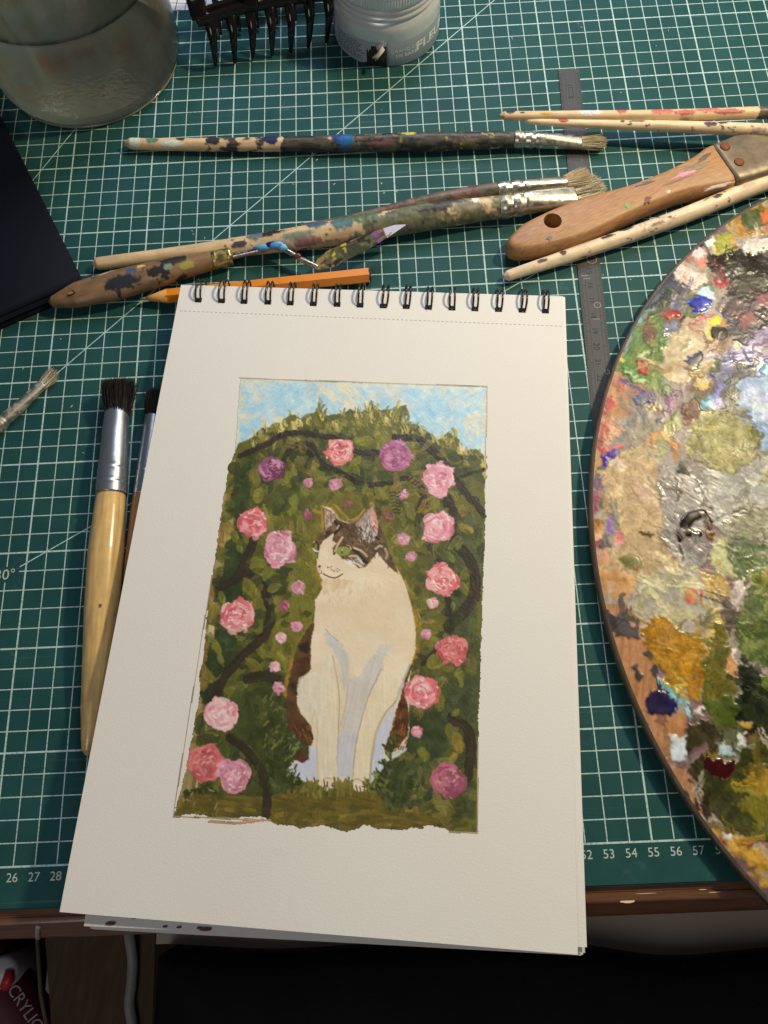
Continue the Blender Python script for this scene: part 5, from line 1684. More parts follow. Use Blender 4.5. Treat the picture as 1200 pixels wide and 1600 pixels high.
dab(D_, [(828, 332), (930, 308), (965, 340), (920, 382), (838, 384)], (182, 200, 198), wr=.3, hgt=1.1, idn=47)
dab(D_, [(978, 292), (1018, 218), (1032, 280), (968, 372)], (192, 196, 186), wr=.3, hgt=.9)
dab(D_, [(1020, 260), (1070, 240), (1080, 290), (1030, 300)], (110, 48, 34), wr=.3)
dab(D_, [(718, 432), (800, 398), (930, 408), (945, 482), (902, 548), (780, 544), (718, 512)], (70, 28, 20), wr=.25, hgt=2., idn=48, gloss=.14, dome=5)
dab(D_, [(478, 612), (560, 598), (595, 660), (560, 702)], (180, 170, 166), wr=.2)
dab(D_, [(660, 822), (720, 818), (775, 902), (742, 935), (668, 862)], (204, 204, 208), wr=.3, hgt=.8)
dab(D_, [(542, 702), (560, 648), (600, 658), (615, 705), (590, 725)], (70, 68, 50), wr=.2, rag=1.)
for pts in ([(640, 700), (665, 710), (690, 800), (670, 790)], [(690, 740), (740, 770), (760, 880), (735, 850)], [(640, 740), (690, 800), (660, 805)]):
    dab(D_, pts, (66, 52, 42), wr=.3, rag=1.5)
dab(D_, [(755, 912), (850, 918), (950, 1000), (1080, 1072), (1230, 1050), (1230, 1400), (1150, 1330), (1060, 1215), (960, 1155), (860, 1062)], (190, 150, 66), c2=(176, 134, 54), wr=.6, hgt=1.2, idn=49)
dab(D_, [(848, 1002), (880, 958), (935, 1000), (922, 1042)], (206, 206, 220), wr=.2, hgt=1.3, idn=50)
dab(D_, [(980, 1020), (1080, 1008), (1085, 1062), (1000, 1075)], (130, 82, 46), wr=.3)
dab(D_, [(820, 1010), (870, 1040), (880, 1070), (830, 1040)], (150, 60, 40), wr=.3)
# smears: palette-knife drags and brush marks that break up the patches
for k in range(1500):
    x, y = prng.uniform(0, PCW), prng.uniform(20, PCH - 20)
    xi, yi = int(x), int(y)
    if pv.cov[yi, xi] < .5 or wrk[yi, xi] < .3:
        continue
    c = pv.col[yi, xi] * 255 * prng.uniform(.8, 1.15)
    a = prng.uniform(0, 3.14)
    l = prng.uniform(6, 34)
    pv.stroke([(x, y), (x + l * .5 * math.cos(a) + prng.uniform(-4, 4), y + l * .5 * math.sin(a)), (x + l * math.cos(a), y + l * math.sin(a))], prng.uniform(2, 8), c, var=.14, hgt=.35, alpha=.75, dry=.42, rag=2.5, cov=False)
# wrinkles of the dried skin: ridged noise, folded where the layer is thick
wx = xx + .22 * (fbm(xx * 1.3, yy * 1.3, 7) - .5) * 4
wy = yy + .22 * (fbm(xx * 1.3, yy * 1.3, 8) - .5) * 4
rg = 1 - np.abs(2 * vn(wx * 2.9, wy * 2.9, 12) - 1)
rg2 = 1 - np.abs(2 * vn(wx * 6.3, wy * 6.3, 13) - 1)
fine = vn(wx * 9.5, wy * 9.5, 14)
wrinkle = .55 * rg**3 + .38 * rg2**2.5 + .16 * fine
al_ = xx * np.cos(wang) + yy * np.sin(wang)
ac_ = -xx * np.sin(wang) + yy * np.cos(wang)
ac_ = ac_ + .12 * (fbm(xx * .9, yy * .9, 44) - .5) * 4
streaks = .6 * vn(al_ * .8, ac_ * 7.5, 45) + .35 * vn(al_ * 1.7, ac_ * 15., 46) + .2 * fine
wrinkle = wrinkle * wmode + streaks * (1 - wmode)
ht = pv.ht
for _ in range(1):
    q = np.pad(ht, 1, mode='edge')
    ht = (q[1:-1, 1:-1] * 2 + q[:-2, 1:-1] + q[2:, 1:-1] + q[1:-1, :-2] + q[1:-1, 2:]) / 6
# older layers sink into one another: limit the pile-up
ht = 4.2 * (1 - np.exp(-ht / 4.2))
pv.ht = ht * 1.15 + wrk * wrinkle * .52
pv.col *= (1 + (wrk * (fine - .5) * .28)[..., None])
pv.col *= (1 + ((fbm(xx * 7, yy * 7, 33, 2) - .5) * .16)[..., None])
pv.gloss = np.clip(pv.gloss + .09 * sstep(2., 9., yy) + (fbm(xx * 1.1, yy * 1.1, 35, 3) - .5) * .5, .17, .7)
mc_ = pv.col.mean(-1, keepdims=True)
pv.col = np.clip(mc_ + (pv.col - mc_) * .97, 0, 1)
pv.col = np.clip((pv.col - .45) * 1.12 + .43, .02, 1)
pv.ht *= sstep(.991, .975, rad)             # the layer thins out to the rim


def pos_pal(X, Y):
    k_ = np.minimum(1., .9905 / np.maximum(rad, 1e-6))      # the last cells are drawn in to the smooth rim
    p = np.stack([EC[0] + (px0 + X * PR - EC[0]) * k_, EC[1] + (py0 + Y * PR - EC[1]) * k_, np.full(X.shape, .93)], -1)
    return p, np.broadcast_to(np.array([0, 0, 1.]), p.shape)


ppaint = vmat('palette_paint', .3, bump=(1300, .16, .00015), spec=.36, rough_from_alpha=True)
nm = {1: ('paint_layer', palette, 'dried mixed paint covering the palette')}
for k in range(11, 51):
    nm[k] = ('paint_dab', palette, None)
for k, l_ in {17: 'thick ultramarine blue dab', 22: 'round black dab of paint', 23: 'red dab on green', 24: 'slate blue dab', 31: 'violet dab at the rim', 34: 'dark brown glossy loop of paint', 36: 'olive green drop of paint', 40: 'broad ochre smear', 48: 'glossy maroon dab', 21: 'lemon yellow dab', 15: 'cream white crust', 33: 'shiny grey patch with lamp sheen in its colour'}.items():
    nm[k] = ('paint_dab', palette, l_)
pal_parts = pv.mesh_parts(pos_pal, nm, ppaint, palette, .034, .92, gloss=True)
# the part of the paint layer to the right of the picture, coarser
nx_, ny_ = 60, 150
gx_, gy_ = np.meshgrid(np.linspace(70.44, 88.6, nx_), np.linspace(-10, 36, ny_))
r2 = np.hypot((gy_ - EC[1]) / 23.4, (gx_ - EC[0]) / np.where(gx_ < EC[0], 21.62, 13.5))
V = np.stack([gx_, gy_, .95 + .03 * fbm(gx_ * 2, gy_ * 2, 5)], -1).reshape(-1, 3)
ok = (r2 < .985)
idx = np.arange(nx_ * ny_).reshape(ny_, nx_)
fm = ok[:-1, :-1] & ok[1:, :-1] & ok[:-1, 1:] & ok[1:, 1:]
q = np.stack([idx[:-1, :-1][fm], idx[:-1, 1:][fm], idx[1:, 1:][fm], idx[1:, :-1][fm]], -1)
cc = np.array([(112, 110, 70), (150, 130, 96), (90, 70, 80), (160, 150, 120)])[np.clip((fbm(gx_ / 1.8, gy_ / 1.8, 9) * 7 - 1.5).astype(int), 0, 3)].reshape(-1, 3)
mk('paint_layer', V, q, vmat('palette_paint_far', .4, bump=(400, .6, .0008)), palette, True, alb(cc))

# ------------------------------------------------------------------ brushes and other tools
handle_m = vmat('painted_handle', .45, bump=(1500, .35, .00016), spec=.4)
varnish_m = vmat('varnished_handle', .22, bump=(900, .12, .0001), spec=.5, coat=.5)
bristle_m = vmat('bristle', .55, spec=.35)


def tin_metal(name, c, rough, scale=260, stain=(.10, .085, .05), amount=.5):
    m, nt, b = nmat(name)
    setp(b, c, rough, 1.0)
    tc = nt.nodes.new('ShaderNodeTexCoord')
    n = nt.nodes.new('ShaderNodeTexNoise')
    n.inputs['Scale'].default_value = scale
    n.inputs['Detail'].default_value = 5
    n.inputs['Roughness'].default_value = .62
    r = nt.nodes.new('ShaderNodeMapRange')
    r.inputs[1].default_value = .48
    r.inputs[2].default_value = .62
    r.inputs[4].default_value = amount
    nt.links.new(tc.outputs['Object'], n.inputs['Vector'])
    nt.links.new(n.outputs['Fac'], r.inputs[0])
    mx = nt.nodes.new('ShaderNodeMix')
    mx.data_type = 'RGBA'
    mx.inputs[6].default_value = (*c, 1)
    mx.inputs[7].default_value = (*stain, 1)
    nt.links.new(r.outputs[0], mx.inputs[0])
    nt.links.new(mx.outputs[2], b.inputs['Base Color'])
    inv = nt.nodes.new('ShaderNodeMath')
    inv.operation = 'SUBTRACT'
    inv.inputs[0].default_value = 1
    nt.links.new(r.outputs[0], inv.inputs[1])
    nt.links.new(inv.outputs[0], b.inputs['Metallic'])
    rr = nt.nodes.new('ShaderNodeMapRange')
    rr.inputs[3].default_value = rough
    rr.inputs[4].default_value = rough + .35
    nt.links.new(r.outputs[0], rr.inputs[0])
    nt.links.new(rr.outputs[0], b.inputs['Roughness'])
    bu = nt.nodes.new('ShaderNodeBump')
    bu.inputs['Strength'].default_value = .3
    bu.inputs['Distance'].default_value = .0003
    nt.links.new(n.outputs['Fac'], bu.inputs['Height'])
    nt.links.new(bu.outputs['Normal'], b.inputs['Normal'])
    return m


dirty_tin = tin_metal('dirty_ferrule', (.62, .58, .48), .28)
clean_tin = plain('clean_ferrule', (.40, .43, .48), .34, .85, bump=(120, .12, .0004))
brass = tin_metal('brass_ferrule', (.50, .40, .16), .3, 300, (.22, .20, .06), .6)


def handle(parent, path, radii, base, layers, dabs=(), n=420, seg=36, mat=None, k=.86, seed=0, name='handle', grain=.16, relief=.0, power=2.0):
    """Turned wooden handle. layers: (s0, s1, threshold, colour, scale) of paint by length fraction; dabs: (s, theta, ds, dth, colour)."""
    P, R, t = resample(path, radii, n)
    th = np.arange(seg) / seg * 2 * np.pi
    L_ = t[-1]
    s = np.repeat(t, seg)
    a = np.tile(th, n)
    rad_ = np.repeat(R[:, 0], seg)
    q = np.c_[s, rad_ * np.cos(a), rad_ * np.sin(a)]
    g = fbm3(q * np.array([.5, 7, 7]), seed + 3, 3)
    col = np.asarray(base, float) / 255. * (1 + (g - .5)[:, None] * 2 * grain)
    g2 = fbm3(q * np.array([2.2, 2.2, 2.2]), seed + 8, 3)
    col *= (1 + (g2 - .5)[:, None] * .14)
    h = np.zeros(len(s))
    for i, (s0, s1, thr, c, sc_) in enumerate(layers):
        f_ = s / L_
        edge_ = np.minimum(sstep(s0 - .03, s0 + .03, f_), 1 - sstep(s1 - .03, s1 + .03, f_))
        nn_ = fbm3(q * np.array([sc_, sc_ * 1.5, sc_ * 1.5]), seed + 20 + 7 * i, 4)
        nn_ = nn_ + .10 * (fbm3(q * 9, seed + 70 + i, 3) - .5)
        m = sstep(thr, thr + .07, nn_ * edge_ + (1 - edge_) * -.2)[:, None] * (.75 + .25 * sstep(.35, .6, fbm3(q * np.array([1.2, 10, 10]), seed + 81 + i, 2))[:, None])
        v_ = fbm3(q * 6, seed + 55 + i, 2)[:, None]
        col = col * (1 - m) + np.asarray(c, float) / 255. * (1 + (v_ - .5) * .5) * m
        h += m[:, 0] * .5
    for i, (sf, tc_a, ds, dth, c) in enumerate(dabs):
        da = np.angle(np.exp(1j * (a - tc_a)))
        dn = fbm3(q * 5, seed + 90 + i, 2) - .5
        d_ = np.hypot((s - sf * L_) / ds, da / dth) + dn * .9
        m = (1 - sstep(.85, 1.05, d_))[:, None]
        v_ = fbm3(q * 7, seed + 130 + i, 2)[:, None]
        col = col * (1 - m) + np.asarray(c, float) / 255. * (1 + (v_ - .5) * .3) * m
        h += m[:, 0] * .9
    rel = (h * relief + relief * 1.2 * (fbm3(q * 4, seed + 4, 2) - .5)).reshape(n, seg)
    V, F, _ = tube(P, R, seg, True, power, rel)
    col = np.vstack([col, col[:seg].mean(0), col[-seg:].mean(0)])
    return mk(name, V, F, mat or handle_m, parent, True, np.clip(lin(np.clip(col, 0, 1)) / (k * WARM), .004, .88))


def ferrule(parent, path, radii, mat, crimps=(), name='ferrule', n=80, seg=36, power=2.0, dent=.012, seed=0):
    """radii: (sideways, up) per point; crimps: (fraction, width, depth)."""
    R0 = np.asarray(radii, float)
    if R0.ndim == 1:
        R0 = np.c_[R0, R0]
    P, R, t = resample(path, R0, n)
    f_ = t / t[-1]
    k = np.ones(n)
    for (c, w, d) in crimps:
        k += d * np.exp(-((f_ - c) / w) ** 2)
    q = np.repeat(np.c_[t, np.zeros(n), np.zeros(n)], seg, 0)
    th = np.tile(np.arange(seg) / seg * 2 * np.pi, n)
    q[:, 1], q[:, 2] = np.cos(th), np.sin(th)
    rel = ((fbm3(q * np.array([1.5, 1.6, 1.6]), seed, 3) - .5) * 2 * dent).reshape(n, seg)
    V, F, _ = tube(P, R * k[:, None], seg, True, power, rel)
    return mk(name, V, F, mat, parent)


def hairs(parent, base, tip, r_side, r_up, count, colors, flare=1.25, thick=.016, curl=.12, name='bristles', seed=0, tipvar=.16, zmin=.02, flat_tip=False):
    """A tuft: count tapering hairs from an oval root to a loose tip. Not countable: one part, kind stuff."""
    g = np.random.RandomState(seed)
    base, tip = np.asarray(base, float), np.asarray(tip, float)
    d = tip - base
    L_ = np.linalg.norm(d)
    d /= L_
    sd = np.cross([0, 0, 1.], d)
    sd /= np.linalg.norm(sd)
    up = np.cross(d, sd)
    parts_v, parts_f, cols = [], [], []
    nseg = 6
    off = 0
    for i in range(count):
        r = math.sqrt(g.rand())
        a = g.rand() * 2 * np.pi
        x, y = r * math.cos(a), r * math.sin(a)
        p0 = base + sd * x * r_side + up * y * r_up - d * .12
        l = L_ * (1 - tipvar * g.rand() - (0 if flat_tip else .12 * r * r))
        w = g.normal(0, curl, 2)
        e = base + d * l + sd * (x * r_side * flare + w[0] * r_side) + up * (y * r_up * flare + w[1] * r_up)
        mpt = (p0 + e) / 2 + sd * g.normal(0, curl * .3) * r_side + up * g.normal(0, curl * .3) * r_up + sd * x * r_side * .12
        tt = np.linspace(0, 1, nseg)[:, None]
        P = (1 - tt) ** 2 * p0 + 2 * tt * (1 - tt) * mpt + tt**2 * e
        P[:, 2] = np.maximum(P[:, 2], zmin)
        rr = thick * (1 - .72 * tt[:, 0] ** 2)
        s1 = np.cross(d, [g.normal(), g.normal(), g.normal()])
        s1 /= np.linalg.norm(s1)
        s2 = np.cross(d, s1)
        ring = [P + (s1 * math.cos(b_) + s2 * math.sin(b_)) * rr[:, None] for b_ in (0, 2.094, 4.189)]
        V = np.stack(ring, 1).reshape(-1, 3)
        f = []
        for j in range(nseg - 1):
            for m in range(3):
                f.append((off + j * 3 + m, off + j * 3 + (m + 1) % 3, off + (j + 1) * 3 + (m + 1) % 3, off + (j + 1) * 3 + m))
        off += len(V)
        parts_v.append(V)
        parts_f += f
        c = np.asarray(colors[g.randint(len(colors))], float) * g.uniform(.8, 1.15)
        cols.append(np.tile(c, (len(V), 1)))
    o = mk(name, np.vstack(parts_v), np.array(parts_f), bristle_m, parent, True, alb(np.clip(np.vstack(cols), 0, 255)))
    o['kind'] = 'stuff'
    return o


def pth(pts):
    """[(px, py, z), ...] -> world points."""
    return [at(u, v, z) for (u, v, z) in pts]


WOOD = (206, 172, 128)
# --- long splattered round brush across the top
p = pth([(195, 224, .46), (204, 224.5, .46), (300, 226, .46), (480, 225, .52), (660, 222, .56), (760, 219.5, .55), (806, 218.5, .53)])
r = [.12, .34, .38, .45, .56, .50, .45]
b1 = thing('paintbrush', 'long round brush, black splattered handle, lying straight across the top of the mat', 'paintbrush', (*p[3][:2], 0), 'used paintbrushes on the mat')
handle(b1, p, r, WOOD, [(.20, .46, .47, (44, 42, 44), 1.1), (.40, 1.2, .26, (42, 40, 38), .8), (.44, 1.2, .56, (92, 86, 62), 1.6), (.5, .95, .62, (112, 92, 78), 2.4), (.6, 1.0, .64, (58, 62, 50), 2.0), (.62, 1., .70, (168, 152, 60), 2.2)],
       [(.075, 1.5, .42, .6, (92, 132, 104)), (.13, 2.2, .8, .5, (206, 214, 190)), (.03, 1.6, .35, 1.4, (196, 204, 176)), (.15, 1., .3, .7, (64, 50, 44)), (.235, 1.6, .45, .8, (48, 44, 42)), (.38, 1.4, .5, .9, (36, 44, 74)), (.57, 1.57, .5, 1.5, (30, 92, 140)), (.55, 1.4, .35, .8, (40, 70, 120)), (.73, 1.2, .5, .25, (206, 190, 60)), (.66, 2.4, .8, .3, (120, 74, 70)), (.8, 1.2, 1.1, .5, (60, 66, 44))], seed=1, relief=.035)
pf = pth([(803, 218.5, .53), (812, 218.5, .53), (850, 220, .52), (908, 222.5, .46)])
ferrule(b1, pf, [(.5, .5), (.5, .5), (.48, .46), (.50, .30)], dirty_tin, [(.06, .03, .05), (.17, .025, -.06), (.25, .03, .05), (.32, .02, -.05)], seed=3)
hairs(b1, at(905, 222.5, .46), at(950, 220, .5), .46, .22, 420, [(206, 190, 150), (180, 164, 120), (222, 208, 172), (150, 136, 100)], flare=1.15, seed=2, curl=.2, thick=.02)

# --- thick flat brush and the thinner one lying along it
p = pth([(145, 413, .42), (153, 412, .42), (300, 395, .46), (430, 378, .62), (560, 358, .75), (680, 337, .78), (786, 322, .72)])
r = [.12, .36, .47, .62, .76, .76, .66]
b2 = thing('paintbrush', 'thick flat brush, beige handle caked in green and blue paint, bristles by the varnish brush', 'paintbrush', (*p[3][:2], 0), 'used paintbrushes on the mat')
handle(b2, p, r, (204, 174, 130), [(.38, .72, .54, (96, 106, 96), 1.0), (.64, 1.2, .40, (84, 88, 66), .9), (.66, 1.2, .52, (112, 108, 78), 1.6), (.72, 1.2, .60, (62, 56, 46), 1.5), (.8, 1.2, .56, (128, 118, 92), 2.2), (.42, .8, .64, (70, 98, 112), 1.4), (.3, 1.2, .69, (56, 54, 50), 2.0)],
       [(.435, 1.2, .75, .38, (42, 36, 34)), (.36, 2.0, .5, .4, (72, 70, 74)), (.40, 1.2, .5, .7, (110, 110, 112)), (.55, 1.0, .6, .6, (66, 96, 116)), (.61, 1.4, .7, .7, (84, 116, 116)), (.50, 1.9, 1.0, .35, (128, 134, 108)), (.66, 1.0, 1.2, .7, (86, 104, 74)), (.52, 2.6, .8, .5, (150, 110, 104)), (.93, 1.4, .2, .3, (224, 220, 204)), (.86, 1.2, .8, .35, (66, 60, 54)), (.83, 1.7, 1., .3, (52, 44, 38)), (.78, .9, .9, .6, (96, 110, 76))], seed=11, relief=.035)
pf = pth([(780, 324, .72), (790, 322.5, .74), (830, 315, .74), (897, 303, .6)])
ferrule(b2, pf, [(.68, .68), (.72, .68), (.74, .6), (.84, .34)], dirty_tin, [(.08, .03, .04), (.16, .025, -.07), (.25, .03, .04), (.32, .02, -.05)], seed=5, dent=.03)
hairs(b2, at(893, 304, .6), at(947, 287, .55), .78, .24, 560, [(212, 196, 160), (188, 170, 130), (226, 212, 180), (160, 140, 104)], flare=1.1, seed=3, curl=.2, thick=.02, tipvar=.22)
p = pth([(470, 356, .9), (560, 342, 1.0), (660, 318, 1.15), (740, 303, 1.2), (782, 297, 1.2)])
r = [.2, .34, .42, .45, .43]
b3 = thing('paintbrush', 'thin brush with dark handle lying against the upper side of the thick flat brush', 'paintbrush', (*p[2][:2], 0), 'used paintbrushes on the mat')
handle(b3, p, r, (120, 98, 76), [(-.2, 1.2, .44, (84, 80, 62), 1.0), (.2, 1.2, .56, (104, 72, 66), 1.6), (.3, 1.2, .58, (70, 62, 54), 1.4)], [], seed=17, relief=.04, n=260)
pf = pth([(777, 298, 1.2), (790, 296, 1.2), (830, 291, 1.15), (885, 283, 1.0)])
ferrule(b3, pf, [(.46, .44), (.46, .44), (.40, .38), (.36, .22)], dirty_tin, [(.1, .03, .05), (.2, .025, -.07), (.29, .03, .04), (.36, .02, -.05)], seed=6)
hairs(b3, at(882, 283.5, 1.0), at(925, 272, .95), .32, .18, 320, [(214, 186, 140), (190, 160, 116), (230, 204, 160)], flare=1.75, seed=4, curl=.25, thick=.018)

# --- palette knife
kn = thing('palette_knife', 'palette knife with paint-stained brown wooden handle and cranked steel blade', 'palette knife', (*at(220, 435, 0)[:2], 0))
p = pth([(77, 471, .55), (84, 470, .6), (120, 461, .75), (180, 446, .82), (240, 430, .78), (300, 414, .68), (338, 405, .62)])
R_ = np.array([[.1, .1], [.42, .32], [.78, .5], [.92, .58], [.82, .56], [.64, .52], [.52, .5]])
P, R, t_ = resample(p, R_, 300)
seg = 44
s = np.repeat(t_, seg)
a = np.tile(np.arange(seg) / seg * 2 * np.pi, 300)
q = np.c_[s, np.repeat(R[:, 0], seg) * np.cos(a), np.repeat(R[:, 1], seg) * np.sin(a)]
col = np.array((128, 98, 68)) / 255. * (1 + (fbm3(q * np.array([.6, 6, 6]), 5, 3) - .5)[:, None] * .5)
col *= (1 + (fbm3(q * 2, 15, 3) - .5)[:, None] * .3)
fr_ = s / t_[-1]
for i, (s0, s1, thr, c, sc_) in enumerate([(.38, .62, .56, (44, 42, 44), 1.5), (.62, .92, .56, (38, 36, 34), 1.5), (.8, 1.1, .57, (122, 112, 44), 1.6), (.25, .95, .66, (96, 84, 68), 2.)]):
    e_ = np.minimum(sstep(s0 - .04, s0 + .04, fr_), 1 - sstep(s1 - .04, s1 + .04, fr_))
    m = sstep(thr, thr + .03, fbm3(q * sc_, 40 + 9 * i, 4) * e_)[:, None]
    col = col * (1 - m) + np.array(c) / 255. * m
for (sf, ta, ds, dt, c) in ((.44, 1.9, 1.0, .45, (40, 40, 46)), (.66, 1.8, .7, .4, (34, 32, 30)), (.76, 1.2, .8, .5, (42, 44, 38)), (.37, .7, .5, .2, (186, 168, 140)), (.31, .55, .35, .16, (180, 160, 132)), (.57, 1.1, .25, .14, (214, 188, 110)), (.52, 1.3, .35, .25, (74, 84, 112)), (.72, 1.7, .3, .25, (116, 138, 100)), (.83, 2., .5, .4, (150, 140, 60))):
    da = np.angle(np.exp(1j * (a - ta)))
    d_ = np.hypot((s - sf * t_[-1]) / ds, da / dt) + (fbm3(q * 4, int(ds * 97), 2) - .5) * .9
    m = (1 - sstep(.85, 1.05, d_))[:, None]
    col = col * (1 - m) + np.array(c) / 255. * m
V, F, _ = tube(P, R, seg, True, 2.3)
col = np.vstack([col, col[0], col[-1]])
mk('handle', V, F, handle_m, kn, True, alb(np.clip(col, 0, 1)))
hc = at(113, 458, 1.2)
th_ = math.atan2(*(at(140, 455, 1.2) - at(90, 467, 1.2))[[1, 0]])
t = np.linspace(0, 2 * np.pi, 20, endpoint=False)
for nm_, kx, zz_h, c in (('hanging_hole_shade', 1.0, 1.255, (40, 24, 14)), ('hole_wall_light', .62, 1.262, (150, 92, 50))):  # flat discs: the hole's shade and its lit wall put in as colour
    x, y = .27 * kx * np.cos(t) - (0 if kx == 1 else .09), .15 * kx * np.sin(t)
    V = np.c_[hc[0] + x * math.cos(th_) - y * math.sin(th_), hc[1] + x * math.sin(th_) + y * math.cos(th_), np.full(20, zz_h)]
    V = np.vstack([V, V - [0, 0, .15]])
    mk(nm_, V, [tuple(range(20))] + [(i, i + 20, (i + 1) % 20 + 20, (i + 1) % 20) for i in range(20)], plain('hole_shading', alb(c), .8), kn, smooth=False)
pf = pth([(333, 407, .62), (345, 404, .62), (362, 400, .62)])
ferrule(kn, pf, [(.56, .54), (.54, .52), (.50, .48)], brass, [(.15, .06, .03), (.9, .05, .05)], n=30)
p = pth([(358, 401.5, .62), (400, 392, .8), (432, 386, .95), (446, 391, .95), (470, 405, .85), (497, 418, .75)])
P, R, t_ = resample(p, [.2, .17, .16, .155, .15, .16], 70)
steel = tin_metal('knife_steel', (.48, .46, .44), .25, 200, (.16, .12, .09), .55)
V, F, _ = tube(P, R, 16)
mk('shank', V, F, steel, kn)
for (px_, py_, z_, l_, w_, c) in ((412, 387.5, 1.02, .62, .22, (96, 164, 196)), (432, 384.5, 1.12, .62, .24, (84, 150, 196)), (424, 383, 1.16, .42, .18, (34, 30, 88)), (464, 401, .95, .3, .16, (104, 50, 36)), (442, 388, 1.07, .3, .2, (110, 176, 204))):
    c0_ = at(px_, py_, z_)
    V, F, _ = tube(np.array([c0_ - [l_, -l_ * .12, .0], c0_ - [l_ * .4, 0, -.03], c0_ + [l_ * .4, .03, .03], c0_ + [l_, -.1, 0]]), np.array([.03, w_ * .9, w_, .03]), 12)
    mk('paint_clot', V, F, plain('clot', alb(c), .3), kn)
# blade: a thin leaf with paint on it, a reflection coloured in at the tip
nb_, nw_ = 90, 24
bl0, bl1 = at(491, 420, .72), at(634, 351, 1.75)
tt = np.linspace(0, 1, nb_)
w_up = np.interp(tt, [0, .06, .2, .45, .7, .9, 1], [.10, .42, .62, .55, .44, .26, .02])
w_dn = np.interp(tt, [0, .06, .2, .3, .55, .8, 1], [.10, .22, .42, .36, .34, .2, .02])
ax_ = (bl1 - bl0)
sdv = np.cross([0, 0, 1], ax_)
sdv /= np.linalg.norm(sdv)
V, col = [], []
for lay in (0, 1):
    for i in range(nb_):
        for j in range(nw_):
            f_ = j / (nw_ - 1)
            o_ = -w_dn[i] + f_ * (w_up[i] + w_dn[i])
            V.append(bl0 + ax_ * tt[i] + sdv * o_ + np.array([0, 0, .25 * o_ - .02 * lay]))
V = np.array(V)
uu, ww = np.repeat(tt, nw_), np.tile(np.linspace(0, 1, nw_), nb_)
c = np.tile(np.array((84, 82, 60)) / 255., (nb_ * nw_, 1))
g_ = fbm(uu * 16, ww * 4, 3, 3)[:, None]
c = c * (.6 + g_ * .8)
for (u0, u1, thr, cc_, sd_) in ((0, .25, .45, (150, 124, 70), 1), (.2, .4, .55, (190, 176, 70), 2), (.3, .6, .5, (66, 70, 48), 3), (.5, .75, .56, (92, 104, 70), 4), (.62, .82, .40, (140, 84, 146), 5), (.8, 1.1, .05, (206, 202, 214), 6), (.1, .7, .62, (48, 44, 36), 7), (.4, .9, .62, (150, 110, 90), 8)):  # the pale layer at the tip stands in for the steel's reflection
    m = (sstep(u0 - .04, u0 + .04, uu) * (1 - sstep(u1 - .04, u1 + .04, uu)) * fbm(uu * 14, ww * 4, 20 + sd_, 3))
    m = sstep(thr, thr + .06, m)[:, None]
    c = c * (1 - m) + np.array(cc_) / 255. * m
F = []
n_ = nb_ * nw_
for i in range(nb_ - 1):
    for j in range(nw_ - 1):
        a_ = i * nw_ + j
        F.append((a_, a_ + nw_, a_ + nw_ + 1, a_ + 1))
        F.append((n_ + a_, n_ + a_ + 1, n_ + a_ + nw_ + 1, n_ + a_ + nw_))
for i in range(nb_ - 1):
    for j in (0, nw_ - 1):
        a_ = i * nw_ + j
        F.append((a_, a_ + nw_, n_ + a_ + nw_, n_ + a_) if j else (a_, n_ + a_, n_ + a_ + nw_, a_ + nw_))
mk('blade', V, F, vmat('painted_blade', .28, bump=(900, .5, .0003), spec=.7), kn, True, np.vstack([alb(np.clip(c, 0, 1))] * 2), auto=60)

# --- orange hexagonal pencil
pc = thing('pencil', 'orange hexagonal pencil tucked between the knife and the sketchbook wire', 'pencil', (*at(400, 446, 0)[:2], 0))
p0_, p1_ = at(262, 463, .46), at(577, 430, .46)
P = np.array([p0_ + (p1_ - p0_) * t for t in np.linspace(0, 1, 12)])
V, F, _ = tube(P, np.full(12, .45), 6)
o = mk('barrel', V, F, plain('orange_lacquer', alb((214, 126, 14)), .36, bump=(300, .1), var=.1, vscale=200, coat=.3), pc, auto=30)
dv_ = (p1_ - p0_) / np.linalg.norm(p1_ - p0_)
V, F, _ = tube(np.array([p1_ - dv_ * .02, p1_ + dv_ * .05, p1_ + dv_ * .09]), np.array([.41, .40, .34]), 24)
mk('end_cap', V, F, plain('dark_end', (.02, .018, .016), .6), pc)
V, F, _ = tube(np.array([p0_ + dv_ * .03, p0_ - dv_ * .9, p0_ - dv_ * 1.25]), np.array([.43, .2, .11]), 18)
mk('sharpened_cone', V, F, plain('pencil_wood', alb((196, 140, 70)), .7), pc)
V, F, _ = tube(np.array([p0_ - dv_ * 1.24, p0_ - dv_ * 1.7]), np.array([.11, .03]), 12)
mk('lead', V, F, plain('lead', alb((96, 100, 78)), .5), pc)

# --- upper right: two thin brushes running out of the picture
p = pth([(781, 181, 1.25), (788, 181, 1.25), (900, 181, 1.3), (1010, 181, 1.38), (1200, 176, 1.5), (1290, 174, 1.55)])
r = [.1, .25, .30, .33, .36, .36]
b4 = thing('paintbrush', 'thin pale brush handle with red smears, uppermost at the right edge', 'paintbrush', (*p[2][:2], 0), 'used paintbrushes on the mat')
handle(b4, p, r, (214, 182, 134), [(.78, 1.2, .32, (66, 62, 54), 1.0), (.80, 1.2, .55, (92, 86, 74), 1.8)], [(.03, 1.2, .28, .7, (44, 48, 60)), (.068, 1.6, .18, .25, (40, 34, 30)), (.145, 1.9, .4, .3, (206, 160, 60)), (.28, 1.57, .7, .8, (220, 212, 200)), (.375, 1.3, .3, .6, (206, 96, 84)), (.50, 1.5, .7, .6, (206, 104, 88)), (.57, 1.9, .6, .5, (190, 92, 80)), (.64, 1.5, .8, .6, (196, 110, 96)), (.70, 2.0, .9, .5, (170, 88, 80)), (.55, .4, 1.2, .4, (60, 52, 46)), (.68, .7, 1.0, .5, (70, 60, 52))], seed=23, relief=.02)
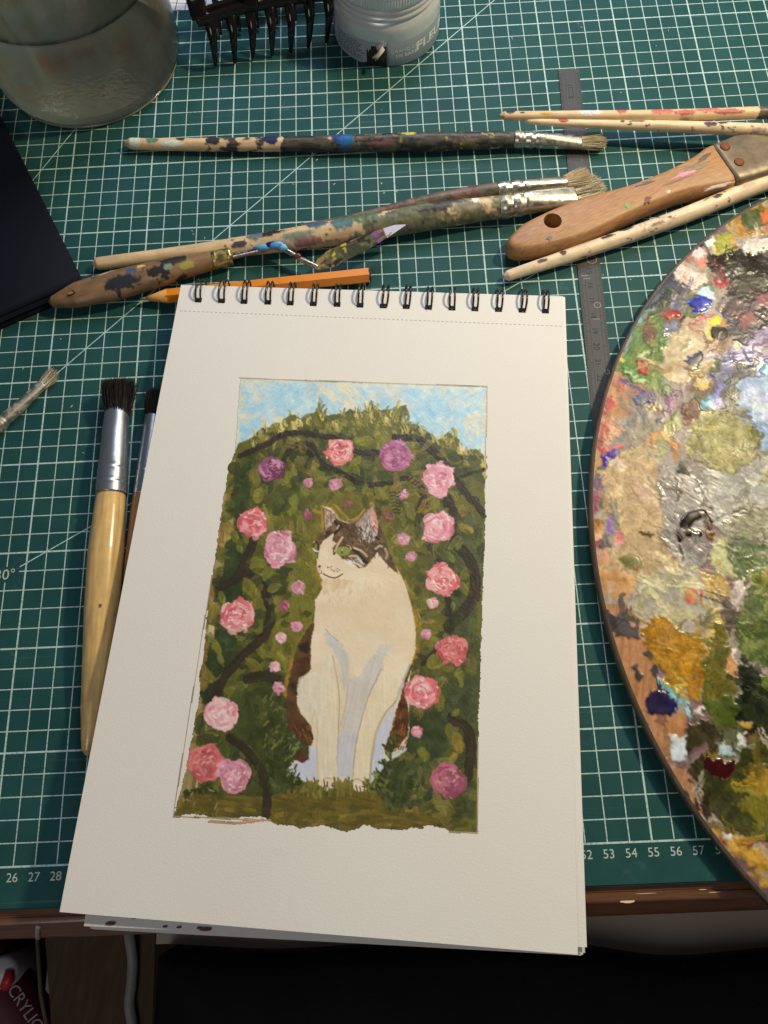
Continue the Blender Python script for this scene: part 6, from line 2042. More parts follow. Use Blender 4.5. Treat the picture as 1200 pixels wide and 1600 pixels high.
p = pth([(819, 189, 1.08), (826, 189.5, 1.1), (930, 194, 1.15), (1060, 198, 1.25), (1180, 203, 1.4), (1290, 207, 1.5)])
r = [.06, .16, .26, .33, .38, .4]
b5 = thing('paintbrush', 'thin cream brush handle with dark specks, just under the uppermost handle', 'paintbrush', (*p[2][:2], 0), 'used paintbrushes on the mat')
handle(b5, p, r, (216, 190, 148), [(.25, .9, .655, (70, 62, 58), 3.0), (.7, 1.2, .6, (166, 140, 120), 2.0)], [(.13, 1.4, .32, .9, (176, 76, 66)), (.33, 1.5, .12, .3, (70, 66, 62)), (.38, 1.4, .5, .3, (96, 106, 98)), (.62, 1.6, .4, .5, (74, 44, 60)), (.66, 1.2, .3, .4, (86, 60, 60)), (.54, .7, .3, .3, (60, 44, 44))], seed=29, relief=.02)

# --- pale bare handle under the varnish brush
p = pth([(787, 433, .46), (793, 431, .46), (900, 396, .5), (1050, 344, .58), (1200, 284, .62), (1300, 246, .62)])
r = [.12, .30, .42, .46, .50, .5]
b6 = thing('paintbrush', 'bare cream brush handle flecked with dark paint, between varnish brush and palette', 'paintbrush', (*p[2][:2], 0), 'used paintbrushes on the mat')
handle(b6, p, r, (218, 192, 154), [(.1, 1.2, .665, (84, 66, 56), 2.4), (-.2, 1.2, .60, (206, 180, 146), 1.2)], [(.11, 1.5, .3, .4, (64, 50, 44)), (.17, 1.4, .22, .5, (56, 44, 40)), (.30, 1.2, .45, .35, (52, 44, 42)), (.36, .9, .5, .45, (60, 52, 50)), (.63, 1.3, .3, .3, (60, 56, 58)), (.44, 1.9, .5, .2, (124, 98, 74)), (.72, 1.6, .5, .3, (190, 168, 140))], seed=31, relief=.02)

# --- wide flat varnish brush
vb = thing('varnish_brush', 'wide flat varnish brush with thick beech handle and rusty rivets on its ferrule', 'varnish brush', (*at(950, 330, 0)[:2], 0))
topo = [(791, 386), (792, 378), (800, 368), (815, 354), (833, 344), (870, 327), (925, 308), (980, 293), (1024, 276.5), (1064, 258), (1086, 245), (1101, 234), (1117.5, 229)]
boto = [(1148, 291), (1112, 299), (1064, 309), (1017, 327), (965, 351), (918, 373), (870, 388), (826, 396.5), (803, 396), (793, 391)]
zt_h = 1.35
outl = np.array([at(u, v, .9)[:2] for (u, v) in topo + [(1132, 243), (1146, 262)] + boto])
# denser, smooth outline
cl = np.vstack([outl, outl[:1]])
outl = resample(np.c_[cl, np.zeros(len(cl))], np.zeros(len(cl)), 121)[0][:-1, :2]
cen = outl.mean(0)
nrm_ = np.roll(outl, -1, 0) - np.roll(outl, 1, 0)
nrm_ = np.c_[nrm_[:, 1], -nrm_[:, 0]]
nrm_ /= np.linalg.norm(nrm_, axis=1)[:, None]
if ((outl - cen) * nrm_).sum() < 0:
    nrm_ = -nrm_
lv = [(.24, .10), (.08, .18), (.0, .38), (.0, .92), (.06, 1.1), (.17, 1.26), (.34, 1.34)]
V = np.vstack([np.c_[outl - nrm_ * i_, np.full(len(outl), z)] for i_, z in lv])
n_ = len(outl)
F = [(i * n_ + k, i * n_ + (k + 1) % n_, (i + 1) * n_ + (k + 1) % n_, (i + 1) * n_ + k) for i in range(len(lv) - 1) for k in range(n_)]
F += [tuple(range(n_))[::-1], tuple((len(lv) - 1) * n_ + k for k in range(n_))]
ang_h = math.atan2(*(at(1100, 265, 1) - at(830, 370, 1))[[1, 0]])
beech = wood('beech', alb((146, 102, 62)), alb((182, 134, 86)), ang_h, .5, (160, 1500, 900))
o = mk('handle', V, F, beech, vb, auto=60)
hcv = at(862, 351, 1.0)
V, F = lathe(hcv[0], hcv[1], [(.52, -.5), (.52, 2.4)], 40, True)
cut = mk('cut', V, F, beech, None)
bo = o.modifiers.new('hole', 'BOOLEAN')
bo.object = cut
bo.operation = 'DIFFERENCE'
bo.solver = 'EXACT'
dg = bpy.context.evaluated_depsgraph_get()
nme = bpy.data.meshes.new_from_object(o.evaluated_get(dg))
o.modifiers.clear()
o.data = nme
bpy.data.objects.remove(cut)
nme.set_sharp_from_angle(angle=math.radians(40))
# old paint on the wood
for (px_, py_, lx, ly, c, a0_) in ((1072, 270, .95, .16, (226, 142, 160), .32), (980, 321, .26, .22, (128, 160, 90), .3), (858, 372, .24, .16, (104, 104, 112), .3), (1012, 311, .34, .2, (120, 74, 44), .9), (1122, 290, .9, .12, (176, 160, 144), .25), (1010, 286, .7, .1, (92, 84, 92), .3), (1045, 299, .16, .1, (230, 214, 190), .6), (1085, 262, 1.1, .25, (140, 116, 84), .4), (1100, 246, .7, .14, (92, 82, 62), .7), (1060, 281, 1.2, .07, (130, 110, 88), .35)):
    c0_ = at(px_, py_, 1.36)
    t = np.linspace(0, 2 * np.pi, 22, endpoint=False)
    k_ = 1 + .35 * (prng.rand(22) - .5) * 2
    q = np.c_[lx * np.cos(t) * k_, ly * np.sin(t) * k_]
    q = q @ np.array([[math.cos(a0_), math.sin(a0_)], [-math.sin(a0_), math.cos(a0_)]])
    V = np.vstack([np.c_[c0_[0] + q[:, 0], c0_[1] + q[:, 1], np.full(22, 1.30)], np.c_[c0_[0] + q[:, 0] * .8, c0_[1] + q[:, 1] * .8, np.full(22, 1.358)], [[c0_[0], c0_[1], 1.362]]])
    F = [(i, (i + 1) % 22, 22 + (i + 1) % 22, 22 + i) for i in range(22)] + [(22 + i, 22 + (i + 1) % 22, 44) for i in range(22)]
    mk('paint_smear', V, F, plain('smear', alb(c), .5, bump=(900, .4), var=.25, vscale=500), vb)
# ferrule: flattened tin box with rolled edge, rivets
rim = [at(1117, 229, 1.0), at(1148, 291, 1.0)]
axv = at(1200, 236, 1.0) - at(1133, 260, 1.0)
axv[2] = 0
axv /= np.linalg.norm(axv)
mid = (rim[0] + rim[1]) / 2
hwid = np.linalg.norm(rim[1] - rim[0]) / 2 * .98
tin2 = plain('varnish_ferrule', (.20, .155, .105), .42, .35, bump=(260, .4, .0004), var=.6, vscale=170)
PP = np.array([mid + axv * d for d in (-.12, -.02, .1, .4, 2, 4, 5.4)])
PP[:, 2] = .78
V, F, _ = tube(PP, np.c_[[hwid * 1.0, hwid * 1.03, hwid * 1.05, hwid * 1.04, hwid * 1.12, hwid * 1.2, hwid * 1.22], [.62, .70, .72, .70, .68, .6, .55]], 60, True, 5.0)
mk('ferrule', V, F, tin2, vb, auto=50)
rust = plain('rusty_rivet', alb((120, 68, 34)), .7, .3, bump=(900, .8), var=.45, vscale=600)
for (px_, py_) in ((1133, 229), (1155, 253)):
    c0_ = at(px_, py_, 1.5)
    V, F = lathe(c0_[0], c0_[1], [(.30, 1.44), (.30, 1.5), (.24, 1.55), (.12, 1.575), (.01, 1.58)], 24)
    mk('rivet', V, F, rust, vb)
hairs(vb, mid + axv * 5.3 + [0, 0, -.3], mid + axv * 9.5 + [0, 0, -.4], hwid * 1.1, .4, 500, [(150, 130, 96), (180, 160, 124), (120, 104, 80)], flare=1.05, seed=9, thick=.025)

# --- small brush at the left edge
b7 = thing('paintbrush', 'small brush with dull metal ferrule and stubby bristles at the left edge', 'paintbrush', (*at(40, 630, 0)[:2], 0), 'used paintbrushes on the mat')
pf = pth([(-6, 670, .36), (3, 661, .36), (30, 636, .34), (67, 600, .30)])
ferrule(b7, pf, [(.36, .36), (.37, .37), (.33, .32), (.30, .2)], tin_metal('old_ferrule', (.66, .61, .52), .4, 260, (.34, .30, .23), .8), [(.1, .03, .06), (.2, .02, -.08)], seed=8)
hairs(b7, at(65, 602, .30), at(89, 577, .32), .28, .17, 300, [(196, 182, 150), (216, 204, 176), (150, 136, 108), (110, 100, 84)], flare=1.2, seed=5, curl=.3, tipvar=.3)
p = pth([(-1, 665, .36), (-60, 722, .36), (-140, 800, .38), (-230, 890, .3)])
handle(b7, p, [.34, .38, .4, .2], (150, 120, 86), [(-.2, 1.2, .5, (70, 66, 60), 1.2)], [], seed=41, n=160)

# --- two stubby mop brushes left of the book
b8 = thing('mop_brush', 'stubby mop brush with black hair and golden varnished handle, left of the sketchbook', 'paintbrush', (*at(165, 880, 0)[:2], 0), 'mop brushes beside the sketchbook')
p = pth([(174, 770, .82), (172, 795, .84), (166, 860, .88), (159, 950, .84), (152, 1040, .74), (145, 1110, .6), (140, 1155, .46), (137, 1172, .38), (136, 1180, .34)])
r = [.74, .80, .89, .84, .71, .56, .40, .27, .1]
handle(b8, p, r, (204, 168, 104), [], [(.47, 1.3, .11, .06, (58, 36, 22))], seed=51, n=420, seg=48, mat=varnish_m, grain=.2)
pf = pth([(183, 641, .8), (181, 665, .82), (178, 720, .84), (175, 755, .84), (174, 774, .84)])
ferrule(b8, pf, [(.63, .5), (.68, .56), (.76, .72), (.80, .79), (.80, .80)], clean_tin, [(.70, .015, -.03), (.73, .015, .02), (.86, .015, -.03), (.89, .015, .02)], seed=12, dent=.012, seg=48)
hairs(b8, at(183.5, 648, .8), at(187, 594, 1.0), .62, .48, 1500, [(14, 13, 12), (20, 18, 16), (10, 10, 10), (46, 40, 32)], flare=1.45, seed=6, curl=.16, thick=.018, tipvar=.14, flat_tip=True)
b9 = thing('mop_brush', 'slimmer mop brush with black hair, half hidden under the sketchbook edge', 'paintbrush', (*at(212, 880, 0)[:2], 0), 'mop brushes beside the sketchbook')
p = pth([(223, 772, .55), (220, 800, .56), (212, 880, .58), (202, 980, .5), (194, 1060, .4), (189, 1110, .25)])
r = [.48, .52, .55, .46, .34, .12]
handle(b9, p, r, (150, 108, 66), [], [], seed=61, n=260, seg=40, mat=varnish_m, grain=.2)
pf = pth([(239, 650, .52), (234, 690, .54), (227, 745, .55), (223, 774, .55)])
ferrule(b9, pf, [(.42, .36), (.45, .42), (.50, .5), (.50, .5)], clean_tin, [(.70, .015, -.03), (.73, .015, .02), (.88, .015, -.03), (.91, .015, .02)], seed=14, dent=.012, seg=40)
hairs(b9, at(239, 656, .52), at(244, 608, .6), .40, .32, 800, [(22, 20, 18), (30, 26, 22), (16, 15, 15)], flare=1.25, seed=7, curl=.14, thick=.018, flat_tip=True)

# --- steel ruler
rl = thing('ruler', 'steel ruler lying under the brushes and the palette rim', 'ruler', (*at(910, 350, 0)[:2], 0))
r0 = (at(873, 108, .1) + at(904, 106, .1)) / 2
r1 = (at(921.5, 624, .1) + at(961, 612, .1)) / 2
rd = (r1 - r0) / np.linalg.norm(r1 - r0)
rs = np.array([-rd[1], rd[0], 0])
if rs[0] > 0:
    rs = -rs                                   # rs points to the left edge
RWd = .66
Lr = 30.8
q = np.array([r0 + rs * RWd, r0 - rs * RWd, r0 - rs * RWd + rd * Lr, r0 + rs * RWd + rd * Lr])
q[:, 2] = .07
V = np.vstack([q, q - [0, 0, .065]])
steel_r, nt, b = nmat('ruler_steel')
setp(b, (.07, .07, .07), .5, .3, .25)
add_bump(nt, b, 700, .2, .0002)
mk('blade', V, [(0, 1, 2, 3), (7, 6, 5, 4), (0, 4, 5, 1), (1, 5, 6, 2), (2, 6, 7, 3), (3, 7, 4, 0)], steel_r, rl, smooth=False)
etch = plain('etched_black', (.012, .012, .012), .7)
parts = []


def bar(s0, s1, d0, d1, z=.073):
    """A flat etched bar: s along the ruler, d across from its centre to the left edge."""
    v = np.array([r0 + rd * s + rs * d for s, d in ((s0, d0), (s1, d0), (s1, d1), (s0, d1))])
    v[:, 2] = z
    return v, [(0, 1, 2, 3)]


for k in range(0, 301):
    s_ = .4 + k * .1
    l_ = .34 if k % 10 == 0 else (.27 if k % 5 == 0 else .19)
    parts.append(bar(s_ - .011, s_ + .011, RWd - l_, RWd - .005))
    parts.append(bar(s_ - .011, s_ + .011, -RWd + .005, -RWd + l_ * .8))
parts.append(bar(.4, 30.4, RWd - .37, RWd - .355))
parts.append(bar(.4, 30.4, -RWd + .30, -RWd + .315))
for s0, s1, d0, d1 in ((1.55, 2.35, -.14, .14),):
    for (a_, b_, c_, e_) in ((s0, s1, d0, d0 + .03), (s0, s1, d1 - .03, d1), (s0, s0 + .03, d0, d1), (s1 - .03, s1, d0, d1)):
        parts.append(bar(a_, b_, c_, e_))
v, f = join(parts)
mk('scale_marks', v, f, etch, rl, smooth=False)


def ruler_text(s, pos, size, d=0.):
    v, f = text_mesh(s, size)
    w = np.array([r0 + rd * (pos + x) - rs * (y - d) for x, y, _ in v])
    w[:, 2] = .074
    return mk('etched_number', w, f, etch, rl, smooth=False)


for k in range(1, 26):
    ruler_text(str(k), .4 + k - .02, .5 if k % 5 == 0 else .42, .05)
# scratches, pale dried smears
smear_m = plain('pale_smear', (.30, .30, .29), .7)
for q in (bar(18.6, 18.64, -.3, .1, .0745), bar(15.7, 15.75, .1, .5, .0745), bar(15.9, 15.94, .0, .4, .0745)):
    mk('scratch', *q, smear_m, rl, smooth=False)
for (s_, d_, r_) in ((14.6, -.2, .3), (17.7, -.25, .2), (22., -.4, .15)):
    t = np.linspace(0, 2 * np.pi, 24, endpoint=False)
    vi = np.array([r0 + rd * (s_ + rr_ * math.cos(a_)) + rs * (d_ + rr_ * math.sin(a_)) for rr_ in (r_, r_ - .04) for a_ in t])
    vi[:, 2] = .0745
    mk('dried_drop', vi, [(i, (i + 1) % 24, 24 + (i + 1) % 24, 24 + i) for i in range(24)], smear_m, rl, smooth=False)

# ------------------------------------------------------------------ top edge: tin, claw clip, jar, notebook, squared paper
TC = np.array([45.05, 50.35])
TR_ = 3.45
tin = thing('tin', 'round aluminium screw-lid tin with a torn grey paper label', 'tin', (*TC, 0))
alu = plain('aluminium', (.84, .85, .86), .27, .42, bump=(500, .05))
V, F = lathe(*TC, [(3.1, .02), (3.32, .04), (3.42, .14), (TR_, .3), (TR_, 2.25), (3.43, 2.5), (3.33, 2.78), (3.22, 2.92)], 96)
V2, F2 = lathe(*TC, [(3.22, 2.92), (3.20, 2.98), (3.26, 3.03), (3.34, 3.10), (3.36, 3.18), (3.33, 3.28), (3.24, 3.34), (3.24, 3.42), (3.32, 3.48), (3.35, 3.58), (3.33, 3.68), (3.26, 3.74), (3.25, 3.82)], 96)
mk('body', V, F, alu, tin)
mk('rolled_beads', V2, F2, alu, tin)
V, F = lathe(*TC, [(3.25, 3.80), (3.36, 3.86), (3.38, 3.95)], 96)
kn_ = []
ns_ = 240
th = np.arange(ns_) / ns_ * 2 * np.pi
kr = np.where(np.arange(ns_) % 2 == 0, 3.36, 3.42)
for z, k_ in ((3.95, 0), (4.0, 1), (4.42, 1), (4.47, 0)):
    rr = 3.38 + (kr - 3.38) * k_
    kn_.append(np.c_[TC[0] + rr * np.cos(th), TC[1] + rr * np.sin(th), np.full(ns_, z)])
V3 = np.vstack(kn_)
F3 = [(i * ns_ + k, i * ns_ + (k + 1) % ns_, (i + 1) * ns_ + (k + 1) % ns_, (i + 1) * ns_ + k) for i in range(3) for k in range(ns_)]
lid = mk('lid', *join([(V, F), lathe(*TC, [(3.38, 4.47), (3.40, 4.6), (3.36, 4.72), (3.26, 4.78), (3.14, 4.74), (3.08, 4.66), (0.02, 4.66)], 96)]), alu, tin)
mk('knurled_band', V3, F3, alu, lid, auto=20)
lab_m = plain('grey_label', alb((112, 126, 130)), .55, bump=(900, .15))
lab2_m = plain('light_label', alb((158, 166, 166)), .55, bump=(900, .15))


def cyl(a_, z, r=TR_ + .02):
    """Point on the tin wall: a_ degrees round from the side facing the camera, to the right."""
    t = math.radians(a_)
    return np.array([TC[0] + r * math.sin(t), TC[1] - r * math.cos(t), z])


def wall_strip(name, a0_, a1_, z0, z1, m, r=TR_ + .02, ragged=None, n=60):
    aa = np.linspace(a0_, a1_, n)
    lo, hi = [], []
    for i, x in enumerate(aa):
        zz0, zz1 = z0, z1
        if ragged:
            zz0, zz1 = ragged(x, z0, z1)
        lo.append((x, zz0))
        hi.append((x, zz1))
    V = [cyl(x, z, r) for x, z in lo] + [cyl(x, z, r) for x, z in hi] + [cyl(x, z, r - .012) for x, z in lo] + [cyl(x, z, r - .012) for x, z in hi]
    F = [(i, i + 1, n + i + 1, n + i) for i in range(n - 1)] + [(n + i, n + i + 1, 3 * n + i + 1, 3 * n + i) for i in range(n - 1)]
    F += [(0, n, 3 * n, 2 * n), (n - 1, 2 * n - 1 + 2 * n, 2 * n - 1, n - 1)[:1] + (3 * n - 1, 4 * n - 1, 2 * n - 1)]
    return mk(name, np.array(V), F, m, tin)


a_cut = -2.0
tag(wall_strip('label', a_cut, 150, .08, 1.76, lab_m), 'grey label printed with white lettering')
tag(wall_strip('label', -150, -24, .08, 1.76, lab2_m, ragged=lambda x, z0, z1: (z0 + max(0, (x + 30)) * .03, z1)), 'lighter label half with small print')
tag(wall_strip('label', -25, a_cut - .1, 1.1, 1.76, lab2_m, n=40, ragged=lambda x, z0, z1: (1.35 - .25 * math.sin((x + 25) * .5) + .12 * math.sin(x * 2.7), z1)), 'torn upper edge of the label')
wall_strip('dark_gap', -25, a_cut, .06, 1.5, plain('old_glue', (.012, .011, .010), .7), r=TR_ + .006)
curl = plain('torn_paper', alb((206, 200, 178)), .8, bump=(800, .5))
V, F, _ = tube(np.array([cyl(-17, .75, TR_ + .08), cyl(-13, 1.0, TR_ + .22), cyl(-9, 1.3, TR_ + .3), cyl(-5, 1.55, TR_ + .16)]), np.array([[.05, .04], [.28, .05], [.34, .07], [.2, .05]]), 14)
mk('torn_flap', V, F, curl, tin)
for a0_, z0 in ((-16, .62), (-12, .55), (-14, .5)):
    V, F, _ = tube(np.array([cyl(a0_ + 2, z0 + .35, TR_ + .1), cyl(a0_ + .5, z0 + .15, TR_ + .12), cyl(a0_, z0, TR_ + .06)]), np.array([[.1, .03], [.08, .03], [.02, .01]]), 10)
    mk('torn_flap', V, F, curl, tin)
white_ink = plain('white_ink', (.86, .87, .86), .6)


def tin_text(s, a_c, z_c, size, m=white_ink, tilt=0., stretch=1., name='lettering'):
    v, f = text_mesh(s, size, .022 * size)
    w = np.array([cyl(a_c + math.degrees(x * stretch / (TR_ + .02)), z_c + y + tilt * x, TR_ + .026) for x, y, _ in v])
    return mk(name, w, f, m, tin, smooth=False)


tin_text('GRAND CRU', 20, 1.10, .31, stretch=1.2)
tin_text('DE BATZ', 20, .74, .31, stretch=1.2)
tin_text('FLEUR', 57, .98, .86, stretch=1.35)
ink2 = plain('grey_ink', (.10, .115, .12), .7)
for i in range(9):
    z = 1.52 - i * .14
    x = -66.
    while x < -33 + (3 if i % 3 else -5):
        w_ = prng.uniform(2.0, 5.5)
        wall_strip('small_print', x, x + w_, z - .032, z + .032, ink2, r=TR_ + .027, n=5)
        x += w_ + 1.2

# --- claw hair clip
clip = thing('hair_clip', 'dark tortoiseshell claw hair clip between the jar and the tin', 'hair clip', (*at(410, 40, 0)[:2], 0))
tort, nt, b = nmat('tortoiseshell')
setp(b, (.02, .010, .006), .12, 0, .6)
tcn = nt.nodes.new('ShaderNodeTexCoord')
nz = nt.nodes.new('ShaderNodeTexNoise')
nz.inputs['Scale'].default_value = 90
rp = nt.nodes.new('ShaderNodeValToRGB')
rp.color_ramp.elements[0].position = .6
rp.color_ramp.elements[1].position = .85
rp.color_ramp.elements[0].color = (.006, .004, .0035, 1)
rp.color_ramp.elements[1].color = (.05, .016, .007, 1)
nt.links.new(tcn.outputs['Object'], nz.inputs['Vector'])
nt.links.new(nz.outputs['Fac'], rp.inputs['Fac'])
nt.links.new(rp.outputs['Color'], b.inputs['Base Color'])
tips = [(337, 103), (367, 98), (395, 92), (425, 86), (454, 81), (482, 74), (510, 66)]
roots = [(328, 33), (360, 22), (391, 15), (421, 9), (452, 4), (482, -1), (513, -6)]
for i, ((tx, ty), (rx, ry)) in enumerate(zip(tips, roots)):
    a_, c_ = at(rx, ry, 2.7), at(tx, ty, .15)
    m1 = a_ * .62 + c_ * .38 + np.array([.12, -.35, .25])
    m2 = a_ * .25 + c_ * .75 + np.array([.08, -.22, .22])
    P, R, _ = resample([a_ + [0, .5, .2], a_, m1, m2, c_], np.array([[.42, .22], [.40, .24], [.27, .24], [.2, .2], [.11, .11]]), 26)
    V, F, _ = tube(P, R, 16)
    mk('tooth', V, F, tort, clip)
rt = [at(rx, ry, 2.7) for rx, ry in [(306, 40)] + roots + [(530, -10)]]
P, R, _ = resample([q + [0, .35, .15] for q in rt], np.array([[.5, .34]] + [[.62, .36]] * 7 + [[.5, .34]]), 60)
V, F, _ = tube(P, R, 20, True, 3.)
mk('jaw_bar', V, F, tort, clip)
# upper shell of the near jaw rising to the hinge, with an opening
for q0, q1 in (((312, 30), (300, -40)), ((392, 12), (392, -60)), ((470, 0), (478, -70))):
    a_, c_ = at(*q0, 2.9), at(*q1, 4.6)
    P, R, _ = resample([a_, (a_ + c_) / 2 + [0, -.2, .3], c_], np.array([[.5, .25], [.6, .25], [.6, .25]]), 20)
    V, F, _ = tube(P, R, 16, True, 3.)
    mk('strut', V, F, tort, clip)
P, R, _ = resample([at(290, -35, 4.5), at(390, -62, 4.6), at(500, -75, 4.6)], np.array([[.5, .4]] * 3), 30)
V, F, _ = tube(P, R, 16)
mk('hinge_bar', V, F, tort, clip)
# far jaw: bar and teeth behind
for i, ((tx, ty), (rx, ry)) in enumerate(zip(tips, roots)):
    c_ = at(tx + 8, ty - 48, .2)
    a_ = c_ + np.array([-.3, 2.2, 2.6])
    P, R, _ = resample([a_, (a_ + c_) / 2 + [0, .5, .4], c_], np.array([[.36, .22], [.24, .22], [.11, .11]]), 18)
    V, F, _ = tube(P, R, 14)
    mk('tooth', V, F, tort, clip)
c_ = [at(t[0] + 8, t[1] - 48, .2) + np.array([-.3, 2.3, 2.7]) for t in tips]
P, R, _ = resample(c_, np.array([[.55, .34]] * 7), 40)
V, F, _ = tube(P, R, 16, True, 3.)
mk('jaw_bar', V, F, tort, clip)

# --- squared paper under the clip
sq_m, nt, b = nmat('squared_paper')
tcn = nt.nodes.new('ShaderNodeTexCoord')
mp = nt.nodes.new('ShaderNodeMapping')
mp.inputs['Rotation'].default_value = (0, 0, .12)
br = nt.nodes.new('ShaderNodeTexBrick')
br.offset = 0
br.inputs['Scale'].default_value = 100
br.inputs['Color1'].default_value = (.74, .75, .78, 1)
br.inputs['Color2'].default_value = (.74, .75, .78, 1)
br.inputs['Mortar'].default_value = (.03, .03, .04, 1)
br.inputs['Mortar Size'].default_value = .028
br.inputs['Brick Width'].default_value = .66
br.inputs['Row Height'].default_value = .66
nt.links.new(tcn.outputs['Object'], mp.inputs['Vector'])
nt.links.new(mp.outputs['Vector'], br.inputs['Vector'])
nt.links.new(br.outputs['Color'], b.inputs['Base Color'])
b.inputs['Roughness'].default_value = .8
cs = [at(246, 18.5, .03), at(395, 9, .03)]
e_ = cs[1] - cs[0]
q = np.array([cs[0] - e_ * 1.2, cs[1] + e_ * .35, cs[1] + e_ * .35 + [2, 16, 0], cs[0] - e_ * 1.2 + [2, 16, 0]])
V = np.vstack([q, q - [0, 0, .022]])
tag(mk('sheet_of_paper', V, [(0, 1, 2, 3), (7, 6, 5, 4), (0, 4, 5, 1), (1, 5, 6, 2), (2, 6, 7, 3), (3, 7, 4, 0)], sq_m, smooth=False),
    'white sheet of paper with a black square grid, behind the jar and hair clip', 'paper')

# --- dark navy notebook at the left
navy = plain('navy_cover', (.003, .004, .010), .55, 0, .12, bump=(1400, .3, .0002), var=.2, vscale=30)
cA, cB, cC = at(127, 438, 1.1), at(-3, 177, 1.1), at(-2, 494, 1.1)
d1, d2 = cB - cA, cC - cA
d1 /= np.linalg.norm(d1)
d2 /= np.linalg.norm(d2)
nb = thing('notebook', 'dark navy hardback notebook with rounded corner at the left edge', 'notebook', (*(cA + d1 * 9 + d2 * 6)[:2], 0))


def rounded_plan(inset, rc):
    W_, H_ = 19.0, 13.5
    pts = []
    for (cx_, cy_n, a0_) in ((rc, rc, np.pi), (W_ - rc, rc, 1.5 * np.pi), (W_ - rc, H_ - rc, 0), (rc, H_ - rc, .5 * np.pi)):
        for t in np.linspace(0, np.pi / 2, 9):
            x, y = cx_ + (rc - inset) * math.cos(a0_ + t), cy_n + (rc - inset) * math.sin(a0_ + t)
            pts.append(cA + d1 * x + d2 * y)
    return np.array(pts)


def slab(name, lv, m, parent, rc=.75):
    rings = []
    for ins, z in lv:
        q = rounded_plan(ins, rc)
        q[:, 2] = z
        rings.append(q)
    n_ = len(rings[0])
    V = np.vstack(rings)
    F = [(i * n_ + k, i * n_ + (k + 1) % n_, (i + 1) * n_ + (k + 1) % n_, (i + 1) * n_ + k) for i in range(len(lv) - 1) for k in range(n_)]
    F += [tuple(range(n_))[::-1], tuple((len(lv) - 1) * n_ + k for k in range(n_))]
    return mk(name, V, F, m, parent, auto=40)


slab('back_cover', [(.06, .0), (.0, .05), (.0, .17), (.06, .22)], navy, nb)
slab('pages', [(.28, .22), (.26, .25), (.26, .85), (.28, .88)], plain('grey_page_edge', (.05, .055, .075), .8), nb)
slab('front_cover', [(.06, .88), (.0, .93), (.0, 1.05), (.06, 1.1)], navy, nb)

# --- jar of murky brush water
JC = np.array([25.45, 48.85])
jar = thing('glass_jar', 'glass jar of murky grey brush-rinsing water, top left', 'jar', (*JC, 0))
glass, nt, b = nmat('jar_glass')
nt.nodes.remove(b)
out = nt.nodes['Material Output']
tr_ = nt.nodes.new('ShaderNodeBsdfTransparent')
tr_.inputs[0].default_value = (.95, .97, .95, 1)
gl = nt.nodes.new('ShaderNodeBsdfGlossy')
gl.inputs['Roughness'].default_value = .05
fr = nt.nodes.new('ShaderNodeFresnel')
fr.inputs['IOR'].default_value = 1.5
mx = nt.nodes.new('ShaderNodeMixShader')
nt.links.new(fr.outputs[0], mx.inputs[0])
nt.links.new(tr_.outputs[0], mx.inputs[1])
nt.links.new(gl.outputs[0], mx.inputs[2])
nt.links.new(mx.outputs[0], out.inputs['Surface'])
nzg = nt.nodes.new('ShaderNodeTexNoise')
nzg.inputs['Scale'].default_value = 40
bug = nt.nodes.new('ShaderNodeBump')
bug.inputs['Strength'].default_value = .25
bug.inputs['Distance'].default_value = .002
nt.links.new(nzg.outputs['Fac'], bug.inputs['Height'])
nt.links.new(bug.outputs['Normal'], gl.inputs['Normal'])
V, F = lathe(*JC, [(.02, .12), (4.6, .1), (5.2, .02), (5.55, .05), (5.8, .25), (5.98, .55), (6.08, 1.0), (6.1, 2), (6.1, 9.5), (5.9, 10.2), (5.5, 10.8), (5.5, 12.2), (5.3, 12.3), (5.25, 12.2)], 96)
mk('glass_wall', V, F, glass, jar)
t = np.linspace(0, 2 * np.pi, 97)
ringp = np.c_[JC[0] + 5.72 * np.cos(t), JC[1] + 5.72 * np.sin(t), np.full(97, .12)]
V, F, _ = tube(ringp, np.full(97, .08), 10, False)
mk('base_ring', V, F, plain('thick_glass', (.24, .24, .18), .1, 0, .8), jar)
# water: cloudy with drifting pigment; reddish reflections coloured in, paler towards the bottom
zz_ = np.r_[.16, .2, .32, .5, .8, np.linspace(1.0, 6.15, 60), 6.2, 6.2, 6.2]
rr_ = np.r_[5.0, 5.45, 5.7, 5.86, 5.97, np.full(60, 6.02), 5.9, 3., .02]
V, F = lathe(*JC, np.c_[rr_, zz_], 160)
q = V - np.array([*JC, 0])
w1 = fbm3(q * np.array([.35, .35, .55]), 3, 4)
w2 = fbm3(q * np.array([.9, .9, .35]) + 9, 6, 4)
c = np.array((218, 213, 194)) / 255. * (1 + (w2 - .5)[:, None] * .3)
m = (sstep(.50, .66, w1) * .45)[:, None]
c = c * (1 - m) + np.array((206, 164, 142)) / 255. * m
m = (sstep(.52, .64, fbm3(q * .5, 17, 3)) * .5)[:, None]
c = c * (1 - m) + np.array((190, 196, 188)) / 255. * m
m = (np.exp(-((q[:, 2] - 4.9 + (w1 - .5) * 2) / .8) ** 2) * sstep(.38, .6, w2) * .75)[:, None]  # reddish band: reflections in the jar put into the water colour
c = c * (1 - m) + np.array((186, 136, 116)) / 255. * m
m = (sstep(2.2, .5, q[:, 2] + (w2 - .5) * 2.4) * .5)[:, None]
c = c * (1 - m) + np.array((236, 230, 206)) / 255. * m
wat, nt, b = nmat('cloudy_water')
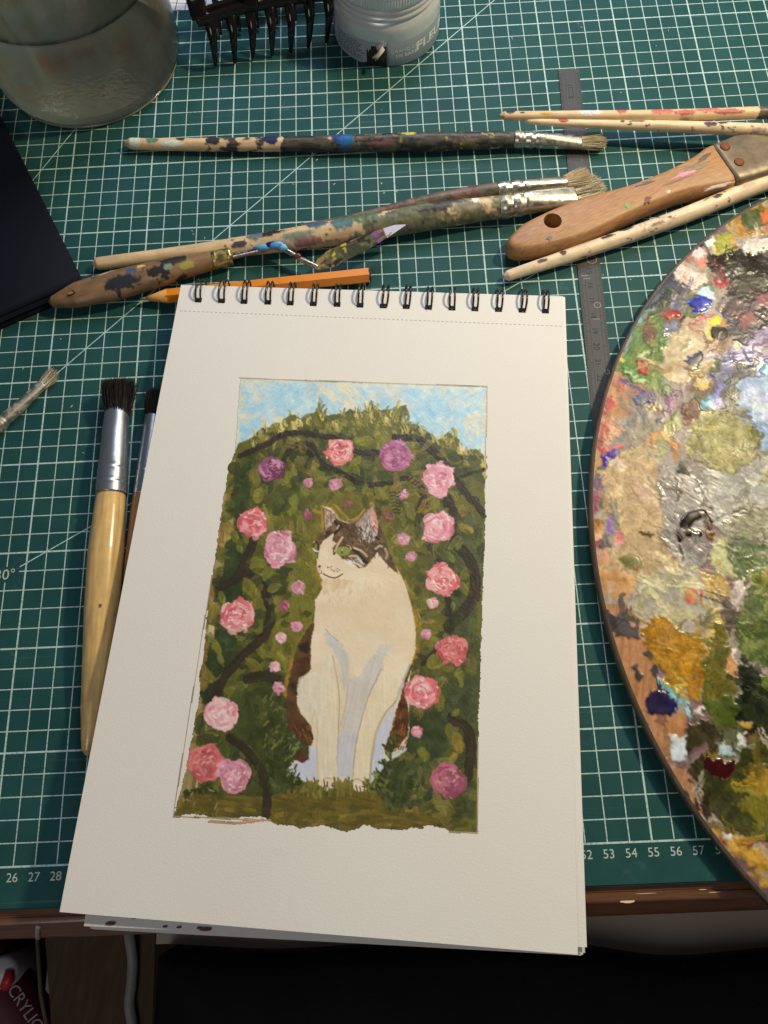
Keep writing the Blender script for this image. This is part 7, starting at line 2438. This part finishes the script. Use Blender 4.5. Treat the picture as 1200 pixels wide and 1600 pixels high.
nt.nodes.remove(b)
aa_ = nt.nodes.new('ShaderNodeAttribute')
aa_.attribute_name = 'pigment'
df = nt.nodes.new('ShaderNodeBsdfDiffuse')
tl = nt.nodes.new('ShaderNodeBsdfTranslucent')
ts = nt.nodes.new('ShaderNodeBsdfTransparent')
ts.inputs[0].default_value = (.86, .9, .78, 1)
m1 = nt.nodes.new('ShaderNodeMixShader')
m1.inputs[0].default_value = .5
m2 = nt.nodes.new('ShaderNodeMixShader')
m2.inputs[0].default_value = .42
for nd_ in (df, tl):
    nt.links.new(aa_.outputs['Color'], nd_.inputs['Color'])
nt.links.new(df.outputs[0], m1.inputs[1])
nt.links.new(tl.outputs[0], m1.inputs[2])
nt.links.new(m1.outputs[0], m2.inputs[1])
nt.links.new(ts.outputs[0], m2.inputs[2])
nt.links.new(m2.outputs[0], nt.nodes['Material Output'].inputs['Surface'])
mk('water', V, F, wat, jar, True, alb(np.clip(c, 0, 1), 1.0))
# film of dried paint on the glass above the water line
V, F = lathe(*JC, np.c_[np.full(40, 6.03), np.linspace(6.22, 9.4, 40)], 160)
q = V - np.array([*JC, 0])
w1 = fbm3(q * np.array([.8, .8, .5]), 23, 4)
w2 = fbm3(q * np.array([3., 3., .9]), 27, 3)
c = np.array((160, 172, 144)) / 255. * (1 + (w2 - .5)[:, None] * .4)
m = (sstep(.5, .68, w1))[:, None]
c = c * (1 - m) + np.array((170, 168, 124)) / 255. * m
lowm = np.exp(-((q[:, 2] - 6.28) / .16) ** 2)[:, None] * .8
c = c * (1 - lowm) + np.array((34, 32, 28)) / 255. * lowm
al = .72 + .2 * sstep(.35, .65, w2)
film, nt, b = nmat('paint_film')
setp(b, None, .5)
aa_ = nt.nodes.new('ShaderNodeAttribute')
aa_.attribute_name = 'pigment'
nt.links.new(aa_.outputs['Color'], b.inputs['Base Color'])
nt.links.new(aa_.outputs['Alpha'], b.inputs['Alpha'])
mk('paint_film', V, F, film, jar, True, np.c_[alb(np.clip(c, 0, 1), 1.0), al])
